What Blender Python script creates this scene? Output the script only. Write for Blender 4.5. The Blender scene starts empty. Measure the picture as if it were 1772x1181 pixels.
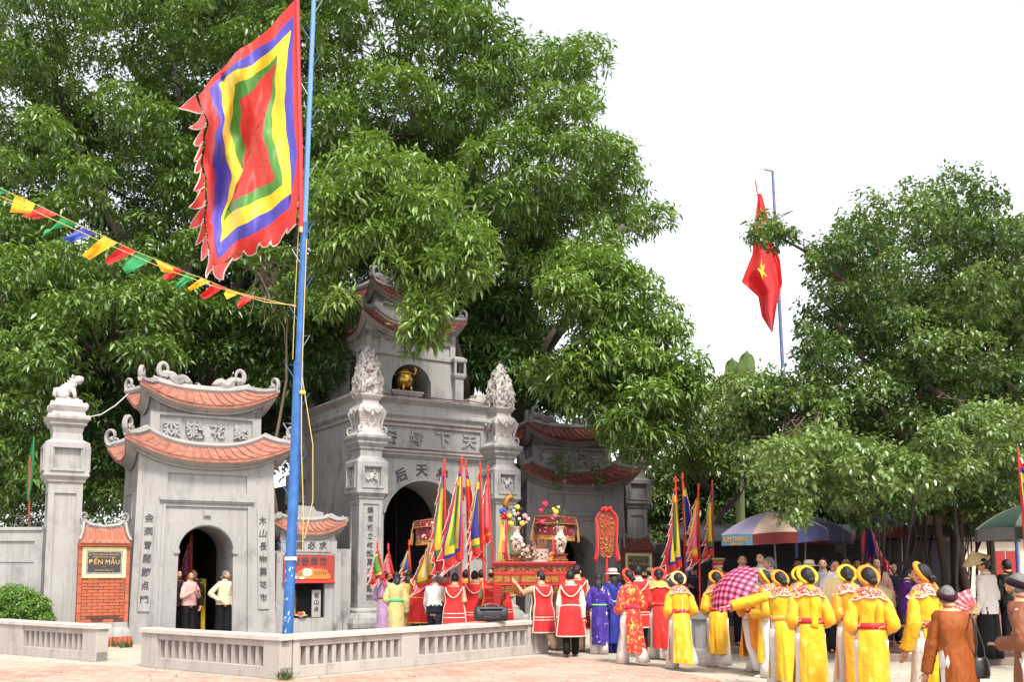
import bpy, math, random
from math import sin, cos, pi, radians, sqrt, atan2
from mathutils import Vector, Matrix, noise
import numpy as np

SC = bpy.context.scene
COL = SC.collection

# ------------------------------------------------------------------ camera, sky, sun, exposure
F_PX, W_PX, H_PX = 1700.0, 1772.0, 1181.0       # focal length and size of the photograph in its pixels
HOR, DLT = 985.0, 160.0                         # row of the horizon, rise of the axis above it
EYE = 1.62
PITCH = math.atan(DLT / F_PX)
CY = HOR - DLT
cam_d = bpy.data.cameras.new('camera')
cam_d.sensor_width = 36.0
cam_d.lens = F_PX / W_PX * 36.0
cam_d.shift_y = (CY - H_PX / 2) / W_PX
cam_d.clip_end = 2000.0
cam = bpy.data.objects.new('camera', cam_d)
COL.objects.link(cam)
cam.location = (0, 0, EYE)
cam.rotation_euler = (pi / 2 + PITCH, 0, 0)
SC.camera = cam

world = bpy.data.worlds.new('World')
SC.world = world
world.use_nodes = True
wn = world.node_tree.nodes
wl = world.node_tree.links
bg = wn['Background']
sky = wn.new('ShaderNodeTexSky')
sky.sky_type = 'NISHITA'
sky.sun_disc = False
SUN_EL, SUN_AZ = 56.0, 158.0                    # azimuth from +Y (view direction) towards +X
sky.sun_elevation = radians(SUN_EL)
sky.sun_rotation = radians(SUN_AZ)
sky.air_density = 1.0
sky.dust_density = 2.0
sky.ozone_density = 1.0
hs = wn.new('ShaderNodeHueSaturation')
hs.inputs['Saturation'].default_value = 0.22
wl.new(sky.outputs[0], hs.inputs['Color'])
wl.new(hs.outputs[0], bg.inputs[0])
bg.inputs[1].default_value = 0.148

sun_d = bpy.data.lights.new('sun', 'SUN')
sun_d.energy = 2.3
sun_d.angle = radians(10)
sun_d.color = (1.0, 0.94, 0.84)
sun = bpy.data.objects.new('sun', sun_d)
COL.objects.link(sun)
_az, _el = radians(SUN_AZ), radians(SUN_EL)
SUN_DIR = Vector((sin(_az) * cos(_el), cos(_az) * cos(_el), sin(_el)))
sun.rotation_euler = SUN_DIR.to_track_quat('Z', 'Y').to_euler()

SC.view_settings.view_transform = 'Standard'
SC.view_settings.look = 'None'
SC.view_settings.exposure = 1.45
SC.view_settings.gamma = 1.0
SC.view_settings.use_curve_mapping = False

# ------------------------------------------------------------------ pixels to places
def ray(px, py):
    a, b = (px - W_PX / 2) / F_PX, (CY - py) / F_PX
    return Vector((a, cos(PITCH) - b * sin(PITCH), sin(PITCH) + b * cos(PITCH)))
CAMV = Vector((0, 0, EYE))
def G(px, py, z=0.0):                           # where a pixel meets the ground (height z)
    d = ray(px, py)
    return CAMV + d * ((z - EYE) / d.z)
def P(px, py, Y):                               # where a pixel meets the plane y = Y
    d = ray(px, py)
    return CAMV + d * (Y / d.y)
def PL(px, py, o, n):                           # where a pixel meets a plane
    d = ray(px, py)
    o, n = Vector(o), Vector(n)
    return CAMV + d * ((o - CAMV).dot(n) / d.dot(n))
def Q(px, Y, z=0.0):                            # ground place at depth Y seen in column px
    p = Vector((0, Y, z))
    for _ in range(6):
        v = p - CAMV
        zc = v.y * cos(PITCH) + v.z * sin(PITCH)
        p.x = (px - W_PX / 2) / F_PX * zc
    return p

# ------------------------------------------------------------------ mesh builder
class MB:
    def __init__(s):
        s.v, s.f, s.m, s.mat = [], [], [], Matrix.Identity(4)
        s.k = 0
    def add(s, vs, fs, k=None):
        n = len(s.v)
        s.v += [s.mat @ Vector(p) for p in vs]
        s.f += [[i + n for i in f] for f in fs]
        s.m += [s.k if k is None else k] * len(fs)
        return s
    def box(s, c, d, rz=0, k=None, taper=1.0):
        x, y, z = d[0] / 2, d[1] / 2, d[2] / 2
        R = Matrix.Rotation(rz, 3, 'Z')
        vs = []
        for sx, sy, sz in ((-1,-1,-1),(1,-1,-1),(1,1,-1),(-1,1,-1),(-1,-1,1),(1,-1,1),(1,1,1),(-1,1,1)):
            t = taper if sz > 0 else 1
            vs.append(Vector(c) + R @ Vector((sx * x * t, sy * y * t, sz * z)))
        return s.add(vs, [(3,2,1,0),(4,5,6,7),(0,1,5,4),(1,2,6,5),(2,3,7,6),(3,0,4,7)], k)
    def ext(s, poly, y0, y1, k=None):           # polygon in x,z pushed along y
        n = len(poly)
        vs = [(a, y0, b) for a, b in poly] + [(a, y1, b) for a, b in poly]
        fs = [tuple(range(n)), tuple(range(2 * n - 1, n - 1, -1))]
        fs += [(i, i + n, (i + 1) % n + n, (i + 1) % n) for i in range(n)]
        return s.add(vs, fs, k)
    def ext_z(s, poly, z0, z1, k=None):
        n = len(poly)
        vs = [(a, b, z0) for a, b in poly] + [(a, b, z1) for a, b in poly]
        fs = [tuple(range(n - 1, -1, -1)), tuple(range(n, 2 * n))]
        fs += [(i, (i + 1) % n, (i + 1) % n + n, i + n) for i in range(n)]
        return s.add(vs, fs, k)
    def rings(s, rs, closed=True, cap=True, k=None):
        n = len(rs[0]); vs = [p for r in rs for p in r]; fs = []
        for i in range(len(rs) - 1):
            for j in range(n if closed else n - 1):
                a, b = i * n + j, i * n + (j + 1) % n
                fs.append((a, b, b + n, a + n))
        if cap and closed:
            fs.append(tuple(range(n - 1, -1, -1)))
            fs.append(tuple(range((len(rs) - 1) * n, len(rs) * n)))
        return s.add(vs, fs, k)
    def grid(s, fn, nu, nv, k=None):            # fn(u, v) with u, v in 0..1
        rs = [[fn(i / nu, j / nv) for i in range(nu + 1)] for j in range(nv + 1)]
        return s.rings(rs, False, False, k)
    def tube(s, path, rad, n=6, cap=True, k=None, flat=1.0):
        path = [Vector(p) for p in path]
        m = len(path)
        if not isinstance(rad, (list, tuple)): rad = [rad] * m
        rs = []; up = None
        for i, p in enumerate(path):
            t = (path[min(i + 1, m - 1)] - path[max(i - 1, 0)])
            t = t.normalized() if t.length > 1e-9 else Vector((0, 0, 1))
            if up is None:
                up = Vector((0, 0, 1)) if abs(t.z) < 0.9 else Vector((0, 1, 0))
            a = t.cross(up)
            if a.length < 1e-6: a = t.orthogonal()
            a.normalize(); b = a.cross(t).normalized(); up = b
            rs.append([p + a * cos(2 * pi * j / n) * rad[i] + b * sin(2 * pi * j / n) * rad[i] * flat for j in range(n)])
        return s.rings(rs, True, cap, k)
    def lathe(s, prof, n=16, c=(0, 0, 0), sq=0.0, k=None, cap=True):   # profile (r, z)
        c = Vector(c); rs = []
        for r, z in prof:
            rs.append([c + Vector((r * cos(2 * pi * j / n), r * sin(2 * pi * j / n), z)) for j in range(n)])
        return s.rings(rs, True, cap, k)
    def sqloft(s, prof, c=(0, 0, 0), rz=0.0, k=None):                   # square section, profile (half width, z)
        c = Vector(c); rs = []
        R = Matrix.Rotation(rz, 3, 'Z')
        for h, z in prof:
            hx, hy = h if isinstance(h, tuple) else (h, h)
            rs.append([c + R @ Vector((x * hx, y * hy, z)) for x, y in ((-1, -1), (1, -1), (1, 1), (-1, 1))])
        return s.rings(rs, True, True, k)
    def ball(s, c, r, nu=10, nv=7, k=None, fn=None):
        c = Vector(c); r = Vector(r) if hasattr(r, '__len__') else Vector((r, r, r))
        vs = []; fs = []
        for j in range(1, nv):
            t = pi * j / nv
            for i in range(nu):
                a = 2 * pi * i / nu
                d = Vector((sin(t) * cos(a), sin(t) * sin(a), cos(t)))
                q = 1.0 if fn is None else fn(d)
                vs.append(c + Vector((d.x * r.x, d.y * r.y, d.z * r.z)) * q)
        top = len(vs); vs.append(c + Vector((0, 0, r.z)) * (1 if fn is None else fn(Vector((0, 0, 1)))))
        bot = len(vs); vs.append(c - Vector((0, 0, r.z)) * (1 if fn is None else fn(Vector((0, 0, -1)))))
        for j in range(nv - 2):
            for i in range(nu):
                a, b = j * nu + i, j * nu + (i + 1) % nu
                fs.append((a, a + nu, b + nu, b))
        for i in range(nu):
            fs.append((top, i, (i + 1) % nu))
            a = (nv - 2) * nu
            fs.append((bot, a + (i + 1) % nu, a + i))
        return s.add(vs, fs, k)
    def mesh(s, name, mats, smooth=False):
        me = bpy.data.meshes.new(name)
        me.from_pydata([tuple(p) for p in s.v], [], s.f)
        for m in (mats if isinstance(mats, (list, tuple)) else [mats]): me.materials.append(m)
        if len(me.materials) > 1:
            me.polygons.foreach_set('material_index', s.m)
        if smooth: me.shade_smooth()
        me.validate(); me.update()
        return me
    def build(s, name, mats, parent=None, smooth=False, bevel=0.0, loc=None, rz=0.0):
        o = bpy.data.objects.new(name, s.mesh(name, mats, smooth))
        COL.objects.link(o)
        if parent is not None: o.parent = parent
        if loc is not None: o.location = loc
        if rz: o.rotation_euler = (0, 0, rz)
        if bevel:
            b = o.modifiers.new('bevel', 'BEVEL'); b.width = bevel; b.segments = 2
            b.limit_method = 'ANGLE'; b.angle_limit = radians(35)
        return o

def tag(o, label=None, cat=None, group=None, kind=None):
    if label: o['label'] = label
    if cat: o['category'] = cat
    if group: o['group'] = group
    if kind: o['kind'] = kind
    return o
def empty(name, loc, rz=0.0, label=None, cat=None, group=None):
    o = bpy.data.objects.new(name, None)
    COL.objects.link(o)
    o.location = loc; o.rotation_euler = (0, 0, rz); o.empty_display_size = 0.2
    return tag(o, label, cat, group)
def link_copy(o, parent=None, loc=None, rz=None):
    c = o.copy(); COL.objects.link(c); c.parent = parent
    if loc is not None: c.location = loc
    if rz is not None: c.rotation_euler = (0, 0, rz)
    return c

def text_mb(body, size, depth=0.012, bold=0.0, spacing=1.0, hand=0.0):
    """letters standing in the x,z plane, facing -y, centred"""
    cu = bpy.data.curves.new('letters', 'FONT')
    cu.body = body; cu.size = size; cu.extrude = depth; cu.offset = bold; cu.resolution_u = 2
    cu.align_x = 'CENTER'; cu.align_y = 'CENTER'; cu.space_character = spacing
    ob = bpy.data.objects.new('letters', cu)
    me = bpy.data.meshes.new_from_object(ob)
    mb = MB()
    mb.add([Vector((v.co.x, -v.co.z, v.co.y)) for v in me.vertices], [list(p.vertices) for p in me.polygons])
    if hand:
        r_ = random.Random(sum(ord(c_) * 31 for c_ in body) % 997); a, sx, sz, sh = r_.uniform(-.09, .09), r_.uniform(.86, 1.06), r_.uniform(.88, 1.08), r_.uniform(-.12, .12)
        for v in mb.v:
            x, z = v.x * sx + v.z * sh, v.z * sz
            x, z = x * cos(a) - z * sin(a), x * sin(a) + z * cos(a)
            k = 9 / size * .2
            v.x = x + hand * size * noise.noise((x * k * 2, z * k * 2, a * 50)); v.z = z + hand * size * noise.noise((x * k * 2, z * k * 2, a * 50 + 7))
    bpy.data.objects.remove(ob); bpy.data.curves.remove(cu); bpy.data.meshes.remove(me)
    return mb

# ------------------------------------------------------------------ materials
MATS = {}
def hexc(r, g, b):
    f = lambda c: (c / 255 / 12.92) if c <= 10 else ((c / 255 + 0.055) / 1.055) ** 2.4
    return (f(r), f(g), f(b), 1)
def mat(name, col, rough=0.6, var=0.0, scale=6.0, bump=0.0, bscale=30.0, metal=0.0, spec=0.5, col2=None,
        stretch=(1, 1, 1), sheen=0.0, trans=0.0, island=0.0, bdist=0.02):
    """a plain procedural surface: base colour broken by noise towards col2, fine bump"""
    if name in MATS: return MATS[name]
    m = bpy.data.materials.new(name); m.use_nodes = True
    nt = m.node_tree; N = nt.nodes; L = nt.links
    b = N['Principled BSDF']
    col = tuple(col) if len(col) == 4 else tuple(col) + (1,)
    b.inputs['Base Color'].default_value = col
    b.inputs['Roughness'].default_value = rough
    b.inputs['Metallic'].default_value = metal
    b.inputs['Specular IOR Level'].default_value = spec
    if sheen: b.inputs['Sheen Weight'].default_value = sheen
    tc = N.new('ShaderNodeTexCoord')
    mp = N.new('ShaderNodeMapping'); mp.inputs['Scale'].default_value = stretch
    L.new(tc.outputs['Object'], mp.inputs['Vector'])
    last = None
    if var > 0 or col2:
        nz = N.new('ShaderNodeTexNoise'); nz.inputs['Scale'].default_value = scale
        nz.inputs['Detail'].default_value = 6; nz.inputs['Roughness'].default_value = 0.65
        L.new(mp.outputs[0], nz.inputs['Vector'])
        rp = N.new('ShaderNodeMapRange'); rp.inputs[1].default_value = 0.3; rp.inputs[2].default_value = 0.7
        L.new(nz.outputs[0], rp.inputs[0])
        mx = N.new('ShaderNodeMix'); mx.data_type = 'RGBA'
        L.new(rp.outputs[0], mx.inputs[0])
        c2 = col2 or tuple(c * (1 - var) for c in col[:3]) + (1,)
        c2 = tuple(c2) if len(c2) == 4 else tuple(c2) + (1,)
        mx.inputs[6].default_value = col; mx.inputs[7].default_value = c2
        last = mx.outputs[2]
        L.new(last, b.inputs['Base Color'])
    if island:
        ge = N.new('ShaderNodeNewGeometry'); oi = N.new('ShaderNodeObjectInfo')
        ad = N.new('ShaderNodeMath'); ad.operation = 'ADD'
        L.new(ge.outputs['Random Per Island'], ad.inputs[0]); L.new(oi.outputs['Random'], ad.inputs[1])
        fr = N.new('ShaderNodeMath'); fr.operation = 'FRACT'; L.new(ad.outputs[0], fr.inputs[0])
        mr = N.new('ShaderNodeMapRange'); mr.inputs[3].default_value = 1 - island; mr.inputs[4].default_value = 1 + island
        L.new(fr.outputs[0], mr.inputs[0])
        hv = N.new('ShaderNodeHueSaturation'); L.new(mr.outputs[0], hv.inputs['Value'])
        if last: L.new(last, hv.inputs['Color'])
        else: hv.inputs['Color'].default_value = col
        last = hv.outputs[0]; L.new(last, b.inputs['Base Color'])
    if bump > 0:
        nb = N.new('ShaderNodeTexNoise'); nb.inputs['Scale'].default_value = bscale; nb.inputs['Detail'].default_value = 5
        L.new(mp.outputs[0], nb.inputs['Vector'])
        bp = N.new('ShaderNodeBump'); bp.inputs['Strength'].default_value = bump; bp.inputs['Distance'].default_value = bdist
        L.new(nb.outputs[0], bp.inputs['Height']); L.new(bp.outputs[0], b.inputs['Normal'])
    if trans > 0:
        tr = N.new('ShaderNodeBsdfTranslucent'); ms = N.new('ShaderNodeMixShader'); ms.inputs[0].default_value = trans
        if last: L.new(last, tr.inputs[0])
        else: tr.inputs[0].default_value = col
        L.new(b.outputs[0], ms.inputs[1]); L.new(tr.outputs[0], ms.inputs[2])
        L.new(ms.outputs[0], N['Material Output'].inputs[0])
    MATS[name] = m
    return m

def plaster(name, base, dark, streak=0.5, grime=0.5):
    """lime plaster: mottled, with rain streaks running down and darker blotches"""
    m = bpy.data.materials.new(name); m.use_nodes = True
    nt = m.node_tree; N = nt.nodes; L = nt.links
    b = N['Principled BSDF']; b.inputs['Roughness'].default_value = 0.88
    b.inputs['Specular IOR Level'].default_value = 0.25
    tc = N.new('ShaderNodeTexCoord')
    def nz(sc, st, det=6):
        mp = N.new('ShaderNodeMapping'); mp.inputs['Scale'].default_value = st
        L.new(tc.outputs['Object'], mp.inputs['Vector'])
        n = N.new('ShaderNodeTexNoise'); n.inputs['Scale'].default_value = sc; n.inputs['Detail'].default_value = det
        n.inputs['Roughness'].default_value = 0.65
        L.new(mp.outputs[0], n.inputs['Vector']); return n.outputs[0]
    def mr(o, a, c, d=0.0, e=1.0):
        r = N.new('ShaderNodeMapRange'); r.inputs[1].default_value = a; r.inputs[2].default_value = c
        r.inputs[3].default_value = d; r.inputs[4].default_value = e
        L.new(o, r.inputs[0]); return r.outputs[0]
    def mix(f, a, c):
        x = N.new('ShaderNodeMix'); x.data_type = 'RGBA'; L.new(f, x.inputs[0])
        for sock, val in ((x.inputs[6], a), (x.inputs[7], c)):
            if hasattr(val, 'is_output'): L.new(val, sock)
            else: sock.default_value = val
        return x.outputs[2]
    lite = tuple(min(1, c * 1.12) for c in base[:3]) + (1,)
    c0 = mix(mr(nz(1.6, (1, 1, 1)), 0.35, 0.68), base, lite)
    mid = tuple((a * 0.55 + d * 0.45) for a, d in zip(base[:3], dark[:3])) + (1,)
    c1 = mix(mr(nz(5.0, (1.3, 1.3, 0.11)), 0.50, 0.78, 0, streak), c0, mid)
    c2 = mix(mr(nz(2.3, (1, 1, 0.6), 9), 0.53, 0.74, 0, grime), c1, dark)
    c2 = mix(mr(nz(9.0, (1.5, 1.5, 0.06), 7), 0.60, 0.72, 0, streak * .8), c2, dark)
    c3 = mix(mr(nz(40, (1, 1, 1), 4), 0.55, 0.8, 0, 0.25), c2, dark)
    L.new(c3, b.inputs['Base Color'])
    bp = N.new('ShaderNodeBump'); bp.inputs['Strength'].default_value = 0.35; bp.inputs['Distance'].default_value = 0.015
    L.new(nz(22, (1, 1, 1), 8), bp.inputs['Height']); L.new(bp.outputs[0], b.inputs['Normal'])
    return m

M_PL = plaster('plaster_pale', hexc(143, 140, 138), hexc(70, 67, 68), 0.7, 0.5)
M_PLM = plaster('plaster_main', hexc(140, 138, 136), hexc(58, 56, 57), 0.75, 0.75)
M_PLD = plaster('plaster_dark', hexc(116, 113, 114), hexc(50, 48, 50), 0.7, 0.7)  # plaster copy darkened to paint in tree shade on the right-hand gate
M_CARV = plaster('plaster_carved', hexc(164, 158, 155), hexc(70, 64, 64), 0.3, 0.6)
M_WALL = plaster('cement_wall', hexc(154, 147, 141), hexc(80, 75, 72), 0.65, 0.55)
M_CAP = plaster('cement_cap', hexc(172, 164, 156), hexc(104, 98, 94), 0.2, 0.5)
M_TILE = mat('roof_tile', hexc(164, 106, 88), 0.9, col2=hexc(112, 72, 60), scale=6, bump=0.5, island=0.12)
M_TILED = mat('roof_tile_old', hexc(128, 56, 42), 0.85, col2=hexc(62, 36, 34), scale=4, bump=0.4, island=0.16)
M_RIDGE = plaster('ridge_plaster', hexc(140, 136, 134), hexc(72, 68, 68), 0.3, 0.7)
M_INK = mat('ink', (0.02, 0.02, 0.022), 0.7, col2=(0.07, 0.068, 0.068), scale=18)
M_MOS = mat('mosaic', hexc(172, 168, 166), 0.4, col2=hexc(74, 74, 86), scale=30)
M_INSHADE = mat('inside_shade', (0.035, 0.033, 0.034), 0.9, var=0.4)  # shade of hollows put into the colour, near black instead of unlit plaster

# ================================================================== ground
def ground_mats():
    m = bpy.data.materials.new('concrete_ground'); m.use_nodes = True
    N = m.node_tree.nodes; L = m.node_tree.links; b = N['Principled BSDF']; b.inputs['Roughness'].default_value = 0.9
    tc = N.new('ShaderNodeTexCoord')
    n1 = N.new('ShaderNodeTexNoise'); n1.inputs['Scale'].default_value = 0.35; n1.inputs['Detail'].default_value = 9
    n2 = N.new('ShaderNodeTexNoise'); n2.inputs['Scale'].default_value = 9; n2.inputs['Detail'].default_value = 8
    for n in (n1, n2): L.new(tc.outputs['Object'], n.inputs['Vector'])
    r = N.new('ShaderNodeValToRGB')
    r.color_ramp.elements[0].position = 0.32; r.color_ramp.elements[0].color = hexc(138, 130, 118)
    r.color_ramp.elements[1].position = 0.66; r.color_ramp.elements[1].color = hexc(176, 167, 152)
    L.new(n1.outputs[0], r.inputs[0])
    mx = N.new('ShaderNodeMix'); mx.data_type = 'RGBA'; mx.blend_type = 'MULTIPLY'; mx.inputs[0].default_value = 0.5
    r2 = N.new('ShaderNodeValToRGB'); r2.color_ramp.elements[0].position = 0.3; r2.color_ramp.elements[0].color = (0.42, 0.40, 0.37, 1)
    r2.color_ramp.elements[1].position = 0.6
    L.new(n2.outputs[0], r2.inputs[0]); L.new(r.outputs[0], mx.inputs[6]); L.new(r2.outputs[0], mx.inputs[7])
    L.new(mx.outputs[2], b.inputs['Base Color'])
    bp = N.new('ShaderNodeBump'); bp.inputs['Strength'].default_value = 0.3; bp.inputs['Distance'].default_value = 0.02
    L.new(n2.outputs[0], bp.inputs['Height']); L.new(bp.outputs[0], b.inputs['Normal'])
    def pav(name, c1, c2, cm, rot, bw, bh, seed):
        m = bpy.data.materials.new(name); m.use_nodes = True
        N = m.node_tree.nodes; L = m.node_tree.links; b = N['Principled BSDF']; b.inputs['Roughness'].default_value = 0.9
        tc = N.new('ShaderNodeTexCoord'); mp = N.new('ShaderNodeMapping')
        mp.inputs['Rotation'].default_value = (0, 0, rot)
        L.new(tc.outputs['Object'], mp.inputs['Vector'])
        bt = N.new('ShaderNodeTexBrick'); bt.inputs['Scale'].default_value = 1
        bt.inputs['Brick Width'].default_value = bw; bt.inputs['Row Height'].default_value = bh
        bt.inputs['Mortar Size'].default_value = 0.010; bt.inputs['Bias'].default_value = -0.1
        bt.inputs['Color1'].default_value = c1; bt.inputs['Color2'].default_value = c2; bt.inputs['Mortar'].default_value = cm
        L.new(mp.outputs[0], bt.inputs['Vector'])
        n1 = N.new('ShaderNodeTexNoise'); n1.inputs['Scale'].default_value = 0.5; n1.inputs['Detail'].default_value = 9
        L.new(tc.outputs['Object'], n1.inputs['Vector'])
        rr = N.new('ShaderNodeMapRange'); rr.inputs[1].default_value = 0.38; rr.inputs[2].default_value = 0.66
        rr.inputs[4].default_value = 0.5
        L.new(n1.outputs[0], rr.inputs[0])
        mx = N.new('ShaderNodeMix'); mx.data_type = 'RGBA'
        L.new(rr.outputs[0], mx.inputs[0]); L.new(bt.outputs[0], mx.inputs[6]); mx.inputs[7].default_value = seed
        n3 = N.new('ShaderNodeTexNoise'); n3.inputs['Scale'].default_value = 14; n3.inputs['Detail'].default_value = 8
        L.new(tc.outputs['Object'], n3.inputs['Vector'])
        r3 = N.new('ShaderNodeMapRange'); r3.inputs[1].default_value = 0.25; r3.inputs[2].default_value = 0.6
        r3.inputs[3].default_value = 0.68; r3.inputs[4].default_value = 1.02
        L.new(n3.outputs[0], r3.inputs[0])
        hv = N.new('ShaderNodeHueSaturation'); L.new(r3.outputs[0], hv.inputs['Value']); L.new(mx.outputs[2], hv.inputs['Color'])
        L.new(hv.outputs[0], b.inputs['Base Color'])
        bp = N.new('ShaderNodeBump'); bp.inputs['Strength'].default_value = 0.5; bp.inputs['Distance'].default_value = 0.012; bp.invert = True
        L.new(bt.outputs['Fac'], bp.inputs['Height']); L.new(bp.outputs[0], b.inputs['Normal'])
        return m
    p1 = pav('pink_paving', hexc(176, 146, 130), hexc(166, 112, 94), hexc(92, 76, 66), radians(32), 0.30, 0.15, hexc(176, 162, 146))
    p2 = pav('red_pavement', hexc(150, 92, 74), hexc(128, 76, 62), hexc(110, 84, 72), radians(20), 0.24, 0.12, hexc(132, 104, 90))
    return m, p1, p2
M_CONC, M_PAVE, M_REDP = ground_mats()

mb = MB(); mb.add([(-400, -200, 0), (400, -200, 0), (400, 700, 0), (-400, 700, 0)], [(0, 1, 2, 3)])
tag(mb.build('ground', M_CONC), kind='structure')
# brick paving of the forecourt, its front edge leaves a strip of concrete
A0, A1 = G(0, 1132), G(165, 1147)
B0, B1 = G(243, 1155), G(483, 1177.6)
C1 = G(932, 1132.5)
wdir = (B1 - A0).normalized()
mb = MB()
pts = [G(-300, 1128), G(165, 1152), G(243, 1160), G(490, 1180), G(925, 1137), G(1010, 1140), G(1100, 1152), G(1245, 1178), G(1300, 1230), G(1250, 1330), G(700, 1290), G(250, 1215), G(60, 1182), G(-300, 1165)]
mb.add([(p.x, p.y, 0.004) for p in pts], [tuple(range(len(pts)))])
tag(mb.build('paving', M_PAVE), kind='structure')
# raised pavement with kerb on the right
kp = [G(1130, 1104), G(1190, 1124), G(1300, 1133), G(1500, 1143), G(1772, 1153), G(2300, 1165)]
mb = MB()
back = [Vector((40, 17, 0)), Vector((40, 60, 0)), Vector((3.2, 60, 0)), Vector((3.0, 24, 0))]
poly = [(p.x, p.y) for p in kp + back]
mb.ext_z(poly, 0.0, 0.116)
tag(mb.build('pavement', M_REDP), kind='structure')
M_KERB = mat('kerb_stone', hexc(150, 132, 118), 0.9, var=0.3, bump=0.3)
kerb = empty('kerb', kp[0], 0); tag(kerb, kind='structure')
for a, b in zip(kp[:-1], kp[1:]):
    d = b - a; n = max(1, int(d.length / 0.9)); ang = atan2(d.y, d.x)
    for i in range(n):
        c = a + d * ((i + 0.5) / n) - kp[0]
        mb = MB(); mb.box((0, 0, 0.062), (d.length / n - 0.012, 0.14, 0.124))
        mb.build('kerb_stone', M_KERB, kerb, bevel=0.012, loc=(c.x, c.y, 0), rz=ang)

# ================================================================== low walls of the forecourt
def low_wall(a, b, label, panels, posts, hw=0.64, th=0.24, endcap=None):
    """wall from a to b (front foot line); panels = list of (s0, s1, count) pierced by balusters"""
    a = Vector(a); d = Vector(b) - a; Lw = d.length; ang = atan2(d.y, d.x)
    w = empty('low_wall', a, ang); tag(w, label, 'wall')
    mb = MB()
    zb, zt, cap = 0.17, 0.46, 0.075
    cuts = []
    for s0, s1, n in panels: cuts.append((s0, s1))
    mb.box((Lw / 2, th / 2, zb / 2), (Lw, th - 0.02, zb))
    mb.box((Lw / 2, th / 2, (zt + hw - cap) / 2), (Lw, th - 0.05, hw - cap - zt))
    x = 0.0
    for s0, s1 in cuts + [(Lw, Lw)]:
        if s0 - x > 0.02:
            mb.box(((x + s0) / 2, th / 2, (hw - cap) / 2), (s0 - x, th, hw - cap - 0.002))
        x = s1
    mb.build('wall_core', M_WALL, w, bevel=0.008)
    mb = MB(); 
    n = max(2, int(Lw / 0.5))
    rs = []
    for i in range(n + 1):
        x = -0.03 + (Lw + 0.06) * i / n; j = 0.008 * noise.noise((x * 3, a.x, 0))
        rs.append([(x, -0.03 + j, hw - cap + 0.001), (x, -0.032 + j, hw - 0.012), (x, -0.02, hw + j), (x, th + 0.02, hw + j), (x, th + 0.03, hw - 0.012), (x, th + 0.03, hw - cap + 0.001)])
    mb.rings(rs)
    mb.build('coping', M_CAP, w)
    base = MB(); base.box((0, 0, (zt + zb) / 2), (0.075, th - 0.09, zt - zb + 0.004))
    me = base.mesh('baluster', M_WALL)
    for s0, s1, n in panels:
        step = (s1 - s0) / n
        for i in range(n + 1):
            o = bpy.data.objects.new('baluster', me); COL.objects.link(o); o.parent = w
            o.location = (s0 + step * i + random.uniform(-.006, .006), th / 2, 0); o.rotation_euler = (0, 0, random.uniform(-.05, .05))
    for s, ph in posts:
        mb = MB(); t2 = th / 2 + 0.06
        mb.sqloft([(t2, 0), (t2, ph - 0.1), (t2 + 0.0, ph - 0.09), (0.04, ph)], (s, th / 2, 0))
        mb.build('post', M_WALL, w, bevel=0.01)
    return w
random.seed(3)
dA = (A1 - A0).normalized()
Astart = A0 - dA * 3.2
LA = (A1 - Astart).length
low_wall(Astart, A1, 'pierced cement wall standing before the round clipped bush', [(0.4, 2.95, 12), (LA - 2.35, LA - 0.42, 11)], [])
LB = (B1 - B0).length
low_wall(B0, B1 + (B1 - B0).normalized() * 0.0, 'pierced cement wall in front of the gate with two women in its arch', [(0.42, LB - 0.36, 14)], [])
LC = (C1 - B1).length
dC = (C1 - B1).normalized()
low_wall(B1 + dC * 0.245, C1 + dC * 0.12, 'pierced cement wall with a black bag lying on its coping', [(0.12, 2.15, 12), (2.55, LC - 0.55, 13)], [(LC - 0.20, 0.80)])
WALLC = (B1, dC)

# weeds at the wall corner
def weed_stuff(name, spots, label, mat_, h=0.16, n=60):
    mb = MB(); 
    for c, r, k in spots:
        for _ in range(k):
            a = random.uniform(0, 2 * pi); q = Vector((c[0] + cos(a) * r * random.random(), c[1] + sin(a) * r * random.random(), c[2] if len(c) > 2 else 0.004))
            hh = h * random.uniform(.4, 1); w = 0.008 + .01 * random.random(); t = random.uniform(0, 2 * pi)
            dx, dy = cos(t) * w, sin(t) * w; lx, ly = random.uniform(-.5, .5) * hh, random.uniform(-.5, .5) * hh
            mb.add([q + Vector((-dx, -dy, 0)), q + Vector((dx, dy, 0)), q + Vector((lx + dx, ly + dy, hh * .7)), q + Vector((lx * 1.8, ly * 1.8, hh))], [(0, 1, 2, 3)])
    return tag(mb.build(name, mat_), label, kind='stuff')
M_WEED = mat('weed_green', (0.09, 0.13, 0.03), 0.7, var=0.5, scale=20, trans=0.3)
weed_stuff('weeds', [((B1.x + .1, B1.y - 0.03), .14, 50), ((G(200, 1120).x, G(200, 1120).y), .35, 60), ((G(215, 1122).x, G(215, 1122).y), .2, 40), (tuple(G(1200, 1124))[:2], .3, 20)], 'small weeds growing along the foot of the walls', M_WEED)

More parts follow.
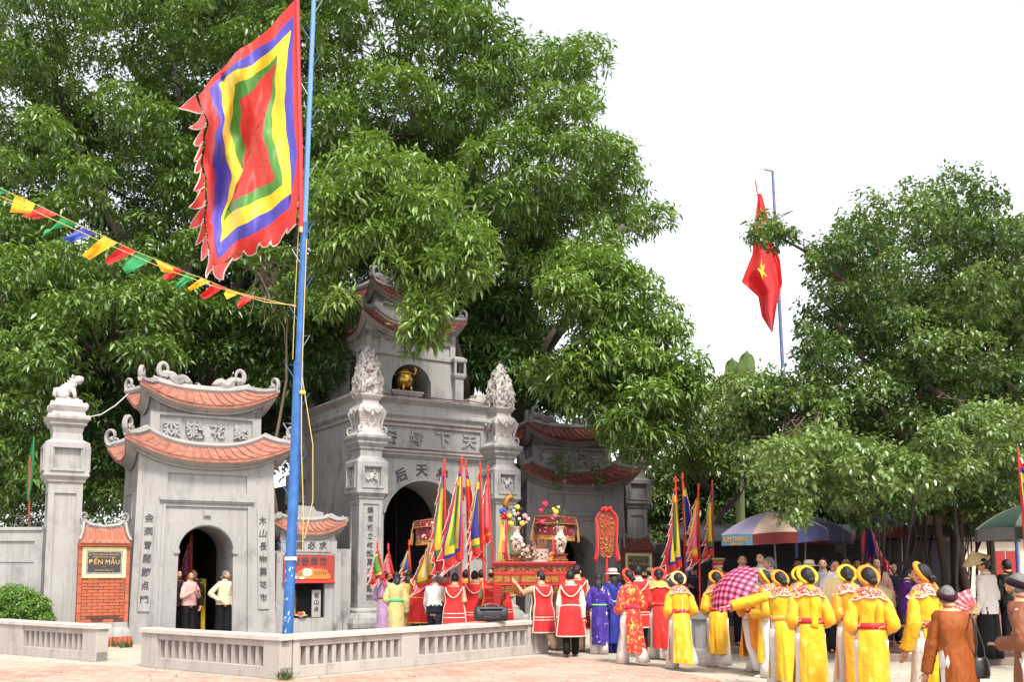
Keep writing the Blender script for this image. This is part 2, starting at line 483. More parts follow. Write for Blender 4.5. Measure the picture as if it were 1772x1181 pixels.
# ================================================================== masonry helpers
def facade(mb, x0, x1, z0, z1, recs, arch=None, D=1.5, sides=True, closed_back=True, tunnel=None):
    """front face at y=0 looking to -y, rectangles pushed back by their depth, optional arched opening"""
    xs = {x0, x1}; zs = {z0, z1}
    for a, b, c, d, _ in recs: xs |= {a, b}; zs |= {c, d}
    if arch:
        cx, hw, spring, rise = arch; xs |= {cx - hw, cx + hw}; zs |= {spring + rise}
    xs = sorted(xs); zs = sorted(zs)
    def dep(x, z):
        d = 0
        for a, b, c, e, q in recs:
            if a < x < b and c < z < e: d = max(d, q) if q > 0 else q
        return d
    nx, nz = len(xs) - 1, len(zs) - 1
    dm = [[dep((xs[i] + xs[i + 1]) / 2, (zs[j] + zs[j + 1]) / 2) for j in range(nz)] for i in range(nx)]
    def hole(i, j):
        if not arch: return False
        mx, mz = (xs[i] + xs[i + 1]) / 2, (zs[j] + zs[j + 1]) / 2
        return abs(mx - cx) < hw and mz < spring + rise
    for i in range(nx):
        for j in range(nz):
            y = dm[i][j]
            if not hole(i, j):
                mb.add([(xs[i], y, zs[j]), (xs[i + 1], y, zs[j]), (xs[i + 1], y, zs[j + 1]), (xs[i], y, zs[j + 1])], [(0, 1, 2, 3)])
            if i + 1 < nx and dm[i + 1][j] != y:
                y2 = dm[i + 1][j]; x = xs[i + 1]
                mb.add([(x, y, zs[j]), (x, y2, zs[j]), (x, y2, zs[j + 1]), (x, y, zs[j + 1])], [(0, 1, 2, 3)])
            if j + 1 < nz and dm[i][j + 1] != y:
                y2 = dm[i][j + 1]; z = zs[j + 1]
                mb.add([(xs[i], y, z), (xs[i + 1], y, z), (xs[i + 1], y2, z), (xs[i], y2, z)], [(0, 1, 2, 3)])
    if arch:
        da = dep(cx, spring + rise - 0.001); n = 20
        ap = [(cx - hw * cos(pi * i / n), spring + rise * sin(pi * i / n)) for i in range(n + 1)]
        zt = spring + rise
        for i in range(n):
            a, b = ap[i], ap[i + 1]
            mb.add([(a[0], da, a[1]), (b[0], da, b[1]), (b[0], da, zt), (a[0], da, zt)], [(0, 1, 2, 3)])
        td = tunnel or D
        path = [(cx - hw, z0)] + ap + [(cx + hw, z0)]
        for i in range(len(path) - 1):
            a, b = path[i], path[i + 1]
            mb.add([(a[0], da, a[1]), (b[0], da, b[1]), (b[0], td, b[1]), (a[0], td, a[1])], [(3, 2, 1, 0)])
    if sides:
        mb.add([(x0, 0, z0), (x0, 0, z1), (x0, D, z1), (x0, D, z0)], [(0, 1, 2, 3)])
        mb.add([(x1, 0, z0), (x1, D, z0), (x1, D, z1), (x1, 0, z1)], [(0, 1, 2, 3)])
        mb.add([(x0, 0, z1), (x1, 0, z1), (x1, D, z1), (x0, D, z1)], [(0, 1, 2, 3)])
        if closed_back: mb.add([(x0, D, z0), (x0, D, z1), (x1, D, z1), (x1, D, z0)], [(0, 1, 2, 3)])
        else:
            for a, b, c, d in ((x0, cx - hw - .13, z0, z1), (cx + hw + .13, x1, z0, z1), (cx - hw - .13, cx + hw + .13, spring + rise + .33, z1)):
                mb.add([(a, D, c), (a, D, d), (b, D, d), (b, D, c)], [(0, 1, 2, 3)])
    return mb
def batter(mb, z0, z1, xc, yc, kx, ky):
    for v in mb.v:
        t = (v.z - z0) / (z1 - z0)
        v.x = xc + (v.x - xc) * (1 - kx * t); v.y = yc + (v.y - yc) * (1 - ky * t)
def frame(mb, x0, x1, z0, z1, w, proud, y=0.0, back=0.02):
    for cx, cz, sx, sz in (((x0 + x1) / 2, z0 + w / 2, x1 - x0, w), ((x0 + x1) / 2, z1 - w / 2, x1 - x0, w),
                           (x0 + w / 2, (z0 + z1) / 2, w, z1 - z0 - 2 * w - .002), (x1 - w / 2, (z0 + z1) / 2, w, z1 - z0 - 2 * w - .002)):
        mb.box((cx, y - proud / 2 + back / 2, cz), (sx, proud + back, sz))
def cornice(mb, hw, hd, yc, prof, xc=0.0):
    """rectangular moulding: prof is (out, z) from bottom to top"""
    rs = [[(xc - hw - o, yc - hd - o, z), (xc + hw + o, yc - hd - o, z), (xc + hw + o, yc + hd + o, z), (xc - hw - o, yc + hd + o, z)] for o, z in prof]
    mb.rings(rs)

def curl(mb, p, d, size, r, turns=1.25, up=1.0, n=16):
    """scroll that leaves p along the horizontal direction d, rises and rolls back inwards"""
    p = Vector(p); d = Vector((d[0], d[1], 0)).normalized()
    path = []; rad = []
    for i in range(n + 1):
        t = i / n; a = -pi * 0.55 + t * turns * 2 * pi * 0.8
        q = size * (1 - 0.72 * t)
        path.append(p + d * (cos(a) * q * 0.8 + size * 0.15) + Vector((0, 0, sin(a) * q * up + size * 0.98)))
        rad.append(r * (1.25 - 0.6 * t))
    mb.tube(path, rad, 6, flat=0.75)
    mb.ball(path[-1], r * 1.2, 7, 5)
def leafy(mb, p, d, size, r):
    curl(mb, p, d, size, r)
    curl(mb, Vector(p) - Vector((d[0], d[1], 0)).normalized() * size * 0.55 - Vector((0, 0, size * 0.05)), d, size * 0.5, r * 0.75, 1.1)

def hip_roof(parent, yc, hw, hd, ze, lift, flare, hwt, hdt, zt, liftt, nf, ns, tile_m, under_m, ridge_m,
             wall_hw, wall_hd, zw, curl_s=0.3, xc=0.0, ridge=True, bead=0.028, old=False, sag=0.05):
    pw = 2.6
    def pt(side, s, j, off=0.0):
        f = flare * abs(s) ** 3
        if side in (0, 2):
            ex, ey = s * (hw + f), -(hd + f); tx, ty = s * hwt, -hdt
        else:
            ex, ey = (hw + f), s * (hd + f); tx, ty = hwt, s * hdt
        z0 = ze + lift * abs(s) ** pw; z1 = zt + liftt * abs(s) ** pw
        x, y, z = ex + (tx - ex) * j, ey + (ty - ey) * j, z0 + (z1 - z0) * j - sag * sin(pi * j) + off
        if side == 2: x, y = -x, -y
        if side == 3: x, y = -x, -y
        return Vector((xc + x, yc + y, z))
    rf = MB()
    for side in range(4):
        rf.grid(lambda u, v: pt(side, -1 + 2 * u, v, -0.004), 16, 4)
        rf.grid(lambda u, v: pt(side, -1 + 2 * u, 0.0, -0.004 - 0.07 * v), 16, 1)
    roof = rf.build('roof', tile_m, parent)
    if not hdt or not hwt: pass
    for side in range(4):
        n = nf if side in (0, 2) else ns
        for i in range(n):
            s0, s1 = -1 + 2 * i / n, -1 + 2 * (i + 1) / n
            g = (s1 - s0)
            rs = []
            wob = random.uniform(-.02, .02) * (2 if old else 1)
            for q in range(6):
                j = q / 5 * 1.0 - (0.02 + wob * 0.3) * (q == 0)
                j = max(j, -0.045)
                th = 0.034
                a, b = s0 + g * .05, s1 - g * .05
                rs.append([pt(side, a, j, 0.0), pt(side, a, j, th), pt(side, a + g * .14, j, th * 1.15), pt(side, a + g * .2, j, th * .45), pt(side, b, j, th * .40), pt(side, b, j, 0.0)])
            tb = MB(); tb.rings(rs)
            tb.build('tile', tile_m, roof)
    bd_m = MB()
    for side in range(4): bd_m.tube([pt(side, -1 + i / 8, 1.0, .055) for i in range(17)], .062, 6, flat=1.1)
    bd_m.build('ridge_band', ridge_m, roof)
    # cove below the eaves
    cv = MB()
    for side in range(4):
        def wp(s, side=side):
            if side in (0, 2): x, y = s * wall_hw, -wall_hd
            else: x, y = wall_hw, s * wall_hd
            if side >= 2: x, y = -x, -y
            return Vector((xc + x, yc + y, zw + lift * 0.8 * abs(s) ** pw))
        def cf(u, v, side=side):
            s = -1 + 2 * u; a = wp(s); b = pt(side, s, 0, -0.07)
            o = a + (b - a) * v; o.z = a.z + (b.z - a.z) * (1 - cos(v * pi / 2)) * 0.55 + (b.z - a.z) * v * 0.45
            return o
        cv.grid(cf, 16, 6)
        path = [cf(i / 24, 0.22) - Vector((0, 0, 0.012)) for i in range(25)]
        cv.tube(path, bead, 5)
        # fill between the straight wall head and the curved line
        cv.grid(lambda u, v, side=side: Vector((*wp(-1 + 2 * u).xy, zw - 0.04 + (wp(-1 + 2 * u).z - zw + 0.045) * v)), 16, 1)
    cv.build('cornice', under_m, parent, smooth=False)
    if ridge:
        for sx, side, s in ((1, 0, 1), (-1, 0, -1), (1, 2, -1), (-1, 2, 1)):
            hp = MB()
            path = [pt(side, s, j, 0.05) for j in (1.0, 0.75, 0.5, 0.25, 0.0)]
            tip = path[-1]; d = (path[-1] - path[-2]); d.z = 0
            hp.tube(path, [0.075, .07, .065, .06, .055], 6, flat=1.35)
            leafy(hp, tip - d.normalized() * 0.16 - Vector((0, 0, 0.03)), d, curl_s * .78, curl_s * 0.20)
            hp.build('hip_ridge', ridge_m, roof)
    return roof, pt

def glyphs(parent, chars, x, z0, z1, size, m, y, name='inscription', depth=0.008, bold=0.004):
    """characters one under another from z1 down to z0"""
    n = len(chars)
    for i, ch in enumerate(chars):
        t = text_mb(ch, size, depth, bold, hand=.07)
        zc = z1 + (z0 - z1) * (i + 0.5) / n
        xx = x(zc) if callable(x) else x
        yy = y(zc) if callable(y) else y
        t.build(name, m, parent, loc=(xx, yy, zc))

# ================================================================== two-storey side gates
def dragon_ridge(parent, hwr, y, z, lift, m):
    """curved ridge with two facing dragons whose tails roll up"""
    mb = MB(); n = 20; rs = []
    for i in range(n + 1):
        s = -1 + 2 * i / n; zz = z + lift * abs(s) ** 2.6
        rs.append([(s * hwr, y - .085, zz - .05), (s * hwr, y - .085, zz + .10), (s * hwr, y - .05, zz + .15), (s * hwr, y + .05, zz + .15), (s * hwr, y + .085, zz + .10), (s * hwr, y + .085, zz - .05)])
    mb.rings(rs)
    for sg in (-1, 1):
        # body of the dragon, a wavy bar that runs from the middle to the end, then the tail ring
        path = []; rad = []
        for i in range(15):
            t = i / 14; x = sg * hwr * (0.30 + 0.42 * t)
            path.append((x, y, z + .19 + lift * (abs(x) / hwr) ** 2.6 + .05 * sin(t * 9) + .05 * t)); rad.append(0.065 + 0.045 * sin(pi * t))
        mb.tube(path, rad, 7, flat=1.3)
        hx = path[0]
        mb.ball((hx[0], y, hx[2] + .03), (.085, .07, .075), 8, 6)
        mb.tube([(hx[0], y, hx[2] + .05), (hx[0] - sg * .1, y, hx[2] + .0)], [.05, .02], 6)
        for q in range(3):
            mb.tube([(path[3 + 3 * q][0], y, path[3 + 3 * q][2] + .04), (path[3 + 3 * q][0] + sg * .05, y, path[3 + 3 * q][2] + .13)], [.03, .008], 5)
        # tail: open ring
        ex = path[-1]; ring = []
        for i in range(15):
            a = -pi * .35 + i / 14 * 1.5 * pi
            ring.append((ex[0] + sg * (.09 + .10 * cos(a)), y, ex[2] + .13 + .15 * sin(a)))
        ring = [(ex[0], y, ex[2])] + [(ex[0] + sg * .10, y, ex[2] + .01)] + ring
        mb.tube(ring, [.10, .085] + [.060 - .0025 * i for i in range(15)], 7, flat=1.2)
    mb.build('dragon_ridge', m, parent, smooth=False)

def side_gate(origin, yaw, label, pm, tile_m, ridge_m, title, left_txt, right_txt, cw=1.0, old=False):
    g = empty('side_gate', origin, yaw); tag(g, label, 'gate')
    W0, D, Hb = 1.60, 1.95, 4.1
    mb = MB()
    facade(mb, -W0, W0, 0, Hb, [(-.95, .95, 0, 3.0, .045), (-.93, .93, 3.33, 3.74, .06)], (0, .62, 2.0, .57), D=D, tunnel=D - .3, closed_back=False)
    # recess frame inside the arch panel, arch hood and imposts
    for sx in (-1, 1): mb.box((sx * .66, 0.10, 2.0), (.13, .20, .09))
    n = 18
    for i in range(n):
        a, b = pi * i / n, pi * (i + 1) / n
        q = [(-cos(a) * .62, 2.03 + sin(a) * .57), (-cos(b) * .62, 2.03 + sin(b) * .57), (-cos(b) * .69, 2.03 + sin(b) * .64), (-cos(a) * .69, 2.03 + sin(a) * .64)]
        mb.ext(q, 0.012, 0.09)
    mb.box((0, 0.02, 2.86), (.17, .06, .15)); mb.box((0, 0.0, 2.86), (.11, .06, .09))
    mb.box((0, -.035, 3.165), (2.2, .09, .07)); mb.box((0, -.02, 3.11), (2.1, .05, .05))
    for sx in (-1, 1):                               # deep jambs stepping in beside the arch
        mb.box((sx * .985, -.012, 1.52), (.07, .03, 3.04))
    # side recesses
    mb.box((-W0 - .004, D * .5, 3.3), (.03, .9, .05)); mb.box((-W0 - .004, D * .5, 2.75), (.03, .9, .05))
    mb.box((-W0 - .004, D * .5 - .45, 3.02), (.03, .05, .6)); mb.box((-W0 - .004, D * .5 + .45, 3.02), (.03, .05, .6))
    batter(mb, 0, Hb, 0, D / 2, 0.07, 0.08)
    mb.build('wall', pm, g)
    back = MB(); back.add([(-.75, D - .5, 0), (.75, D - .5, 0), (.75, D - .5, 2.9), (-.75, D - .5, 2.9), (-.75, D + 3, 0), (.75, D + 3, 0), (.75, D + 3, 2.9), (-.75, D + 3, 2.9)], [(4, 5, 6, 7), (0, 4, 7, 3), (1, 2, 6, 5), (3, 7, 6, 2)]); back.build('added_dark_passage', M_INSHADE, g)  # added dark box behind the arch, shade put into its colour
    fl = MB(); fl.box((0, D / 2 + 1.3, .06), (1.22, D + 2.3, .12)); fl.build('threshold', M_CONC, g)
    # couplet boards
    for sx, txt in ((-1, left_txt), (1, right_txt)):
        st = MB(); st.box((0, 0, 0), (.25, .05, 2.3)); 
        o = st.build('couplet_board', pm, g, loc=(sx * 1.27, 0.03, 1.85)); o.rotation_euler = (-0.02, 0.03 * sx * -1 * -1 * -1, 0)
        glyphs(o, txt, 0, -1.05, 1.0, .19, M_INK, -0.026)
    # upper storey
    ub = MB()
    facade(ub, -1.24, 1.24, 4.15, 5.42, [(-1.04, 1.04, 4.44, 5.06, .06)], D=1.30)
    ub.box((-1.255, .65, 4.75), (.05, .62, .5))
    for v in ub.v: v.y += 0.33
    up = ub.build('upper_wall', pm, g)
    for i, ch in enumerate(title):
        t = text_mb(ch, .38, .03, .008, hand=.06)
        t.build('relief_character', M_MOS, up, loc=(-.78 + i * .52, .372, 4.74))
    # roofs
    hip_roof(g, D / 2, 1.72, D / 2 + .20, 4.06, .42, .14, 1.30, .72, 4.36, .30, 16, 9, tile_m, pm, ridge_m, 1.50, .90, 3.86, 0.30, old=old)
    hip_roof(g, .33 + .65, 1.42, .84, 5.34, .40, .12, 1.06, .10, 5.74, .12, 13, 8, tile_m, pm, ridge_m, 1.24, .65, 5.16, 0.25, old=old)
    dragon_ridge(g, 1.1, .98, 5.76, .14, ridge_m)
    return g
YL = radians(30)
LG = G(225, 1117)
def along(o, yaw, x, y=0.0, z=0.0):
    return Vector((o.x + cos(yaw) * x - sin(yaw) * y, o.y + sin(yaw) * x + cos(yaw) * y, z))
random.seed(11)
side_gate(along(LG, YL, 1.55), YL, 'pale two-storey gate with orange tiled roofs and two women in its arch', M_PL, M_TILE, M_RIDGE,
          '森嶽花靈', '金洞雪開節点門', '木山長物鑒花市')
YR = radians(20)
side_gate(along(Vector((2.0, 28.0, 0)), YR, -0.15), YR, 'tree-shaded, weathered two-storey gate half hidden under hanging leaves', M_PLD, M_TILED, M_PLD,
          '霖遠德玄', '乾坤日月長明', '山河天地永存寺', old=True)  # darker plaster stands in for the shade of the tree

# ================================================================== free-standing lantern column with a crouching beast
def column(origin, yaw, label, pm, beast=True):
    c = empty('gate_column', origin, yaw); tag(c, label, 'column')
    mb = MB()
    # shaft with sunk panels on four faces
    h = 0.33
    for k in range(4):
        mb.mat = Matrix.Rotation(k * pi / 2, 4, 'Z')
        f = MB(); facade(f, -h, h, 0, 3.42, [(-h + .12, h - .12, .5, 3.2, .04)], sides=False)
        mb.add([(v.x, v.y - h, v.z) for v in f.v], f.f)
    mb.mat = Matrix.Identity(4)
    mb.build('shaft', pm, c)
    mb = MB(); mb.sqloft([(.33, 3.40), (.37, 3.44), (.37, 3.48), (.44, 3.56), (.44, 3.60)])
    for k in range(4):
        mb.mat = Matrix.Rotation(k * pi / 2, 4, 'Z')
        f = MB(); facade(f, -.43, .43, 3.6, 4.26, [(-.25, .25, 3.72, 4.14, .07)], sides=False); 
        mb.add([(v.x, v.y - .43, v.z) for v in f.v], f.f)
        frame(mb, -.33, .33, 3.66, 4.20, .05, .03, -.43)
    mb.mat = Matrix.Identity(4)
    mb.sqloft([(.43, 4.259), (.36, 4.30), (.30, 4.34), (.28, 4.48), (.30, 4.56), (.30, 4.60), (.36, 4.66), (.36, 4.70), (.42, 4.77), (.42, 4.82), (.40, 4.86)])
    mb.build('lantern_box', pm, c)
    if beast:
        mb = MB()
        mb.sqloft([(.34, 4.86), (.31, 4.93), (.34, 4.99), (.37, 5.05), (.33, 5.12), (.27, 5.14), (.25, 5.21), (.22, 5.22)])
        for sx in (-1, 1):
            for sy in (-1, 1): curl(mb, (sx * .3, sy * .3, 4.97), (sx, sy), .10, .022)
        mb.build('pedestal', M_CARV, c)
        mb = MB()        # seated beast looking up to the right
        mb.tube([(-.17, 0, 5.26), (-.12, 0, 5.36), (-.02, 0, 5.46), (.07, 0, 5.56), (.11, 0, 5.62)], [.10, .145, .13, .10, .085], 9)
        mb.tube([(.06, 0, 5.58), (.13, 0, 5.66), (.22, 0, 5.69), (.29, 0, 5.70)], [.09, .10, .085, .055], 8)
        mb.tube([(.14, 0, 5.62), (.25, 0, 5.615)], [.05, .035], 6)
        for sy in (-1, 1):
            mb.tube([(.07, sy * .07, 5.47), (.12, sy * .08, 5.34), (.12, sy * .08, 5.24)], [.06, .045, .04], 6)
            mb.tube([(.11, sy * .08, 5.235), (.2, sy * .08, 5.235)], [.04, .03], 6)
            mb.ball((-.1, sy * .10, 5.31), (.12, .07, .10), 8, 6)
            mb.tube([(-.06, sy * .10, 5.24), (.05, sy * .12, 5.235)], [.04, .03], 6)
            mb.tube([(.1, sy * .06, 5.70), (.06, sy * .08, 5.77)], [.035, .01], 5)
        mb.tube([(-.2, 0, 5.26), (-.27, 0, 5.32), (-.25, 0, 5.44), (-.19, 0, 5.47)], [.045, .05, .05, .02], 6)
        for i in range(5): mb.tube([(-.12 + .045 * i, 0, 5.45 + .05 * i), (-.17 + .045 * i, 0, 5.50 + .052 * i)], [.03, .008], 5)
        mb.build('beast', M_CARV, c, smooth=True)
    else:
        mb = MB(); mb.sqloft([(.34, 4.86), (.37, 5.0), (.3, 5.12), (.24, 5.2), (.2, 5.5), (.05, 5.9)]); mb.build('pedestal', M_CARV, c)
    return c
column(along(LG, YL, -1.38, .35), YL, 'tall plastered column topped by a crouching stone beast', M_PL)
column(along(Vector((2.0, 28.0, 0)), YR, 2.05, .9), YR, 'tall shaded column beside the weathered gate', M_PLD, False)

# ================================================================== brick plaque stands
M_BRICK = mat('orange_brick', hexc(166, 86, 58), 0.85, var=0.25, scale=8, bump=0.25, island=0.12)
M_MORT = mat('mortar', hexc(150, 116, 98), 0.95, var=0.2)
M_CREAM = mat('cream_paint', hexc(206, 198, 146), 0.7, var=0.12)
M_BLACKST = mat('black_stone', hexc(52, 50, 48), 0.35, var=0.3, scale=14)
M_GOLDP = mat('gold_paint', hexc(196, 160, 96), 0.45, var=0.2)
M_SOOT = mat('soot_brick', hexc(96, 56, 42), 0.9, var=0.5, scale=10, bump=0.3)
def plaque_stand(origin, yaw, label, brick_m, tile_m, ridge_m, lines, pm, full=True):
    p = empty('plaque_stand', origin, yaw); tag(p, label, 'monument')
    d = .42
    mb = MB(); mb.box((0, d / 2 + .03, 1.25), (.88, d, 1.75)); core = mb.build('wall', M_MORT, p)
    hb, wb = .068, .215
    me = {}
    def brick(w):
        w = round(w, 3)
        if w not in me:
            b = MB(); b.box((0, 0, 0), (w - .012, .06, hb - .012)); me[w] = b.mesh('brick', brick_m)
        return me[w]
    if full:
        z = .50; r = 0
        while z < 1.40:
            x = -.42 - (wb / 2 if r % 2 else 0)
            while x < .42 - .02:
                a, b = max(x, -.42), min(x + wb, .42)
                if b - a > .05:
                    o = bpy.data.objects.new('brick', brick(b - a)); COL.objects.link(o); o.parent = core
                    o.location = ((a + b) / 2, .022 + random.uniform(-.006, .004), z + hb / 2)
                    if z < .62 and (r * 7 + int(x * 9)) % 3: o.data = o.data.copy(); o.data.materials[0] = M_SOOT
                x += wb
            z += hb; r += 1
    # corner strips with joints
    pm2 = brick_m
    for sx in (-1, 1):
        for i in range(8):
            mb = MB(); mb.box((sx * .465, .07, .5 + .2 * i + .1), (.075, .20, .19)); mb.build('quoin', pm2, p)
    mb = MB(); mb.sqloft([((.56, .34), .20), ((.54, .32), .30), ((.50, .28), .40), ((.50, .28), .498)], (0, .22, 0)); mb.build('plinth', pm, p)
    for i in range(12):
        mb = MB(); mb.box((-.55 + .1 * i, -.10, .10), (.09, .05, .20)); mb.build('brick', brick_m, p)
    mb = MB(); mb.box((0, .24, .10), (1.2, .62, .198)); mb.build('footing', M_MORT, p)
    mb = MB(); frame(mb, -.43, .43, 1.43, 2.07, .075, .03, .0, .03); mb.build('plaque_frame', M_CREAM, p)
    mb = MB(); mb.box((0, .0, 1.75), (.71, .03, .49)); pl = mb.build('plaque', M_BLACKST, p)
    mb = MB(); frame(mb, -.345, .345, 1.515, 1.985, .022, .012, -.015, .003); mb.build('plaque_border', M_MOS, pl)
    for tx, sz, z in lines:
        t = text_mb(tx, sz, .004, .0); t.build('lettering', M_GOLDP, pl, loc=(0, -.018, z))
    # tiled lean-to roof
    mb = MB(); mb.box((0, .22, 2.12), (1.02, .62, .06)); rf = mb.build('roof', brick_m, p)
    n = 8
    for i in range(n):
        x0 = -.5 + i / n; w = 1 / n
        rs = []
        for q in range(5):
            t = q / 4; y = -.12 + .26 * t; z = 2.15 + .34 * t - .04 * sin(pi * t); k = 1 - .10 * t
            rs.append([(x0 * k, y, z), (x0 * k, y, z + .045), ((x0 + w * .3) * k, y, z + .05), ((x0 + w * .42) * k, y, z + .018), ((x0 + w * .96) * k, y, z + .016), ((x0 + w * .96) * k, y, z)])
        tb = MB(); tb.rings(rs); tb.build('tile', tile_m, rf)
    mb = MB(); mb.add([(-.5, -.11, 2.15), (.5, -.11, 2.15), (.45, .14, 2.48), (-.45, .14, 2.48), (-.5, .55, 2.15), (.5, .55, 2.15)], [(0, 1, 2, 3), (3, 2, 5, 4), (0, 3, 4), (1, 5, 2)])
    mb.build('roof_deck', brick_m, rf)
    mb = MB(); path = [(-.40, .14, 2.64), (-.3, .14, 2.55), (0, .14, 2.50), (.3, .14, 2.55), (.40, .14, 2.64)]
    mb.tube(path, [.04, .05, .05, .05, .04], 6)
    for sx in (-1, 1):
        curl(mb, (sx * .38, .14, 2.62), (sx, 0), .11, .026)
        curl(mb, (sx * .30, .14, 2.56), (-sx, 0), .06, .016)
        mb.tube([(sx * .41, .10, 2.60), (sx * .44, -.0, 2.38), (sx * .5, -.12, 2.22)], [.035, .032, .03], 6)
    mb.build('ridge', ridge_m, rf)
    return p
random.seed(5)
LINES = [('DI TÍCH LỊCH SỬ VĂN HÓA', .047, 1.915), ('ĐÃ ĐƯỢC NHÀ NƯỚC XẾP HẠNG', .030, 1.862), ('ĐỀN MẪU', .135, 1.755), ('* * *', .03, 1.655), ('XÂY DỰNG NĂM 1279', .036, 1.585)]
plaque_stand(along(LG, YL, -.60, -.18), YL, 'orange brick stand bearing a black plaque with gold letters', M_BRICK, M_TILE, M_RIDGE, LINES, M_PL)
plaque_stand(along(Vector((2.0, 28.0, 0)), YR, 1.72, -.1), YR, 'shaded brick stand with a black plaque beside the weathered gate', M_TILED, M_TILED, M_PLD, LINES[:3], M_PLD)

# ================================================================== boundary walls
def bwall(a, b, h, label, pm, th=.3, n=3, cat='wall'):
    a, b = Vector(a), Vector(b); d = b - a; L = d.length; ang = atan2(d.y, d.x)
    recs = []
    for i in range(n): recs += [(L * (i + .08) / n, L * (i + .92) / n, h - .62, h - .22, .04), (L * (i + .08) / n, L * (i + .92) / n, .3, h - .66, .02)]
    mb = MB(); facade(mb, 0, L, 0, h, recs, D=th)
    w = mb.build('boundary_wall', pm, loc=a, rz=ang); tag(w, label, cat)
    mb = MB(); mb.box((L / 2, th / 2, h + .035), (L, th + .08, .07)); mb.build('coping', pm, w, bevel=.01)
    return w
c0 = along(LG, YL, -1.75, .35)
bw_dir = Vector((-cos(radians(24)), -sin(radians(24)) * -0.25, 0)).normalized()
bw_end = c0 + bw_dir * 9
BW = bwall((bw_end.x, bw_end.y, 0), c0, 2.42, 'plastered boundary wall behind the clipped bush', M_PL, n=4)
r0 = along(Vector((2.0, 28.0, 0)), YR, 2.4, 1.0)
bwall(r0, Vector((9.6, 28.3, 0)), 2.3, 'grey boundary wall behind the officer and the standing men', M_PLD, n=5)

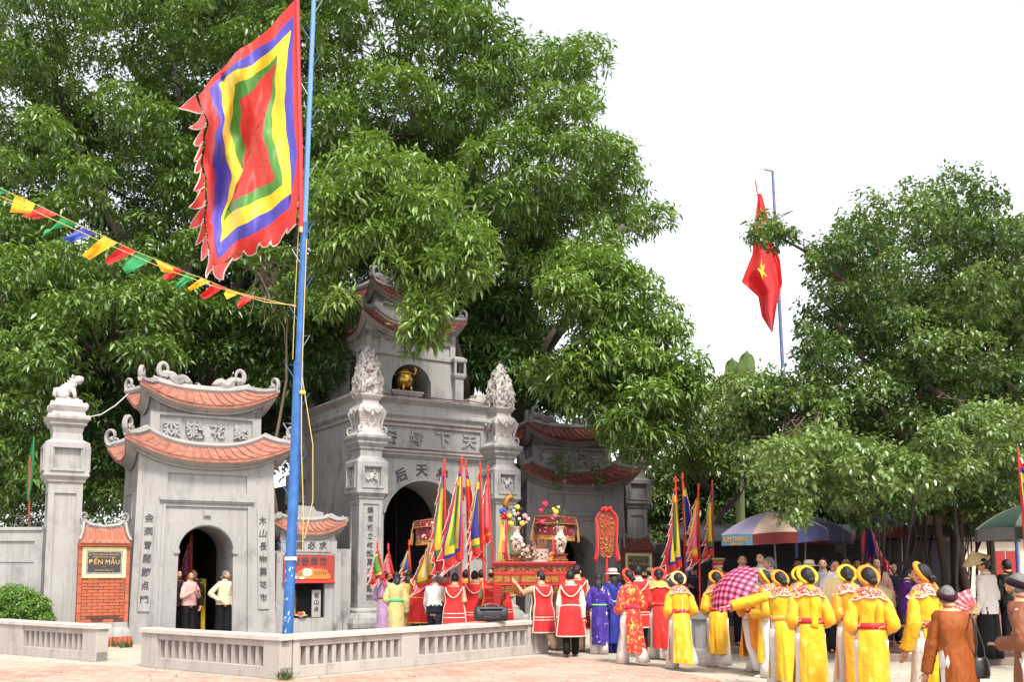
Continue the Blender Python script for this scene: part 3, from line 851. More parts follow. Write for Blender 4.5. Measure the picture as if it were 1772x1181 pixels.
# ================================================================== main gate
YM = radians(32)
MG = G(630, 1099)
main = empty('main_gate', MG, YM); tag(main, 'tall grey main gate with a stone tower, carved pillars and wide arch', 'gate')
XC = 1.93
def lantern_pillar(px, py, carved=True, txt=None, pm=M_PLM):
    pil = empty('pillar', (px, py, 0)); pil.parent = main
    mb = MB()
    mb.sqloft([(.46, 0), (.46, .12), (.50, .20), (.515, .30), (.49, .42), (.43, .50), (.38, .54), (.38, .60), (.35, .63), (.31, .66)])
    h = .31
    for k in range(4):
        mb.mat = Matrix.Rotation(k * pi / 2, 4, 'Z')
        f = MB(); facade(f, -h, h, .655, 3.33, [(-h + .10, h - .10, .74, 3.22, .03)], sides=False)
        mb.add([(v.x, v.y - h, v.z) for v in f.v], f.f)
    mb.mat = Matrix.Identity(4)
    mb.build('shaft', pm, pil)
    mb = MB()
    mb.sqloft([(.31, 3.325), (.34, 3.36), (.34, 3.40), (.42, 3.49), (.42, 3.53)])
    for k in range(4):
        mb.mat = Matrix.Rotation(k * pi / 2, 4, 'Z')
        f = MB(); facade(f, -.41, .41, 3.53, 4.26, [(-.22, .22, 3.68, 4.12, .08)], sides=False)
        mb.add([(v.x, v.y - .41, v.z) for v in f.v], f.f)
        frame(mb, -.29, .29, 3.61, 4.19, .045, .025, -.41)
    mb.mat = Matrix.Identity(4)
    mb.sqloft([(.41, 4.259), (.38, 4.30), (.31, 4.38), (.29, 4.41), (.29, 4.56), (.33, 4.60), (.33, 4.64), (.40, 4.73), (.40, 4.78), (.46, 4.86), (.46, 4.92), (.44, 4.93)])
    box = mb.build('lantern_box', pm, pil)
    if carved:
        for k in range(4):
            mb = MB(); mb.mat = Matrix.Rotation(k * pi / 2, 4, 'Z') @ Matrix.Translation((0, -.345, 3.9))
            rr = random.Random(k + int(px * 7))
            for _ in range(9):
                a = rr.uniform(0, 6.28); c = Vector((rr.uniform(-.12, .12), 0, rr.uniform(-.15, .14)))
                mb.tube([c + Vector((cos(a + t) * .06 * (1 - t * .15), -.015, sin(a + t) * .06)) for t in (0, .8, 1.6, 2.4, 3.2)], [.012, .02, .024, .018, .006], 5)
            mb.ball((0, -.01, .02), (.06, .03, .07), 8, 6)
            mb.build('relief', M_CARV, box)
        # leafy urn
        mb = MB()
        mb.sqloft([(.40, 4.931), (.37, 4.97), (.30, 5.03), (.25, 5.15), (.24, 5.28), (.29, 5.42), (.335, 5.52), (.33, 5.62), (.26, 5.72), (.22, 5.75), (.215, 5.84), (.27, 5.90), (.30, 5.95), (.30, 5.985)])
        for sx in (-1, 1):
            for sy in (-1, 1):
                curl(mb, (sx * .30, sy * .30, 4.95), (sx, sy), .13, .032)
                curl(mb, (sx * .25, sy * .25, 5.38), (-sx, -sy), .12, .026)
                mb.tube([(sx * .26, sy * .26, 5.08), (sx * .29, sy * .29, 5.3), (sx * .35, sy * .35, 5.52), (sx * .27, sy * .27, 5.7)], [.03, .035, .04, .02], 6)
        for k in range(4):
            mb.mat = Matrix.Rotation(k * pi / 2, 4, 'Z')
            for sx in (-1, 1):
                mb.tube([(sx * .03, -.33, 5.60), (sx * .12, -.355, 5.50), (sx * .22, -.35, 5.57), (sx * .26, -.34, 5.64)], [.03, .028, .028, .015], 6)
                mb.tube([(sx * .05, -.30, 5.20), (sx * .11, -.30, 5.32), (sx * .2, -.31, 5.30)], [.014, .018, .006], 5)
            mb.ball((0, -.335, 5.47), (.05, .035, .06), 7, 5)
        mb.mat = Matrix.Identity(4)
        mb.build('urn', M_CARV, pil)
        # carved finial: four phoenixes making a pointed spire
        mb = MB(); sd = px * 3.1 + py
        def fin(k):
            def fn(u, v):
                z = 5.98 + 1.26 * v
                hw = .265 * (1 - v ** 2.5) * (1 + .08 * sin(v * pi)) + .012
                s = -1 + 2 * u
                q = noise.noise((s * 2.6 + k * 9 + sd, v * 6.5, 1.7 + sd)); q2 = noise.noise((s * 5.5 + k * 5, v * 12, 4.2 + sd))
                d = (.05 * q + .05 * q2) * (1 - abs(s) ** 6 * .6) * (.5 + .5 * hw / .28)
                d += -.06 if (q < -.22 and abs(s) < .85) else 0.0
                R = Matrix.Rotation(k * pi / 2, 3, 'Z')
                return R @ Vector((s * hw, -hw - d, z))
            return fn
        for k in range(4): mb.grid(fin(k), 20, 40)
        rr = random.Random(int(px * 10 + py * 3))
        for k in range(4):
            mb.mat = Matrix.Rotation(k * pi / 2, 4, 'Z')
            for q in range(34):
                v = rr.uniform(.03, .9); hw = .265 * (1 - v ** 2.5); s = rr.uniform(-1, 1) * hw; a = rr.uniform(0, 6.28)
                c = Vector((s, -hw - .03, 5.98 + 1.26 * v))
                mb.tube([c + Vector((cos(a + t) * .055, -.03 * sin(t), sin(a + t) * .075)) for t in (0, .8, 1.6, 2.4, 3.0)], [.008, .015, .018, .012, .004], 5)
        mb.mat = Matrix.Identity(4)
        mb.build('finial', M_CARV, pil)
    if txt: glyphs(pil, txt, 0.0, .80, 3.16, .17, M_INK, -h + .028, bold=.003)
    return pil
random.seed(21)
lantern_pillar(0, 0, txt='綱常柱立屹然萬古顯靈於')
lantern_pillar(3.92, 0, txt='義門乾坤正氣千秋光海')
lantern_pillar(-.02, 4.4)
lantern_pillar(3.9, 4.4)

mb = MB()
facade(mb, -.12, 4.02, 0, 5.5, [(.38, 3.48, 4.74, 5.32, .06), (.30, 3.56, 0, 4.50, .05)], (1.78, 1.14, 2.82, 1.10), D=4.4, tunnel=1.7, closed_back=False)
mb.box((XC, -.02, 4.60), (3.5, .10, .09)); mb.box((XC, -.05, 4.66), (3.6, .14, .05))
cornice(mb, 2.07, 2.2, 2.2, [(0, 5.42), (.05, 5.44), (.05, 5.52), (.13, 5.60), (.13, 5.66), (.08, 5.70), (.08, 5.88), (.16, 5.95), (.22, 6.00), (.22, 6.06), (.02, 6.08)], XC + .02)
for v in mb.v: v.y += .28
mb.build('wall', M_PLM, main)
mb = MB(); mb.add([(.5, 1.75, 0), (3.06, 1.75, 0), (3.06, 1.75, 4.25), (.5, 1.75, 4.25), (.5, 10, 0), (3.06, 10, 0), (3.06, 10, 4.25), (.5, 10, 4.25)], [(4, 5, 6, 7), (0, 4, 7, 3), (1, 2, 6, 5), (3, 7, 6, 2)]); mb.build('added_dark_passage', M_INSHADE, main)  # deep box added to blacken the arch, its colour painted as shade
# arch hood with the five seal characters
n = 30; mb = MB()
for i in range(n):
    a, b = radians(12 + 156 * i / n), radians(12 + 156 * (i + 1) / n)
    q = lambda r, t: (1.78 + -cos(t) * r, 2.82 + sin(t) * r * .965)
    mb.ext([q(1.17, a), q(1.17, b), q(1.62, b), q(1.62, a)], .315, .36)
    mb.ext([q(1.14, a), q(1.14, b), q(1.20, b), q(1.20, a)], .28, .37)
hood = mb.build('arch_hood', M_PLM, main)
for ch, a in zip('闕后天楊宋', (33, 62, 87, 112, 143)):
    t = text_mb(ch, .34, .008, .012); r = 1.41; an = radians(a)
    o = t.build('inscription', M_INK, hood, loc=(1.78 - cos(an) * r, .312, 2.82 + sin(an) * r * .965))
    o.rotation_euler = (0, radians(a - 90) * .75, 0)
for i, ch in enumerate('儀母下天'):
    t = text_mb(ch, .44, .03, .012, hand=.06); t.build('relief_character', M_MOS, main, loc=(.74 + .80 * i, .325, 5.03))
# tower
TWY = 1.30
tower = empty('tower', (XC - .06, TWY, 6.06)); tower.parent = main
mb = MB()
mb.box((-1.05, 1.0, .12), (.9, 2.2, .24)); mb.box((1.05, 1.0, .12), (.9, 2.2, .24))
f = MB(); facade(f, -1.36, 1.36, .02, 2.0, [(-1.2, -.95, 1.48, 1.80, .06), (-.8, .8, 1.52, 1.80, .06), (.95, 1.2, 1.48, 1.80, .06)], (0, .60, .58, .58), D=2.0, tunnel=1.5)
mb.add(f.v, f.f)
mb.box((0, -.01, 1.38), (2.76, .07, .06)); mb.box((-1.37, 1.0, 1.38), (.06, 1.96, .06))
frame(mb, -1, 1, 1.46, 1.84, .05, .02) if 0 else None

mb.build('wall', M_PLM, tower)
mb = MB(); mb.ext([(-.16, .34), (.16, .34), (.16, .95), (.10, 1.10), (0, 1.15), (-.10, 1.10), (-.16, .95)], 0, .03)
o = mb.build('niche_shade', M_INSHADE, tower, loc=(-1.395, .85, .10)); o.rotation_euler = (0, 0, -pi / 2)  # flat slab, the shade of a niche painted as its colour
mb = MB(); mb.box((0, 1.55, .7), (1.4, .06, 1.4)); mb.build('back_wall', M_INSHADE, tower)
for sx in (-1, 1):
    for yy in (-.05, 2.05):
        mb = MB(); mb.sqloft([(.13, .2), (.13, .85), (.17, .90), (.19, .95), (.19, 1.02)], (sx * 1.40, yy, 0))
        for ax, ay in ((-1, -1), (1, -1), (1, 1), (-1, 1)): mb.box((sx * 1.40 + ax * .15, yy + ay * .15, 1.18), (.06, .06, .34))
        mb.sqloft([(.19, 1.34), (.20, 1.38), (.20, 1.44), (.12, 1.50)], (sx * 1.40, yy, 0))
        mb.build('corner_lantern', M_PLM, tower)
hip_roof(tower, 1.0, 1.46, 1.10, 2.02, .50, .14, 1.0, .66, 2.34, .34, 16, 12, M_TILED, M_PLM, M_PLD, 1.36, 1.0, 1.84, 0.24, old=True)
mb = MB(); f = MB(); facade(f, -1.0, 1.0, 2.15, 3.16, [(-.75, .75, 2.52, 2.92, .07)], D=1.4); mb.add([(v.x, v.y + .30, v.z) for v in f.v], f.f)
mb.build('upper_wall', M_PLM, tower)
hip_roof(tower, 1.0, 1.12, .84, 3.06, .42, .12, .75, .10, 3.46, .12, 13, 10, M_TILED, M_PLM, M_PLD, 1.0, .70, 2.90, 0.22, old=True)
dragon_ridge(tower, .78, 1.0, 3.48, .13, M_PLD)
# bare coping blocks and electric cord on the gate top
mb = MB(); mb.box((3.55, .75, 6.19), (.55, .4, .22)); mb.box((3.75, .9, 6.38), (.32, .4, .18)); mb.build('parapet', M_CARV, main, bevel=.015)
M_CORD = mat('red_cord', hexc(110, 44, 44), 0.6)
mb = MB(); pth = [(-.1 + 4.0 * i / 30, -.02 + .01 * sin(i * 1.9), 5.36 + .012 * noise.noise((i * .7, 0, 0))) for i in range(31)]
mb.tube(pth, .012, 4)
mb.tube([(.35 + 3.1 * i / 24, .26, 4.735 + .014 * noise.noise((i * .8, 3, 0))) for i in range(25)], .012, 4)
mb.tube([(.4 + 3.5 * i / 30, .03, 6.09 - .05 * sin(i * .5) * noise.noise((i * .2, 5, 0))) for i in range(31)], .016, 4)
mb.build('cord', M_CORD, main)

# golden burner on its stone altar inside the tower arch
M_GOLD = mat('gilt_bronze', (0.62, 0.36, 0.07), 0.32, metal=0.9, var=0.35, scale=14)
alt = empty('stone_altar', main.matrix_basis @ Vector((XC - .20, TWY + .05, 6.08))); alt.rotation_euler = (0, 0, YM)
tag(alt, 'small grey stone altar in the arch of the main gate tower', 'altar')
mb = MB(); mb.box((0, .12, .06), (.86, .40, .10)); mb.box((0, .12, .30), (.90, .44, .06)); mb.box((0, .12, .36), (.98, .48, .06)); mb.box((0, .14, .19), (.74, .30, .20))
for sx in (-1, 1): curl(mb, (sx * .40, -.02, .08), (sx, 0), .09, .03)
mb.tube([(-.38, -.1, .24), (-.2, -.1, .19), (0, -.1, .23), (.2, -.1, .19), (.38, -.1, .24)], .022, 5)
mb.build('altar_body', M_PLM, alt, bevel=.008)
bur = MB()
bur.lathe([(.06, .10), (.20, .16), (.255, .28), (.245, .38), (.19, .44), (.20, .47), (.235, .50), (.235, .53), (.20, .53), (.16, .56), (.10, .63), (.04, .67)], 20)
for a in (0.5, 2.6, 4.7): bur.tube([(cos(a) * .16, sin(a) * .16, .20), (cos(a) * .21, sin(a) * .21, .10), (cos(a) * .19, sin(a) * .19, 0)], [.06, .045, .05], 7)
for sx in (-1, 1): bur.tube([(sx * .2, 0, .47), (sx * .30, 0, .50), (sx * .32, 0, .62), (sx * .27, 0, .68)], [.03, .03, .03, .02], 6)
b = bur.build('incense_burner', M_GOLD, loc=main.matrix_basis @ Vector((XC - .20, TWY + .17, 6.47)), smooth=True)
tag(b, 'round golden incense burner inside the tower arch', 'burner')

# ================================================================== small roadside shrine between the gates
YS = radians(30)
SH = G(530, 1104)
shr = empty('shrine', SH, YS); tag(shr, 'small shrine with a red tiger board hung above its dark niche', 'shrine')
mb = MB()
facade(mb, -.66, .72, 0, 2.3, [(-.40, .44, .45, 1.95, .9), (-.50, .54, 2.02, 2.30, -.02)], D=1.0)
mb.box((-.86, .3, 1.02), (.40, .4, 2.04)); mb.box((.92, .3, 1.05), (.40, .4, 2.10))
mb.box((.74, .02, 1.0), (.16, .1, 2.0)); mb.box((-.70, .02, 1.0), (.12, .1, 2.0))
mb.build('wall', M_PLM, shr)
mb = MB(); mb.box((.02, .86, 1.2), (.86, .05, 1.5)); mb.box((-.41, .5, 1.2), (.03, .8, 1.5)); mb.box((.45, .5, 1.2), (.03, .8, 1.5)); mb.box((.02, .5, .44), (.86, .85, .06))
mb.build('niche', M_INSHADE, shr)
hip_roof(shr, .35, .84, .48, 2.50, .26, .06, .62, .10, 2.74, .10, 12, 6, M_TILE, M_PLM, M_RIDGE, .68, .35, 2.32, 0.09, bead=.02)
mb = MB(); mb.ext([(-.45, 2.72), (.45, 2.72), (.45, 2.98), (.26, 3.02), (.2, 3.12), (-.2, 3.14), (-.3, 3.06), (-.45, 3.0)], .22, .42); mb.build('crest', M_PLM, shr, bevel=.01)
for i, ch in enumerate('應必求'):
    t = text_mb(ch, .19, .006, .004); t.build('inscription', M_INK, shr, loc=(-.20 + .28 * i, -.026, 2.16))
M_REDB = mat('red_board', hexc(160, 52, 42), 0.7, col2=hexc(126, 38, 34), scale=9)
M_TIG = mat('tiger_orange', hexc(206, 128, 48), 0.7, col2=hexc(170, 96, 36), scale=16)
M_TIGW = mat('tiger_white', hexc(226, 210, 176), 0.7, var=0.2)
bd = empty('tiger_board', along(SH, YS, .02, -.05, 1.28), YS); tag(bd, 'red painted board showing a lying tiger, hung over the shrine niche', 'board')
mb = MB(); mb.box((0, 0, .33), (1.24, .03, .66)); mb.build('panel', M_REDB, bd)
mb = MB(); mb.box((0, -.012, .02), (1.27, .07, .05)); mb.build('ledge', mat('red_trim', hexc(176, 40, 34), .6), bd, bevel=.008)
tg = MB()
tg.ext([(-.40, .10), (-.42, .18), (-.33, .24), (-.22, .30), (-.12, .36), (0, .34), (.06, .38), (.14, .33), (.3, .34), (.44, .30), (.52, .20), (.52, .10)], -.024, -.012)
tg.build('tiger_body', M_TIG, bd)
tg = MB()
tg.ball((-.05, -.026, .25), (.12, .012, .10), 10, 6); tg.ball((-.36, -.026, .13), (.07, .01, .03), 8, 5); tg.ball((-.18, -.026, .12), (.08, .01, .03), 8, 5)
tg.build('tiger_face', M_TIGW, bd)
tg = MB()
for i in range(9):
    x = .10 + .045 * i
    tg.tube([(x, -.028, .32 - .01 * abs(i - 4)), (x + .03, -.028, .24), (x + .015, -.028, .15)], [.004, .009, .003], 4)
for x, z in ((-.09, .27), (-.01, .27), (-.05, .22)): tg.ball((x, -.04, z), (.014, .005, .012), 6, 4)
for i in range(4): tg.tube([(-.3 + .05 * i, -.028, .25 + .02 * i), (-.27 + .05 * i, -.028, .19 + .02 * i)], [.003, .008], 4)
tg.build('tiger_stripes', M_INK, bd)
for i, ch in enumerate('奇陽靈祠'):
    t = text_mb(ch, .18, .004, .006); t.build('inscription', M_INK, bd, loc=(-.32 + .22 * i, -.022, .51))
mb = MB(); mb.box((0, 0, .32), (.22, .04, .64))
cp = mb.build('couplet_tablet', M_PL, loc=along(SH, YS, .26, .10, .47), rz=YS); tag(cp, 'white tablet with ink characters standing in the shrine niche', 'tablet')
glyphs(cp, '青山白', 0, .10, .58, .13, M_INK, -.022)
fr = empty('offering_plate', along(SH, YS, -.12, .06, .47), YS); tag(fr, 'plate of fruit offered in the shrine niche', 'plate')
mb = MB(); mb.lathe([(.05, 0), (.06, .02), (.15, .05), (.16, .055), (.14, .04), (.02, .03)], 14); mb.build('plate', mat('white_china', hexc(215, 212, 205), .3), fr)
for (x, y, z, r, c) in ((-.05, 0, .09, .045, (196, 40, 36)), (.05, -.02, .09, .045, (222, 186, 60)), (.0, .05, .09, .045, (90, 130, 50)), (.01, -.05, .09, .04, (214, 60, 44))):
    mb = MB(); mb.ball((x, y, z), r, 9, 7); mb.build('fruit', mat('fruit%d%d' % (c[0], c[1]), hexc(*c), .4), fr, smooth=True)
st = MB(); st.lathe([(.07, 0), (.09, .05), (.06, .12), (.05, .3), (.075, .42), (.05, .5), (.055, .58), (.03, .64)], 12)
o = st.build('deity_statue', mat('statue_gilt', hexc(140, 104, 52), .5, var=.4), loc=along(SH, YS, -.22, .32, .47), smooth=True); tag(o, 'small gilded statue standing deep in the shrine niche', 'statue')

# ================================================================== blue flag pole
M_BLUE = mat('blue_paint', hexc(46, 100, 162), 0.5, col2=hexc(28, 70, 128), scale=5, bump=.3)
M_SCRATCH = mat('worn_paint', hexc(176, 196, 208), 0.7, var=.3)
M_STEEL = mat('bare_steel', hexc(150, 158, 170), 0.45, metal=.6)
PB = Q(495, 15.7)
PT = P(546, -70, 15.75)
pole = empty('flag_pole', PB); tag(pole, 'tall blue steel pole with wire rungs behind the low wall', 'pole')
def pp(z): return Vector(((PT.x - PB.x) * z / PT.z, (PT.y - PB.y) * z / PT.z, z))
ZJ = 4.95
mb = MB(); mb.tube([pp(0), pp(ZJ * .5), pp(ZJ)], [.088, .084, .080], 14); mb.tube([pp(ZJ - .02), pp(ZJ + .02)], [.084, .084], 14); mb.build('lower_tube', M_BLUE, pole, smooth=False)
mb = MB(); mb.tube([pp(ZJ), pp(7.3)], [.062, .058], 12); mb.build('middle_tube', M_BLUE, pole)
mb = MB(); mb.tube([pp(7.3), pp(PT.z)], [.046, .036], 10); mb.build('upper_tube', mat('grey_blue_paint', hexc(92, 130, 180), .5), pole)
for i in range(22):
    z = .95 + .48 * i
    if z > PT.z - .2: break
    sg = 1 if i % 2 else -1; r = .085 if z < ZJ else (.06 if z < 7.3 else .045)
    mb = MB(); c = pp(z)
    mb.tube([c + Vector((sg * r * .8, -.02, .12)), c + Vector((sg * (r + .115), -.05, .13)), c + Vector((sg * r * .8, -.03, -.08))], .008, 5)
    mb.build('rung', M_BLUE if i % 3 else M_STEEL, pole)
mb = MB()
rr = random.Random(4)
for i in range(16):
    z = rr.uniform(.55, 1.7) if i < 11 else rr.uniform(.78, .92); a = rr.uniform(-.9, .9); c = pp(z); R = .0895
    d = Vector((sin(a) * R, -cos(a) * R, 0)); e = Vector((cos(a), sin(a), 0)) * rr.uniform(.006, .02); hgt = rr.uniform(.02, .07)
    mb.add([c + d - e, c + d + e * .3 - Vector((0, 0, hgt * .3)), c + d + e + Vector((0, 0, hgt)), c + d + Vector((0, 0, hgt * .5)) - e * .2], [(0, 1, 2, 3)])
mb.build('paint_scratches', M_SCRATCH, pole)
M_ROPE = mat('yellow_rope', hexc(206, 176, 108), 0.9, var=.2)
mb = MB(); mb.tube([pp(1.75) + Vector((.09 * cos(a), .09 * sin(a), .015 * (a / 6.28))) for a in [i * .5 for i in range(40)]], .012, 5); mb.build('lashing', mat('white_rope', hexc(220, 210, 200), .9), pole)
mb = MB(); mb.tube([pp(7.4) + Vector((-.09, -.02, 0)), pp(6) + Vector((-.1, -.03, 0)), pp(5.0) + Vector((-.09, -.05, 0))], .006, 4)
mb.tube([pp(7.0) + Vector((.06, -.08, 0)), pp(4.6) + Vector((.08, -.1, 0)), pp(3.5) + Vector((.13, -.14, 0)), pp(2.6) + Vector((.20, -.16, 0)), pp(1.9) + Vector((.22, -.16, 0))], .007, 4)
mb.tube([pp(4.7) + Vector((.08, -.08, 0)), pp(3.6) + Vector((.30, -.1, 0)), pp(2.7) + Vector((.34, -.12, 0)), pp(2.1) + Vector((.24, -.16, 0))], .007, 4)
mb.build('halyard', M_ROPE, pole)
mb = MB(); mb.lathe([(.03, -.03), (.05, -.02), (.05, .02), (.03, .03)], 10); mb.build('insulator', mat('yellow_plastic', hexc(230, 190, 60), .4), pole, loc=pp(4.45) + Vector((.10, -.09, 0)))

# ================================================================== big five-colour festival flag
def cloth(name, r, g, b, r2=None): return mat(name, hexc(r, g, b), 0.55, col2=r2 and hexc(*r2), scale=3, sheen=.2, trans=.42, bump=.6, bscale=5, bdist=.05, stretch=(1, 1, .35), var=.14)
M_FR, M_FB, M_FY, M_FG = cloth('cloth_red', 222, 54, 48), cloth('cloth_blue', 84, 76, 186), cloth('cloth_yellow', 244, 212, 50), cloth('cloth_green', 84, 146, 60)
M_FW = cloth('cloth_white', 228, 214, 208); M_FP = cloth('cloth_pink', 236, 120, 140); M_FO = cloth('cloth_orange', 240, 150, 40)
M_FDB = cloth('cloth_deep_blue', 44, 52, 158)
FO = PB + pp(6.2) + Vector((-.16, -.12, 0)); FN = Vector((-.22, -1, 0)).normalized()
def fpt(px, py, extra=0.0):
    e_ = min(1, abs(px - 520) / 60); px, py = px + e_ * (3.0 * sin(py * .05 + px * .012) + 1.5 * sin(py * .13)), py + e_ * (4.5 * sin(px * .055 + 1) + 1.5 * sin(px * .15))
    p = PL(px, py, FO, FN)
    dx = (px - 520) / 200.0
    w = .20 * sin(px * .043 + py * .021) + .12 * sin(px * .085 - py * .03 + 1.3) + .055 * sin(px * .19 + py * .045) + .05 * noise.noise((px * .03, py * .012, 2.0)) * 2 + .015 * sin(px * .42 - py * .1)
    k = 1.35 * w * min(1, abs(dx) * 1.6) + extra
    return CAMV + (p - CAMV) * (1 - k / (p - CAMV).length)
LV = {
 'c0': [(480, 103), (440, 151), (413, 178), (415, 212), (427, 262), (400, 356), (436, 332), (472, 307), (460, 240), (456, 206)],
 'c1': [(482, 92), (440, 132), (405, 152), (398, 215), (416, 299), (390, 384), (438, 350), (489, 320), (477, 250), (469, 196)],
 'c2': [(503, 52), (438, 112), (381, 144), (386, 215), (398, 315), (381, 418), (441, 379), (505, 335), (500, 260), (491, 170)],
 'c3': [(508, 28), (431, 96), (362, 153), (377, 213), (369, 288), (372, 447), (432, 408), (502, 361), (514, 268), (506, 170)],
 'c4': [(512, -2), (426, 80), (343, 160), (358, 213), (354, 290), (364, 462), (430, 432), (512, 390), (521, 268), (515, 130)]}
def dens(ps, m=12):
    out = []
    for i in range(len(ps)):
        a, b = ps[i], ps[(i + 1) % len(ps)]
        for k in range(m): out.append((a[0] + (b[0] - a[0]) * k / m, a[1] + (b[1] - a[1]) * k / m))
    return out
LVd = {k: dens(v) for k, v in LV.items()}
flag = empty('festival_flag', FO); tag(flag, 'huge five-colour festival flag with flame edges flying on the blue pole', 'flag')
fi = Matrix.Translation(-FO)
def strip(a, b, name, m, sub=5):
    mb = MB(); mb.mat = fi; n = len(a); rs = []
    for k in range(sub + 1):
        t = k / sub; row = [fpt(p[0] + (q[0] - p[0]) * t, p[1] + (q[1] - p[1]) * t) for p, q in zip(a, b)]
        rs.append(row + [row[0]])
    mb.rings(rs, False, False); return mb.build(name, m, flag, smooth=True)
ctr = (445, 232)
strip(LVd['c0'], [(p[0] * .02 + ctr[0] * .98, p[1] * .02 + ctr[1] * .98) for p in LVd['c0']], 'red_centre', M_FR, 8)
strip(LVd['c1'], LVd['c0'], 'green_band', M_FG)
strip(LVd['c2'], LVd['c1'], 'yellow_band', M_FY)
strip(LVd['c3'], LVd['c2'], 'blue_band', M_FB)
strip(LVd['c4'], LVd['c3'], 'red_border', M_FR)
teeth = [((338, 160), (308, 190), (350, 190)), ((350, 186), (326, 222), (354, 214)), ((353, 208), (336, 246), (352, 244)), ((352, 236), (340, 274), (351, 268)),
         ((351, 262), (335, 296), (350, 288)), ((350, 284), (334, 328), (352, 318)), ((351, 312), (326, 360), (354, 350)), ((353, 342), (330, 394), (356, 380)), ((356, 374), (340, 420), (358, 405)),
         ((358, 400), (344, 446), (361, 432)), ((360, 428), (358, 478), (368, 462)), ((366, 458), (388, 484), (398, 452)), ((398, 450), (415, 448), (418, 438)), ((418, 438), (441, 436), (448, 420)), ((448, 420), (466, 418), (468, 410)), ((466, 412), (482, 418), (496, 396)), ((496, 396), (500, 400), (512, 388))]
mp_ = MB(); mp_.mat = fi
for a, t, b in teeth:
    mb = MB(); mb.mat = fi; rs = []; ea = []; eb = []
    for k in range(7):
        s = k / 6; cv = s * s * 0.35
        def mix(p, q, s=s): return (p[0] + (q[0] - p[0]) * s, p[1] + (q[1] - p[1]) * s)
        m_ = ((a[0] + b[0]) / 2, (a[1] + b[1]) / 2)
        L_, R_ = mix(a, t), mix(b, t)
        bend = 7 * sin(s * pi)
        L_, R_ = (L_[0] - bend * .4, L_[1] + bend), (R_[0] - bend * .4, R_[1] + bend * .4)
        rs.append([fpt(*L_), fpt((L_[0] + R_[0]) / 2, (L_[1] + R_[1]) / 2, .012), fpt(*R_)]); ea.append(fpt(*L_)); eb.append(fpt(*R_))
    mb.rings(rs, False, False); mb.build('flame_tongue', M_FR, flag, smooth=True)
    mp_.tube(ea + eb[::-1], .011, 4)
mp_.build('piping', M_FW, flag)
mb = MB(); mb.mat = fi; mb.tube([fpt(515, -12), fpt(517, 130), fpt(520, 260), fpt(521, 392)], [.035, .035, .04, .035], 7); mb.build('hoist_sleeve', mat('dark_red_cloth', hexc(176, 24, 34), .6), flag)
mb = MB(); mb.mat = fi; mb.tube([fpt(521, 385), fpt(521, 402)], .028, 7); mb.build('stick_end', mat('bamboo', hexc(196, 160, 104), .7), flag)

# ================================================================== bunting
bunt = empty('bunting', P(255, 430, 13.0)); tag(bunt, 'string of coloured pennants tied to the blue pole', 'bunting')
bo = Vector(bunt.location)
def bd_(px): return 10.6 + (15.5 - 10.6) * (px / 510.0)
def bpt(px, py, dy=0.0): return P(px, py, bd_(px) + dy) - bo
mb = MB(); mb.tube([bpt(*q) for q in ((-50, 302), (0, 325), (26, 338), (71, 358), (107, 375), (144, 393), (180, 409), (213, 425), (239, 437), (269, 449), (301, 462), (322, 472), (348, 481), (369, 490), (395, 501), (423, 510), (441, 514), (512, 531))], .006, 4); mb.build('cord', M_ROPE, bunt)
mb = MB(); mb.tube([bpt(q[0], q[1], -.05) for q in ((-50, 318), (0, 339), (61, 366), (166, 414), (286, 466), (380, 499), (459, 523), (512, 529))], .007, 4); mb.build('cord', M_ROPE, bunt)
PEN = [('g', (-60, 75), (55, 120), (-120, 150), (0, 140)), ('y', (100, 145), (235, 205), (65, 260), (205, 268)), ('r', (275, 225), (380, 280), (135, 285), (235, 305)), ('g', (410, 295), (525, 350), (275, 435), (300, 375)),
       ('b', (555, 360), (635, 405), (408, 440), (470, 462)), ('y', (690, 420), (780, 465), (545, 545), (595, 578)), ('r', (820, 480), (910, 520), (700, 575), (718, 615)), ('g', (920, 530), (1020, 575), (805, 620), (845, 675)),
       ('y', (1035, 575), (1155, 630), (1075, 655), (1150, 667)), ('r', (1160, 625), (1220, 650), (1080, 698), (1120, 716)), ('g', (1240, 665), (1310, 690), (1160, 760), (1185, 768)), ('y', (1340, 700), (1400, 725), (1250, 765), (1265, 785)),
       ('r', (1420, 735), (1500, 760), (1328, 822), (1372, 840)), ('y', (1520, 775), (1600, 800), (1490, 800), (1512, 842)), ('r', (1630, 810), (1700, 825), (1575, 870), (1590, 908))]
PM = {'g': cloth('pennant_green', 20, 150, 84), 'y': cloth('pennant_yellow', 246, 186, 24), 'r': cloth('pennant_red', 216, 34, 36), 'b': cloth('pennant_blue', 60, 82, 176)}
for k, (c, a, b, d, e) in enumerate(PEN):
    mb = MB(); z = lambda p: (p[0] / 3.852, 300 + p[1] / 3.852)
    a, b, d, e = z(a), z(b), z(d), z(e)
    def fn(u, v):
        t = (a[0] + (b[0] - a[0]) * u, a[1] + (b[1] - a[1]) * u); q = (d[0] + (e[0] - d[0]) * u, d[1] + (e[1] - d[1]) * u)
        x, y = t[0] + (q[0] - t[0]) * v, t[1] + (q[1] - t[1]) * v
        Y = bd_((a[0] + b[0]) / 2) + .05 * sin(u * 5 + k) * v + .08 * sin(v * 4 + k * 2) * v
        return P(x, y, Y) - bo
    mb.grid(fn, 6, 8); mb.build('pennant', PM[c], bunt, smooth=True)

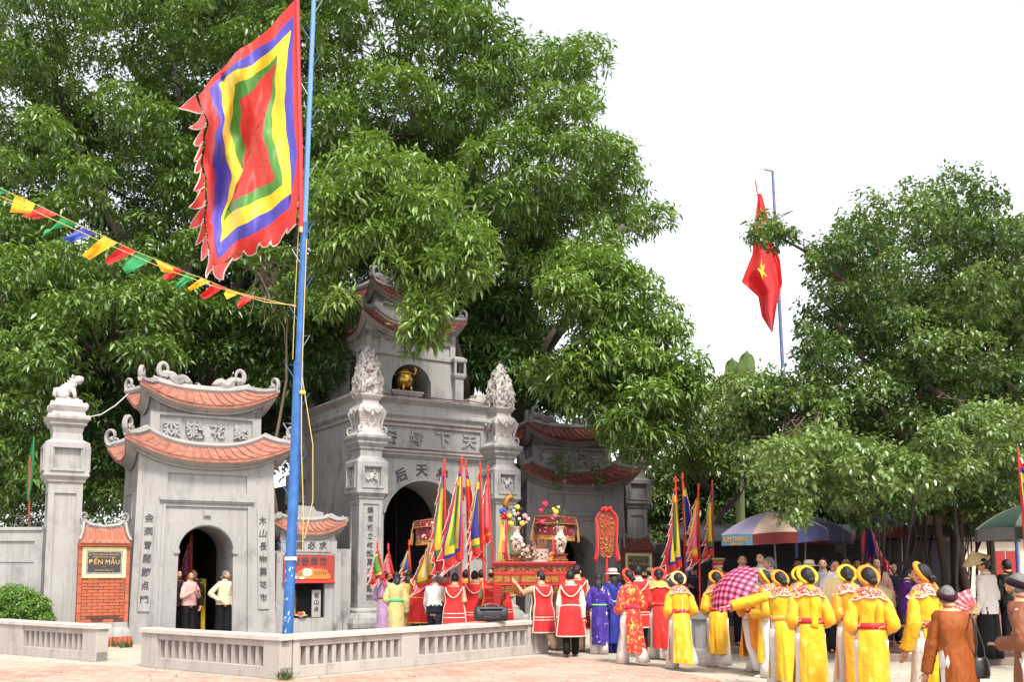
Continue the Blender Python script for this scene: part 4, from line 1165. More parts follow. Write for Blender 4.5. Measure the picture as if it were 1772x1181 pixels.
# ================================================================== trees
def leaf_mat(name, c1, c2, rough=0.34, trans=0.22):
    m = bpy.data.materials.new(name); m.use_nodes = True
    N = m.node_tree.nodes; L = m.node_tree.links; b = N['Principled BSDF']
    b.inputs['Roughness'].default_value = rough; b.inputs['Specular IOR Level'].default_value = 0.55
    at = N.new('ShaderNodeAttribute'); at.attribute_name = 'tint'
    ge = N.new('ShaderNodeNewGeometry')
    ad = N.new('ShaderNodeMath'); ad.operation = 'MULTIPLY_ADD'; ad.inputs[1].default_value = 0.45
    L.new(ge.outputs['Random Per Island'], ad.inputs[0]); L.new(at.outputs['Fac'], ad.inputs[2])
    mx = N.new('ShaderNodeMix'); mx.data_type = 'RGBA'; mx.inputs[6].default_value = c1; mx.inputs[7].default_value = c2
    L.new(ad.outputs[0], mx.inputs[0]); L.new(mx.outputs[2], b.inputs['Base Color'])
    tr = N.new('ShaderNodeBsdfTranslucent'); hv = N.new('ShaderNodeHueSaturation'); hv.inputs['Saturation'].default_value = 1.2; hv.inputs['Value'].default_value = 1.3
    hv.inputs['Hue'].default_value = 0.492
    L.new(mx.outputs[2], hv.inputs['Color']); L.new(hv.outputs[0], tr.inputs[0])
    ms = N.new('ShaderNodeMixShader'); ms.inputs[0].default_value = trans
    L.new(b.outputs[0], ms.inputs[1]); L.new(tr.outputs[0], ms.inputs[2]); L.new(ms.outputs[0], N['Material Output'].inputs[0])
    return m
M_LF1 = leaf_mat('leaf_fig', (0.028, 0.080, 0.016, 1), (0.170, 0.270, 0.060, 1))
M_LF2 = leaf_mat('leaf_fig_deep', (0.018, 0.056, 0.012, 1), (0.150, 0.245, 0.052, 1))
M_LF3 = leaf_mat('leaf_banyan', (0.024, 0.066, 0.016, 1), (0.155, 0.230, 0.065, 1), 0.28)
M_LFY = leaf_mat('leaf_yellowish', (0.060, 0.110, 0.018, 1), (0.150, 0.210, 0.040, 1))
M_BARK = mat('bark', hexc(92, 80, 70), 0.9, col2=hexc(54, 48, 44), scale=5, bump=.7, bscale=14, stretch=(1, 1, .25))
M_BARKL = mat('bark_pale', hexc(84, 66, 52), 0.9, col2=hexc(52, 42, 36), scale=5, bump=.6, bscale=14, stretch=(1, 1, .25))

def in_poly(x, y, p):
    c = False; j = len(p) - 1
    for i in range(len(p)):
        if (p[i][1] > y) != (p[j][1] > y) and x < (p[j][0] - p[i][0]) * (y - p[i][1]) / (p[j][1] - p[i][1]) + p[i][0]: c = not c
        j = i
    return c
def zone(rng, poly, Y, R, count, tint=0.5, flat=0.62, shrink=0.9):
    """clumps of leaves (centre, radii, tint; a low tint paints in shade) filling a part of the crown seen from the forecourt"""
    xs = [p[0] for p in poly]; ys = [p[1] for p in poly]; out = []; tries = 0; keep = []
    while len(out) < count and tries < count * 60:
        tries += 1
        x, y = rng.uniform(min(xs), max(xs)), rng.uniform(min(ys), max(ys))
        if not in_poly(x, y, poly): continue
        r = rng.uniform(*R)
        if any((x - a) ** 2 + (y - b) ** 2 < (q * .52) ** 2 for a, b, q in keep): 
            if rng.random() < .85: continue
        keep.append((x, y, r))
        yy = rng.uniform(*Y); c = P(x, y, yy); s = yy / F_PX * r * shrink
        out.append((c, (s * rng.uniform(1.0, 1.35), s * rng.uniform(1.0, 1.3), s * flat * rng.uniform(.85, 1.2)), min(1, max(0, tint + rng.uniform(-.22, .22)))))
    return out
def crown_mesh(name, clumps, seed, L, wid, m, per=72, k=8, parent=None, origin=Vector((0, 0, 0)), loose=0.0):
    rg = np.random.default_rng(seed); bases = []; axes = []; tints = []
    for c, r, t in clumps:
        vol = (r[0] * r[2]) / (.8 * .55); n = int(per * min(2.2, max(.13, vol)))
        d = rg.normal(size=(n, 3)); d[:, 2] = d[:, 2] * .8 + .25; d /= np.linalg.norm(d, axis=1)[:, None]
        q = rg.uniform(.45, 1.0, n) ** .6 * (1 + loose * rg.normal(0, .45, n)); lump = 1 + .18 * np.sin(d[:, 0] * 5 + seed) * np.cos(d[:, 1] * 6 + t * 9)
        p = d * (q * lump)[:, None] * np.array(r)
        hang = rg.random(n) < .12; p[hang, 2] -= rg.uniform(.1, .5, hang.sum()) * r[2]
        bases.append(p + np.array(c)); a = d + np.array([0, 0, .35]); axes.append(a / np.linalg.norm(a, axis=1)[:, None]); tints.append(np.full(n, t) + .25 * (d[:, 2] - .3))  # leaves on clump tops coloured lighter, imitating light from above
    b = np.concatenate(bases); a = np.concatenate(axes); ti = np.concatenate(tints); n = len(b)
    if loose: a = a + rg.normal(0, loose, a.shape); a /= np.linalg.norm(a, axis=1)[:, None]
    ref = np.where(np.abs(a[:, 2:3]) < .9, np.array([[0, 0, 1.0]]), np.array([[1.0, 0, 0]]))
    e1 = np.cross(a, ref); e1 /= np.linalg.norm(e1, axis=1)[:, None]; e2 = np.cross(a, e1)
    ang = rg.uniform(0, 2 * pi, (n, 1)) + np.arange(k)[None, :] * (2 * pi / k) + rg.normal(0, .35, (n, k))
    lift = rg.normal(.30, .35, (n, k))
    dr = e1[:, None] * np.cos(ang)[..., None] + e2[:, None] * np.sin(ang)[..., None] + a[:, None] * lift[..., None]
    dr[..., 2] -= rg.uniform(.15, .7, (n, k)); dr /= np.linalg.norm(dr, axis=2)[..., None]
    ln = L * rg.uniform(.6, 1.2, (n, k)); st = L * rg.uniform(.05, .5, (n, k))
    B = b[:, None] + dr * st[..., None] + rg.normal(0, L * .18, (n, k, 3))
    up = np.zeros_like(dr); up[..., 2] = 1
    sd = np.cross(dr, up) + rg.normal(0, .35, (n, k, 3)); sd /= np.linalg.norm(sd, axis=2)[..., None]
    nm = np.cross(sd, dr)
    w = (ln * wid * .5)[..., None]; l3 = ln[..., None]
    mid = B + dr * l3 * .48
    v0, v2 = B, B + dr * l3 - np.array([0, 0, 1.0]) * l3 * .14
    v1, v3 = mid + sd * w + nm * w * .35, mid - sd * w + nm * w * .35
    V = np.stack([v0, v1, v2, v3], axis=2).reshape(-1, 3) - np.array(origin)
    nl = n * k; base = np.arange(nl) * 4
    F = np.stack([base, base + 1, base + 2, base, base + 2, base + 3], axis=1).reshape(-1)
    me = bpy.data.meshes.new(name); me.vertices.add(nl * 4); me.vertices.foreach_set('co', V.reshape(-1))
    me.loops.add(nl * 6); me.loops.foreach_set('vertex_index', F)
    me.polygons.add(nl * 2); me.polygons.foreach_set('loop_start', np.arange(nl * 2) * 3)
    me.update(calc_edges=True)
    at = me.attributes.new('tint', 'FLOAT', 'POINT'); at.data.foreach_set('value', np.repeat(np.clip(ti, 0, 1), k * 4))
    me.materials.append(m)
    o = bpy.data.objects.new(name, me); COL.objects.link(o)
    if parent: o.parent = parent
    return o, nl
def wob(a, b, n, amp, seed):
    a, b = Vector(a), Vector(b); out = []
    for i in range(n + 1):
        t = i / n; s = sin(pi * t) * amp
        out.append(a + (b - a) * t + Vector((noise.noise((t * 3, seed, 0)), noise.noise((t * 3, seed, 5)), noise.noise((t * 3, seed, 9)))) * s * 2 + Vector((0, 0, s * .25)))
    return out
def tree(name, base, label, clumps, limbs, r0, leaf, seed, L, wid, bark=M_BARK, per=72, k=8, group=None, stems=None, fork=4.5, twig=3, loose=0.0):
    t = empty(name, base); tag(t, label, 'tree', group); base = Vector(base)
    mb = MB(); mb.mat = Matrix.Translation(-base); nodes = []
    top = base + Vector((0, 0, fork))
    ps = wob(base, top, 8, .15, seed); mb.tube(ps, [r0 * (1.6 - .9 * min(1, i / 2.5)) if i < 3 else r0 * (1 - .03 * i) for i in range(9)], 12)
    for s in (stems or []):
        q = wob(s[0], s[1], 9, .25, seed + s[2] * 40); mb.tube(q, [s[2] * (1 - .5 * i / 9) for i in range(10)], 8); nodes += [(p, s[2] * .5) for p in q[4:]]
    for i, e in enumerate(limbs):
        q = wob(top - Vector((0, 0, .3)), e, 9, .9, seed + i * 3.3); mb.tube(q, [r0 * (.62 - .052 * j) for j in range(10)], 8); nodes += [(p, r0 * (.62 - .052 * j)) for j, p in enumerate(q) if j > 2]
    for i, (c, r, ti) in enumerate(clumps):
        if i % twig: continue
        n_, rr_ = min(nodes, key=lambda z: (z[0] - c).length)
        q = wob(n_, c, 6, .35, seed + i); mb.tube(q, [max(.018, rr_ * .45) * (1 - .13 * j) for j in range(7)], 5)
    mb.build('trunk', bark, t, smooth=True)
    o, nl = crown_mesh('crown', clumps, seed, L, wid, leaf, per, k, t, base, loose)
    return t, nl
rng = random.Random(77)
tot = 0
# the great fig behind the main gate
z1 = zone(rng, [(575, -60), (800, -60), (850, 30), (890, 90), (965, 65), (1025, 95), (1030, 160), (1005, 205), (1080, 250), (1125, 300), (1140, 345), (1190, 375), (1198, 415), (1150, 445), (1060, 455), (950, 470), (850, 460), (760, 470), (640, 430), (560, 400)], (26, 33), (30, 54), 132, .52) + zone(rng, [(400, -420), (820, -380), (860, -70), (560, -70)], (26, 34), (60, 85), 18, .5)  # last zone: unseen upper crown, added to hold back skylight
z2 = zone(rng, [(960, 430), (1100, 470), (1145, 540), (1165, 600), (1195, 655), (1205, 700), (1170, 760), (1110, 795), (1080, 785), (1055, 735), (1010, 705), (945, 665), (935, 645), (985, 620), (990, 560), (960, 500)], (24.2, 26.6), (30, 48), 82, .6)
z3 = zone(rng, [(545, 280), (640, 240), (760, 290), (840, 390), (850, 460), (830, 500), (775, 505), (745, 600), (718, 595), (714, 540), (700, 455), (640, 440), (590, 450), (590, 545), (560, 550), (540, 450)], (22.6, 24.4), (22, 36), 84, .72) + zone(rng, [(700, 500), (770, 500), (755, 600), (715, 610)], (22.6, 23.8), (16, 24), 12, .75)
z4 = zone(rng, [(780, 500), (900, 490), (930, 560), (900, 680), (800, 660)], (29.5, 34), (36, 56), 46, .08) + zone(rng, [(900, 650), (985, 665), (975, 730), (890, 715)], (29.5, 32), (26, 38), 12, .12) + zone(rng, [(600, 300), (980, 330), (980, 480), (620, 480)], (31, 35), (40, 60), 30, .3)  # back clumps, shade inside the crown painted by low tint
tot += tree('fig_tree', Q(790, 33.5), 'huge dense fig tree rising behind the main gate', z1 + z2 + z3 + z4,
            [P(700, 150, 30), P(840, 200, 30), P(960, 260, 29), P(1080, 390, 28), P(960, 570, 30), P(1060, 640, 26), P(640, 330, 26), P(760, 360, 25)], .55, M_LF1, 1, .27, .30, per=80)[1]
# left tree
z1 = zone(rng, [(-90, -60), (570, -60), (600, 100), (600, 400), (560, 560), (420, 560), (250, 560), (120, 640), (40, 720), (-90, 760)], (25, 31), (38, 64), 170, .5) + zone(rng, [(-160, -420), (560, -420), (560, -70), (-160, -70)], (25, 34), (60, 90), 32, .5)  # last zone lies above the view, added to block skylight
z2 = zone(rng, [(-90, 400), (200, 420), (330, 500), (300, 600), (190, 640), (120, 640), (130, 700), (80, 780), (60, 860), (-90, 880)], (23, 25.5), (34, 54), 62, .6)
z3 = zone(rng, [(150, 560), (590, 520), (600, 700), (520, 760), (480, 760), (460, 640), (230, 640), (215, 860), (140, 880), (150, 700)], (30, 35), (46, 70), 62, .10) + zone(rng, [(120, 540), (600, 500), (600, 640), (520, 700), (470, 690), (440, 640), (240, 630), (200, 700), (200, 800), (150, 820)], (26.5, 28.5), (34, 52), 70, .12)  # low tint paints the deep shade behind the gate into these leaves
z4 = zone(rng, [(-90, 250), (600, 300), (600, 560), (-90, 700)], (33, 36), (56, 76), 46, .15) + zone(rng, [(-110, 420), (620, 420), (640, 640), (540, 800), (200, 860), (-110, 900)], (32, 36), (50, 72), 130, .02) + zone(rng, [(-90, -40), (580, -40), (600, 300), (-90, 300)], (30, 35), (50, 70), 44, .35)  # filler clumps, mostly coloured dark to imitate shade between the boughs
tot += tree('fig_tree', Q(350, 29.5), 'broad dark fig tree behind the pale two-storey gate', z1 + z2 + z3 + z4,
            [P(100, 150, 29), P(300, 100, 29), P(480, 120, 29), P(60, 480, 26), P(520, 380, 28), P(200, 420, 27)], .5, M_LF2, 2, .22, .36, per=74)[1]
# banyan on the right with slender stems and hanging roots
z1 = zone(rng, [(1420, 430), (1490, 370), (1570, 320), (1640, 310), (1700, 330), (1790, 350), (1860, 350), (1860, 830), (1700, 800), (1640, 780), (1560, 800), (1470, 820), (1400, 800), (1310, 800), (1290, 760), (1260, 720), (1255, 690), (1290, 665), (1350, 660), (1410, 630), (1395, 570), (1440, 520), (1410, 460)], (18.5, 23.5), (26, 46), 225, .40, flat=.9)
z2 = zone(rng, [(1290, 365), (1345, 345), (1400, 410), (1460, 450), (1450, 480), (1380, 440), (1310, 425)], (19.3, 20.5), (13, 20), 13, .55, flat=.9)
z3 = zone(rng, [(1290, 790), (1420, 740), (1560, 790), (1690, 700), (1772, 720), (1760, 770), (1680, 830), (1610, 850), (1560, 830), (1480, 860), (1400, 870), (1380, 900), (1350, 880), (1330, 840)], (15.5, 18), (18, 32), 120, .7, flat=.8) + zone(rng, [(1440, 830), (1500, 850), (1600, 850), (1700, 840), (1772, 800), (1790, 880), (1720, 900), (1640, 885), (1560, 890), (1500, 905), (1450, 890)], (18.5, 22), (18, 30), 60, .25, flat=.8)
z1 += zone(rng, [(1245, 690), (1300, 665), (1375, 615), (1430, 620), (1430, 780), (1270, 790)], (19, 22), (22, 36), 40, .55, flat=.9)
z4 = zone(rng, [(1480, 470), (1860, 430), (1860, 830), (1480, 830)], (23.5, 27), (40, 60), 60, .06)  # rear clumps, the shaded inside of the crown put into their tint
stems = [(Q(1640, 21), P(1590, 540, 20.5), .10), (Q(1690, 20.5), P(1650, 480, 20.6), .085), (Q(1655, 21.6), P(1640, 560, 21.5), .07), (Q(1600, 22), P(1540, 600, 21.5), .08), (Q(1720, 21.6), P(1760, 500, 21.5), .09)]
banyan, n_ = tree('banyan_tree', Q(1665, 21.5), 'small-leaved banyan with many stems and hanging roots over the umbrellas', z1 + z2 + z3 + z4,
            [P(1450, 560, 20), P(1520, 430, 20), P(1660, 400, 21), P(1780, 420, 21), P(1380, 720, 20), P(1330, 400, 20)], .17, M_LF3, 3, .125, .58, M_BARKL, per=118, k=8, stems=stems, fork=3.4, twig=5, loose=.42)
tot += n_
mb = MB(); bo_ = Vector(banyan.location)
rr = random.Random(9)
for i in range(44):
    px = rr.choice([rr.uniform(1480, 1560), rr.uniform(1540, 1680), rr.uniform(1560, 1720)]); Y = rr.uniform(18.5, 23)
    a = Q(px, Y) ; top = P(px + rr.uniform(-40, 40), rr.uniform(780, 880), Y + rr.uniform(-.5, .5))
    e = a + Vector((rr.uniform(-.2, .2), 0, 0.1 if rr.random() < .75 else rr.uniform(.8, 1.6)))
    q = wob(e, top, 8, .10, i * 2.7); r = rr.choice([.010, .014, .018, .028, .042])
    mb.tube([p - bo_ for p in q], [r * (1 + .3 * noise.noise((i, j * .5, 0))) for j in range(9)], 5)
o = mb.build('aerial_roots', mat('root_bark', hexc(58, 48, 42), .95, col2=hexc(34, 29, 27), scale=6, bump=.6, stretch=(1, 1, .3)), banyan, smooth=True); o['kind'] = 'stuff'
# smaller trees between the fig and the banyan, and the belt behind the crowd, its shade painted by low tint
z1 = zone(rng, [(1180, 660), (1240, 665), (1290, 660), (1320, 700), (1310, 790), (1250, 820), (1180, 830), (1160, 780)], (27, 29), (30, 46), 36, .5)
tot += tree('young_tree', Q(1235, 28.8), 'yellowish leafy tree between the weathered gate and the umbrellas', z1, [P(1220, 720, 28), P(1280, 720, 28)], .14, M_LFY, 4, .2, .36, per=70, fork=3.0)[1]
for i, (x0, x1, top_, Y) in enumerate(((1120, 1290, 790, 33), (1270, 1420, 770, 35), (1400, 1560, 780, 33.5), (1540, 1700, 800, 36), (1680, 1860, 790, 34))):
    zz = zone(rng, [(x0, top_), (x1, top_), (x1 + 20, 960), (x0 - 20, 960)], (Y, Y + 2), (40, 58), 26, .08)
    tot += tree('background_tree', Q((x0 + x1) / 2, Y + 1), ['dark bushy tree behind the grey boundary wall', 'dark tree behind the blue and pink umbrella', 'dark tree behind the hanging roots', 'dark tree behind the olive umbrella', 'dark tree behind the green and white umbrella'][i], zz, [P((x0 + x1) / 2, 850, Y + 1)], .16, M_LF3, 20 + i, .26, .45, per=64, k=7, fork=2.2, group='trees behind the market')[1]
# left margin, beyond the boundary wall
zz = zone(rng, [(-80, 760), (120, 780), (200, 800), (205, 900), (60, 930), (-80, 930)], (25.5, 28), (28, 44), 40, .45)
tot += tree('young_tree', Q(70, 27), 'leafy young tree behind the boundary wall with the green flag', zz, [P(40, 830, 27), P(110, 830, 27)], .12, M_LF2, 41, .17, .4, per=66, fork=2.2)[1]

# clipped bush in front of the boundary wall
cb = Q(22, 20.1); zz = []
for i in range(150):
    d = Vector((rng.gauss(0, 1), rng.gauss(0, 1), abs(rng.gauss(0, 1)) * .9)).normalized()
    zz.append((cb + Vector((d.x * .70, d.y * .5, .34 + d.z * .84)) * 1.0 + d * rng.uniform(-.10, .07), (.17, .17, .14), rng.uniform(.3, .8)))
bush = empty('round_bush', cb); tag(bush, 'round clipped bush in front of the boundary wall', 'bush')
mb = MB()
for i in range(7): mb.tube(wob(Vector((rng.uniform(-.12, .12), rng.uniform(-.12, .12), 0)), Vector((rng.uniform(-.5, .5), rng.uniform(-.4, .4), .9)), 5, .08, i), [.02, .018, .016, .012, .01, .006], 5)
mb.build('stem', M_BARK, bush)
o, nl = crown_mesh('foliage', zz, 50, .055, .5, leaf_mat('leaf_bush', (.045, .11, .018, 1), (.14, .25, .045, 1)), 330, 6, bush, cb); tot += nl
# dry bare twigs beside the pole
tw = empty('bare_shrub', Q(470, 26)); tag(tw, 'tangle of bare grey twigs beside the blue pole', 'shrub')
mb = MB(); o_ = Vector(tw.location); root = P(500, 520, 25.5)
mb.tube([p - o_ for p in wob(Q(470, 26), root, 8, .25, 3)], [.07, .06, .055, .05, .045, .04, .035, .03, .025], 6)
for i in range(46):
    e = P(rng.uniform(415, 520), rng.uniform(405, 600), 25.2 + rng.uniform(-.4, .4)); s = root + (P(440, 470, 25.3) - root) * rng.random()
    mb.tube([p - o_ for p in wob(s, e, 6, .25, i * 1.9)], [.016, .014, .012, .010, .008, .006, .004], 4)
mb.build('twigs', mat('dry_twig', hexc(120, 104, 88), .9, var=.3), tw)
# plants that took root on the weathered gate roof
rs_ = []
for px, py in ((965, 790), (975, 810), (962, 830), (1028, 815), (1030, 838), (955, 800)):
    c = PL(px, py, Vector((2, 28, 0)), Vector((sin(YR), -cos(YR), 0))) + Vector((sin(YR), -cos(YR), 0)) * .25
    rs_.append((c, (.16, .1, .16), .4))
gp = empty('roof_plant', Vector(rs_[2][0])); tag(gp, 'wild leafy plant sprouting from the roof of the weathered gate', 'plant')
mb = MB()
for c, r, t in rs_: mb.tube([Vector((0, 0, 0)), c - rs_[2][0]], [.012, .008], 4)
mb.build('stem', M_BARK, gp)
o, nl = crown_mesh('foliage', rs_, 60, .13, .7, M_LF3, 60, 5, gp, rs_[2][0]); tot += nl
# banana plant whose leaf tips show above the trees
bp_ = empty('banana_plant', Q(1285, 29.5)); tag(bp_, 'banana plant with broad pale leaves above the yellowish tree', 'plant')
M_BAN = mat('banana_leaf', (.16, .24, .07), .5, var=.3, scale=3, trans=.4)
mb = MB(); mb.tube([(0, 0, 0), (0, 0, 3), (.05, 0, 5.2)], [.16, .14, .09], 9); mb.build('stem', mat('banana_stem', hexc(130, 140, 80), .7, var=.3), bp_)
for i, (tx, ty, b) in enumerate(((1292, 606, 1), (1266, 618, -1), (1235, 690, -1), (1335, 690, 1))):
    tip = P(tx, ty, 29.3) - Vector(bp_.location); s = Vector((.05, 0, 5.0)); ax = (tip - s)
    sdv = Vector((1, .25, 0)) if i < 2 else Vector((0, .3, 1))
    mb = MB(); mb.grid(lambda u, v: s + ax * v ** .6 + sdv.normalized() * (u - .5) * (.62 * (min(1, v * 2.2 + .15) if v < .6 else (max(0.0, 1 - ((v - .6) / .405) ** 4)) ** .5)) + Vector((0, -.10 * abs(u - .5) * 2 + .05 * sin(v * 6 + u * 9), -.22 * v * v * (abs(u - .5)))), 8, 36)
    mb.build('leaf', M_BAN, bp_, smooth=True)
print('LEAVES', tot)

# ================================================================== people
def patt(name, base, fig, scale=20, th=0.28, kind='spot', rough=.55, stretch=(1, 1, 1), soft=.05):
    m = mat(name, base, rough, sheen=.12, spec=.3, bump=.9, bscale=8, bdist=.055, stretch=(1, 1, .45))
    N = m.node_tree.nodes; L = m.node_tree.links; b = N['Principled BSDF']
    tc = N.new('ShaderNodeTexCoord'); mp = N.new('ShaderNodeMapping'); mp.inputs['Scale'].default_value = stretch
    L.new(tc.outputs['Object'], mp.inputs['Vector'])
    if kind == 'spot':
        t = N.new('ShaderNodeTexVoronoi'); t.inputs['Scale'].default_value = scale; out = t.outputs['Distance']
    elif kind == 'line':
        t = N.new('ShaderNodeTexVoronoi'); t.feature = 'DISTANCE_TO_EDGE'; t.inputs['Scale'].default_value = scale; out = t.outputs['Distance']
    else:
        t = N.new('ShaderNodeTexNoise'); t.inputs['Scale'].default_value = scale; t.inputs['Detail'].default_value = 2; t.inputs['Distortion'].default_value = 1.5; out = t.outputs[0]
    L.new(mp.outputs[0], t.inputs['Vector'])
    mr = N.new('ShaderNodeMapRange'); mr.inputs[1].default_value = th - soft; mr.inputs[2].default_value = th + soft
    L.new(out, mr.inputs[0])
    mx = N.new('ShaderNodeMix'); mx.data_type = 'RGBA'; L.new(mr.outputs[0], mx.inputs[0])
    mx.inputs[6].default_value = fig; mx.inputs[7].default_value = base
    L.new(mx.outputs[2], b.inputs['Base Color'])
    return m
def fab(name, r, g, b, rough=.75, var=.16): return mat('fabric_' + name, hexc(r * .90, g * .88, b * .86), rough, var=var, scale=4, bump=.9, bscale=8, bdist=.055, sheen=.0 if r + g + b < 260 else .10, spec=.22, stretch=(1, 1, .45))
SKIN = mat('skin', hexc(186, 134, 104), .55, var=.08, scale=9)
SKIN2 = mat('skin_pale', hexc(204, 158, 128), .55, var=.08, scale=9)
EYE_W, LIP = mat('eye', (.02, .015, .012), .3), mat('lip', hexc(160, 84, 74), .5)
HAIRB = mat('hair_black', (.008, .007, .008), .42, spec=.3, bump=.4, bscale=60, stretch=(3, 3, .6))
HAIRG = mat('hair_grey', hexc(120, 116, 116), .5, col2=hexc(60, 58, 60), scale=22, bump=.4, bscale=60, stretch=(3, 3, .6))
BROWN_SH, BLACK_SH, WHITE_SH = mat('sandal_brown', hexc(70, 30, 26), .5), mat('shoe_black', (.015, .015, .017), .4), mat('shoe_white', hexc(214, 206, 200), .5)
Y1 = patt('silk_yellow', hexc(230, 156, 22), hexc(236, 178, 62), 6.5, .30, 'spot', .42, soft=.08)
Y2 = patt('silk_amber', hexc(218, 124, 12), hexc(228, 152, 44), 6.0, .30, 'spot', .42, soft=.08)
Y3 = fab('lemon_silk', 236, 184, 34, .45); Y4 = fab('apricot_silk', 236, 146, 30, .45)
GOLDR = patt('collar_red', hexc(168, 34, 30), hexc(232, 206, 170), 42, .44, 'noise', soft=.03)
BELT = patt('belt_red', hexc(168, 26, 30), hexc(226, 196, 130), 20, .36, 'noise', soft=.03)
RINGY, RINGO, RINGR, RINGW = fab('turban_yellow', 242, 192, 26, .5), fab('turban_orange', 240, 144, 20, .5), fab('turban_red', 226, 60, 36, .5), fab('turban_cream', 236, 208, 130, .5)
REDG = patt('gown_red_gold', hexc(214, 40, 28), hexc(226, 160, 78), 12, .42, 'noise', .45, soft=.03, stretch=(1, 1, .8))
REDS, CRIM = fab('red_silk', 212, 42, 34, .5), fab('crimson', 222, 44, 48, .6)
PURP = patt('gown_purple', hexc(56, 34, 128), hexc(200, 188, 214), 8, .345, 'noise', .5, soft=.02)
BLUEG = fab('blue_gown', 44, 56, 150, .5)
WHT, WHT2, NAVY, BLK, KHA, GREYT, CREAMF, PINKF = fab('white', 222, 216, 212, .75, .05), fab('offwhite', 226, 218, 204), fab('navy', 24, 26, 44), fab('black', 16, 15, 17), fab('khaki', 186, 160, 128), fab('grey_trouser', 84, 78, 74), fab('cream', 232, 216, 186), fab('pink', 228, 178, 176)
TRIMW, TRIMY = fab('trim_white', 234, 218, 200), fab('trim_yellow', 244, 190, 60)
VIO, OLIVE, BRWN, RUST, LILAC, SAGE, TAN, DKB = fab('violet', 74, 30, 112), fab('olive_uniform', 120, 108, 74), fab('brown_gown', 136, 82, 54, .6), fab('rust_gown', 150, 78, 28, .6), fab('lilac', 178, 146, 190), fab('sage', 198, 188, 130), fab('tan_gold', 206, 172, 106), fab('dark_blue', 34, 36, 54)
VELV = mat('velvet_maroon', hexc(50, 10, 24), .9, sheen=.1, var=.3, spec=.2)
STRAW = mat('straw', hexc(214, 188, 142), .8, col2=hexc(190, 162, 116), scale=30, bump=.4, bscale=60)
CAPB, HATP, MINT = fab('cap_beige', 208, 172, 120), patt('hat_pink', hexc(222, 166, 160), hexc(150, 70, 80), 40, .3), fab('mint', 126, 214, 130)
GREENS = fab('green_sash', 90, 200, 130)

def lerp(a, b, t): return a + (b - a) * t
TORS = [(.44, .100, .074), (.50, .104, .078), (.55, .100, .074), (.60, .088, .066), (.66, .090, .070), (.72, .100, .076), (.77, .106, .074), (.81, .098, .064), (.835, .060, .050)]
def tor(h, bulk=1.0):
    for (a, x, y), (b, x2, y2) in zip(TORS, TORS[1:]):
        if h <= b:
            t = max(0, (h - a) / (b - a)); return lerp(x, x2, t) * bulk, lerp(y, y2, t) * bulk
    return TORS[-1][1] * bulk, TORS[-1][2] * bulk
ARMS = {'down': ((.035, -.025, -.19), (.045, .035, -.355)), 'fwd': ((.03, .05, -.18), (.03, .16, -.30)), 'back': ((.035, -.07, -.175), (.04, -.08, -.35)),
        'clasp': ((.038, -.03, -.185), (-.065, .125, -.205)), 'out': ((.040, -.050, -.182), (-.015, .11, -.225)), 'hip': ((.13, -.05, -.15), (.02, .05, -.255)),
        'cam': ((.04, .10, -.135), (-.055, .165, .07)), 'pole': ((.05, .06, -.165), (-.02, .17, -.06)), 'reach': ((.155, .03, -.045), (.31, .07, -.085)),
        'chest': ((.05, .02, -.185), (-.06, .15, -.11)), 'lift': ((.09, .10, -.06), (.12, .22, .05)), 'drop': ((.035, .02, -.187), (.055, .06, -.358)), 'front': ((.04, .12, -.12), (.02, .27, -.10))}
PEND = []
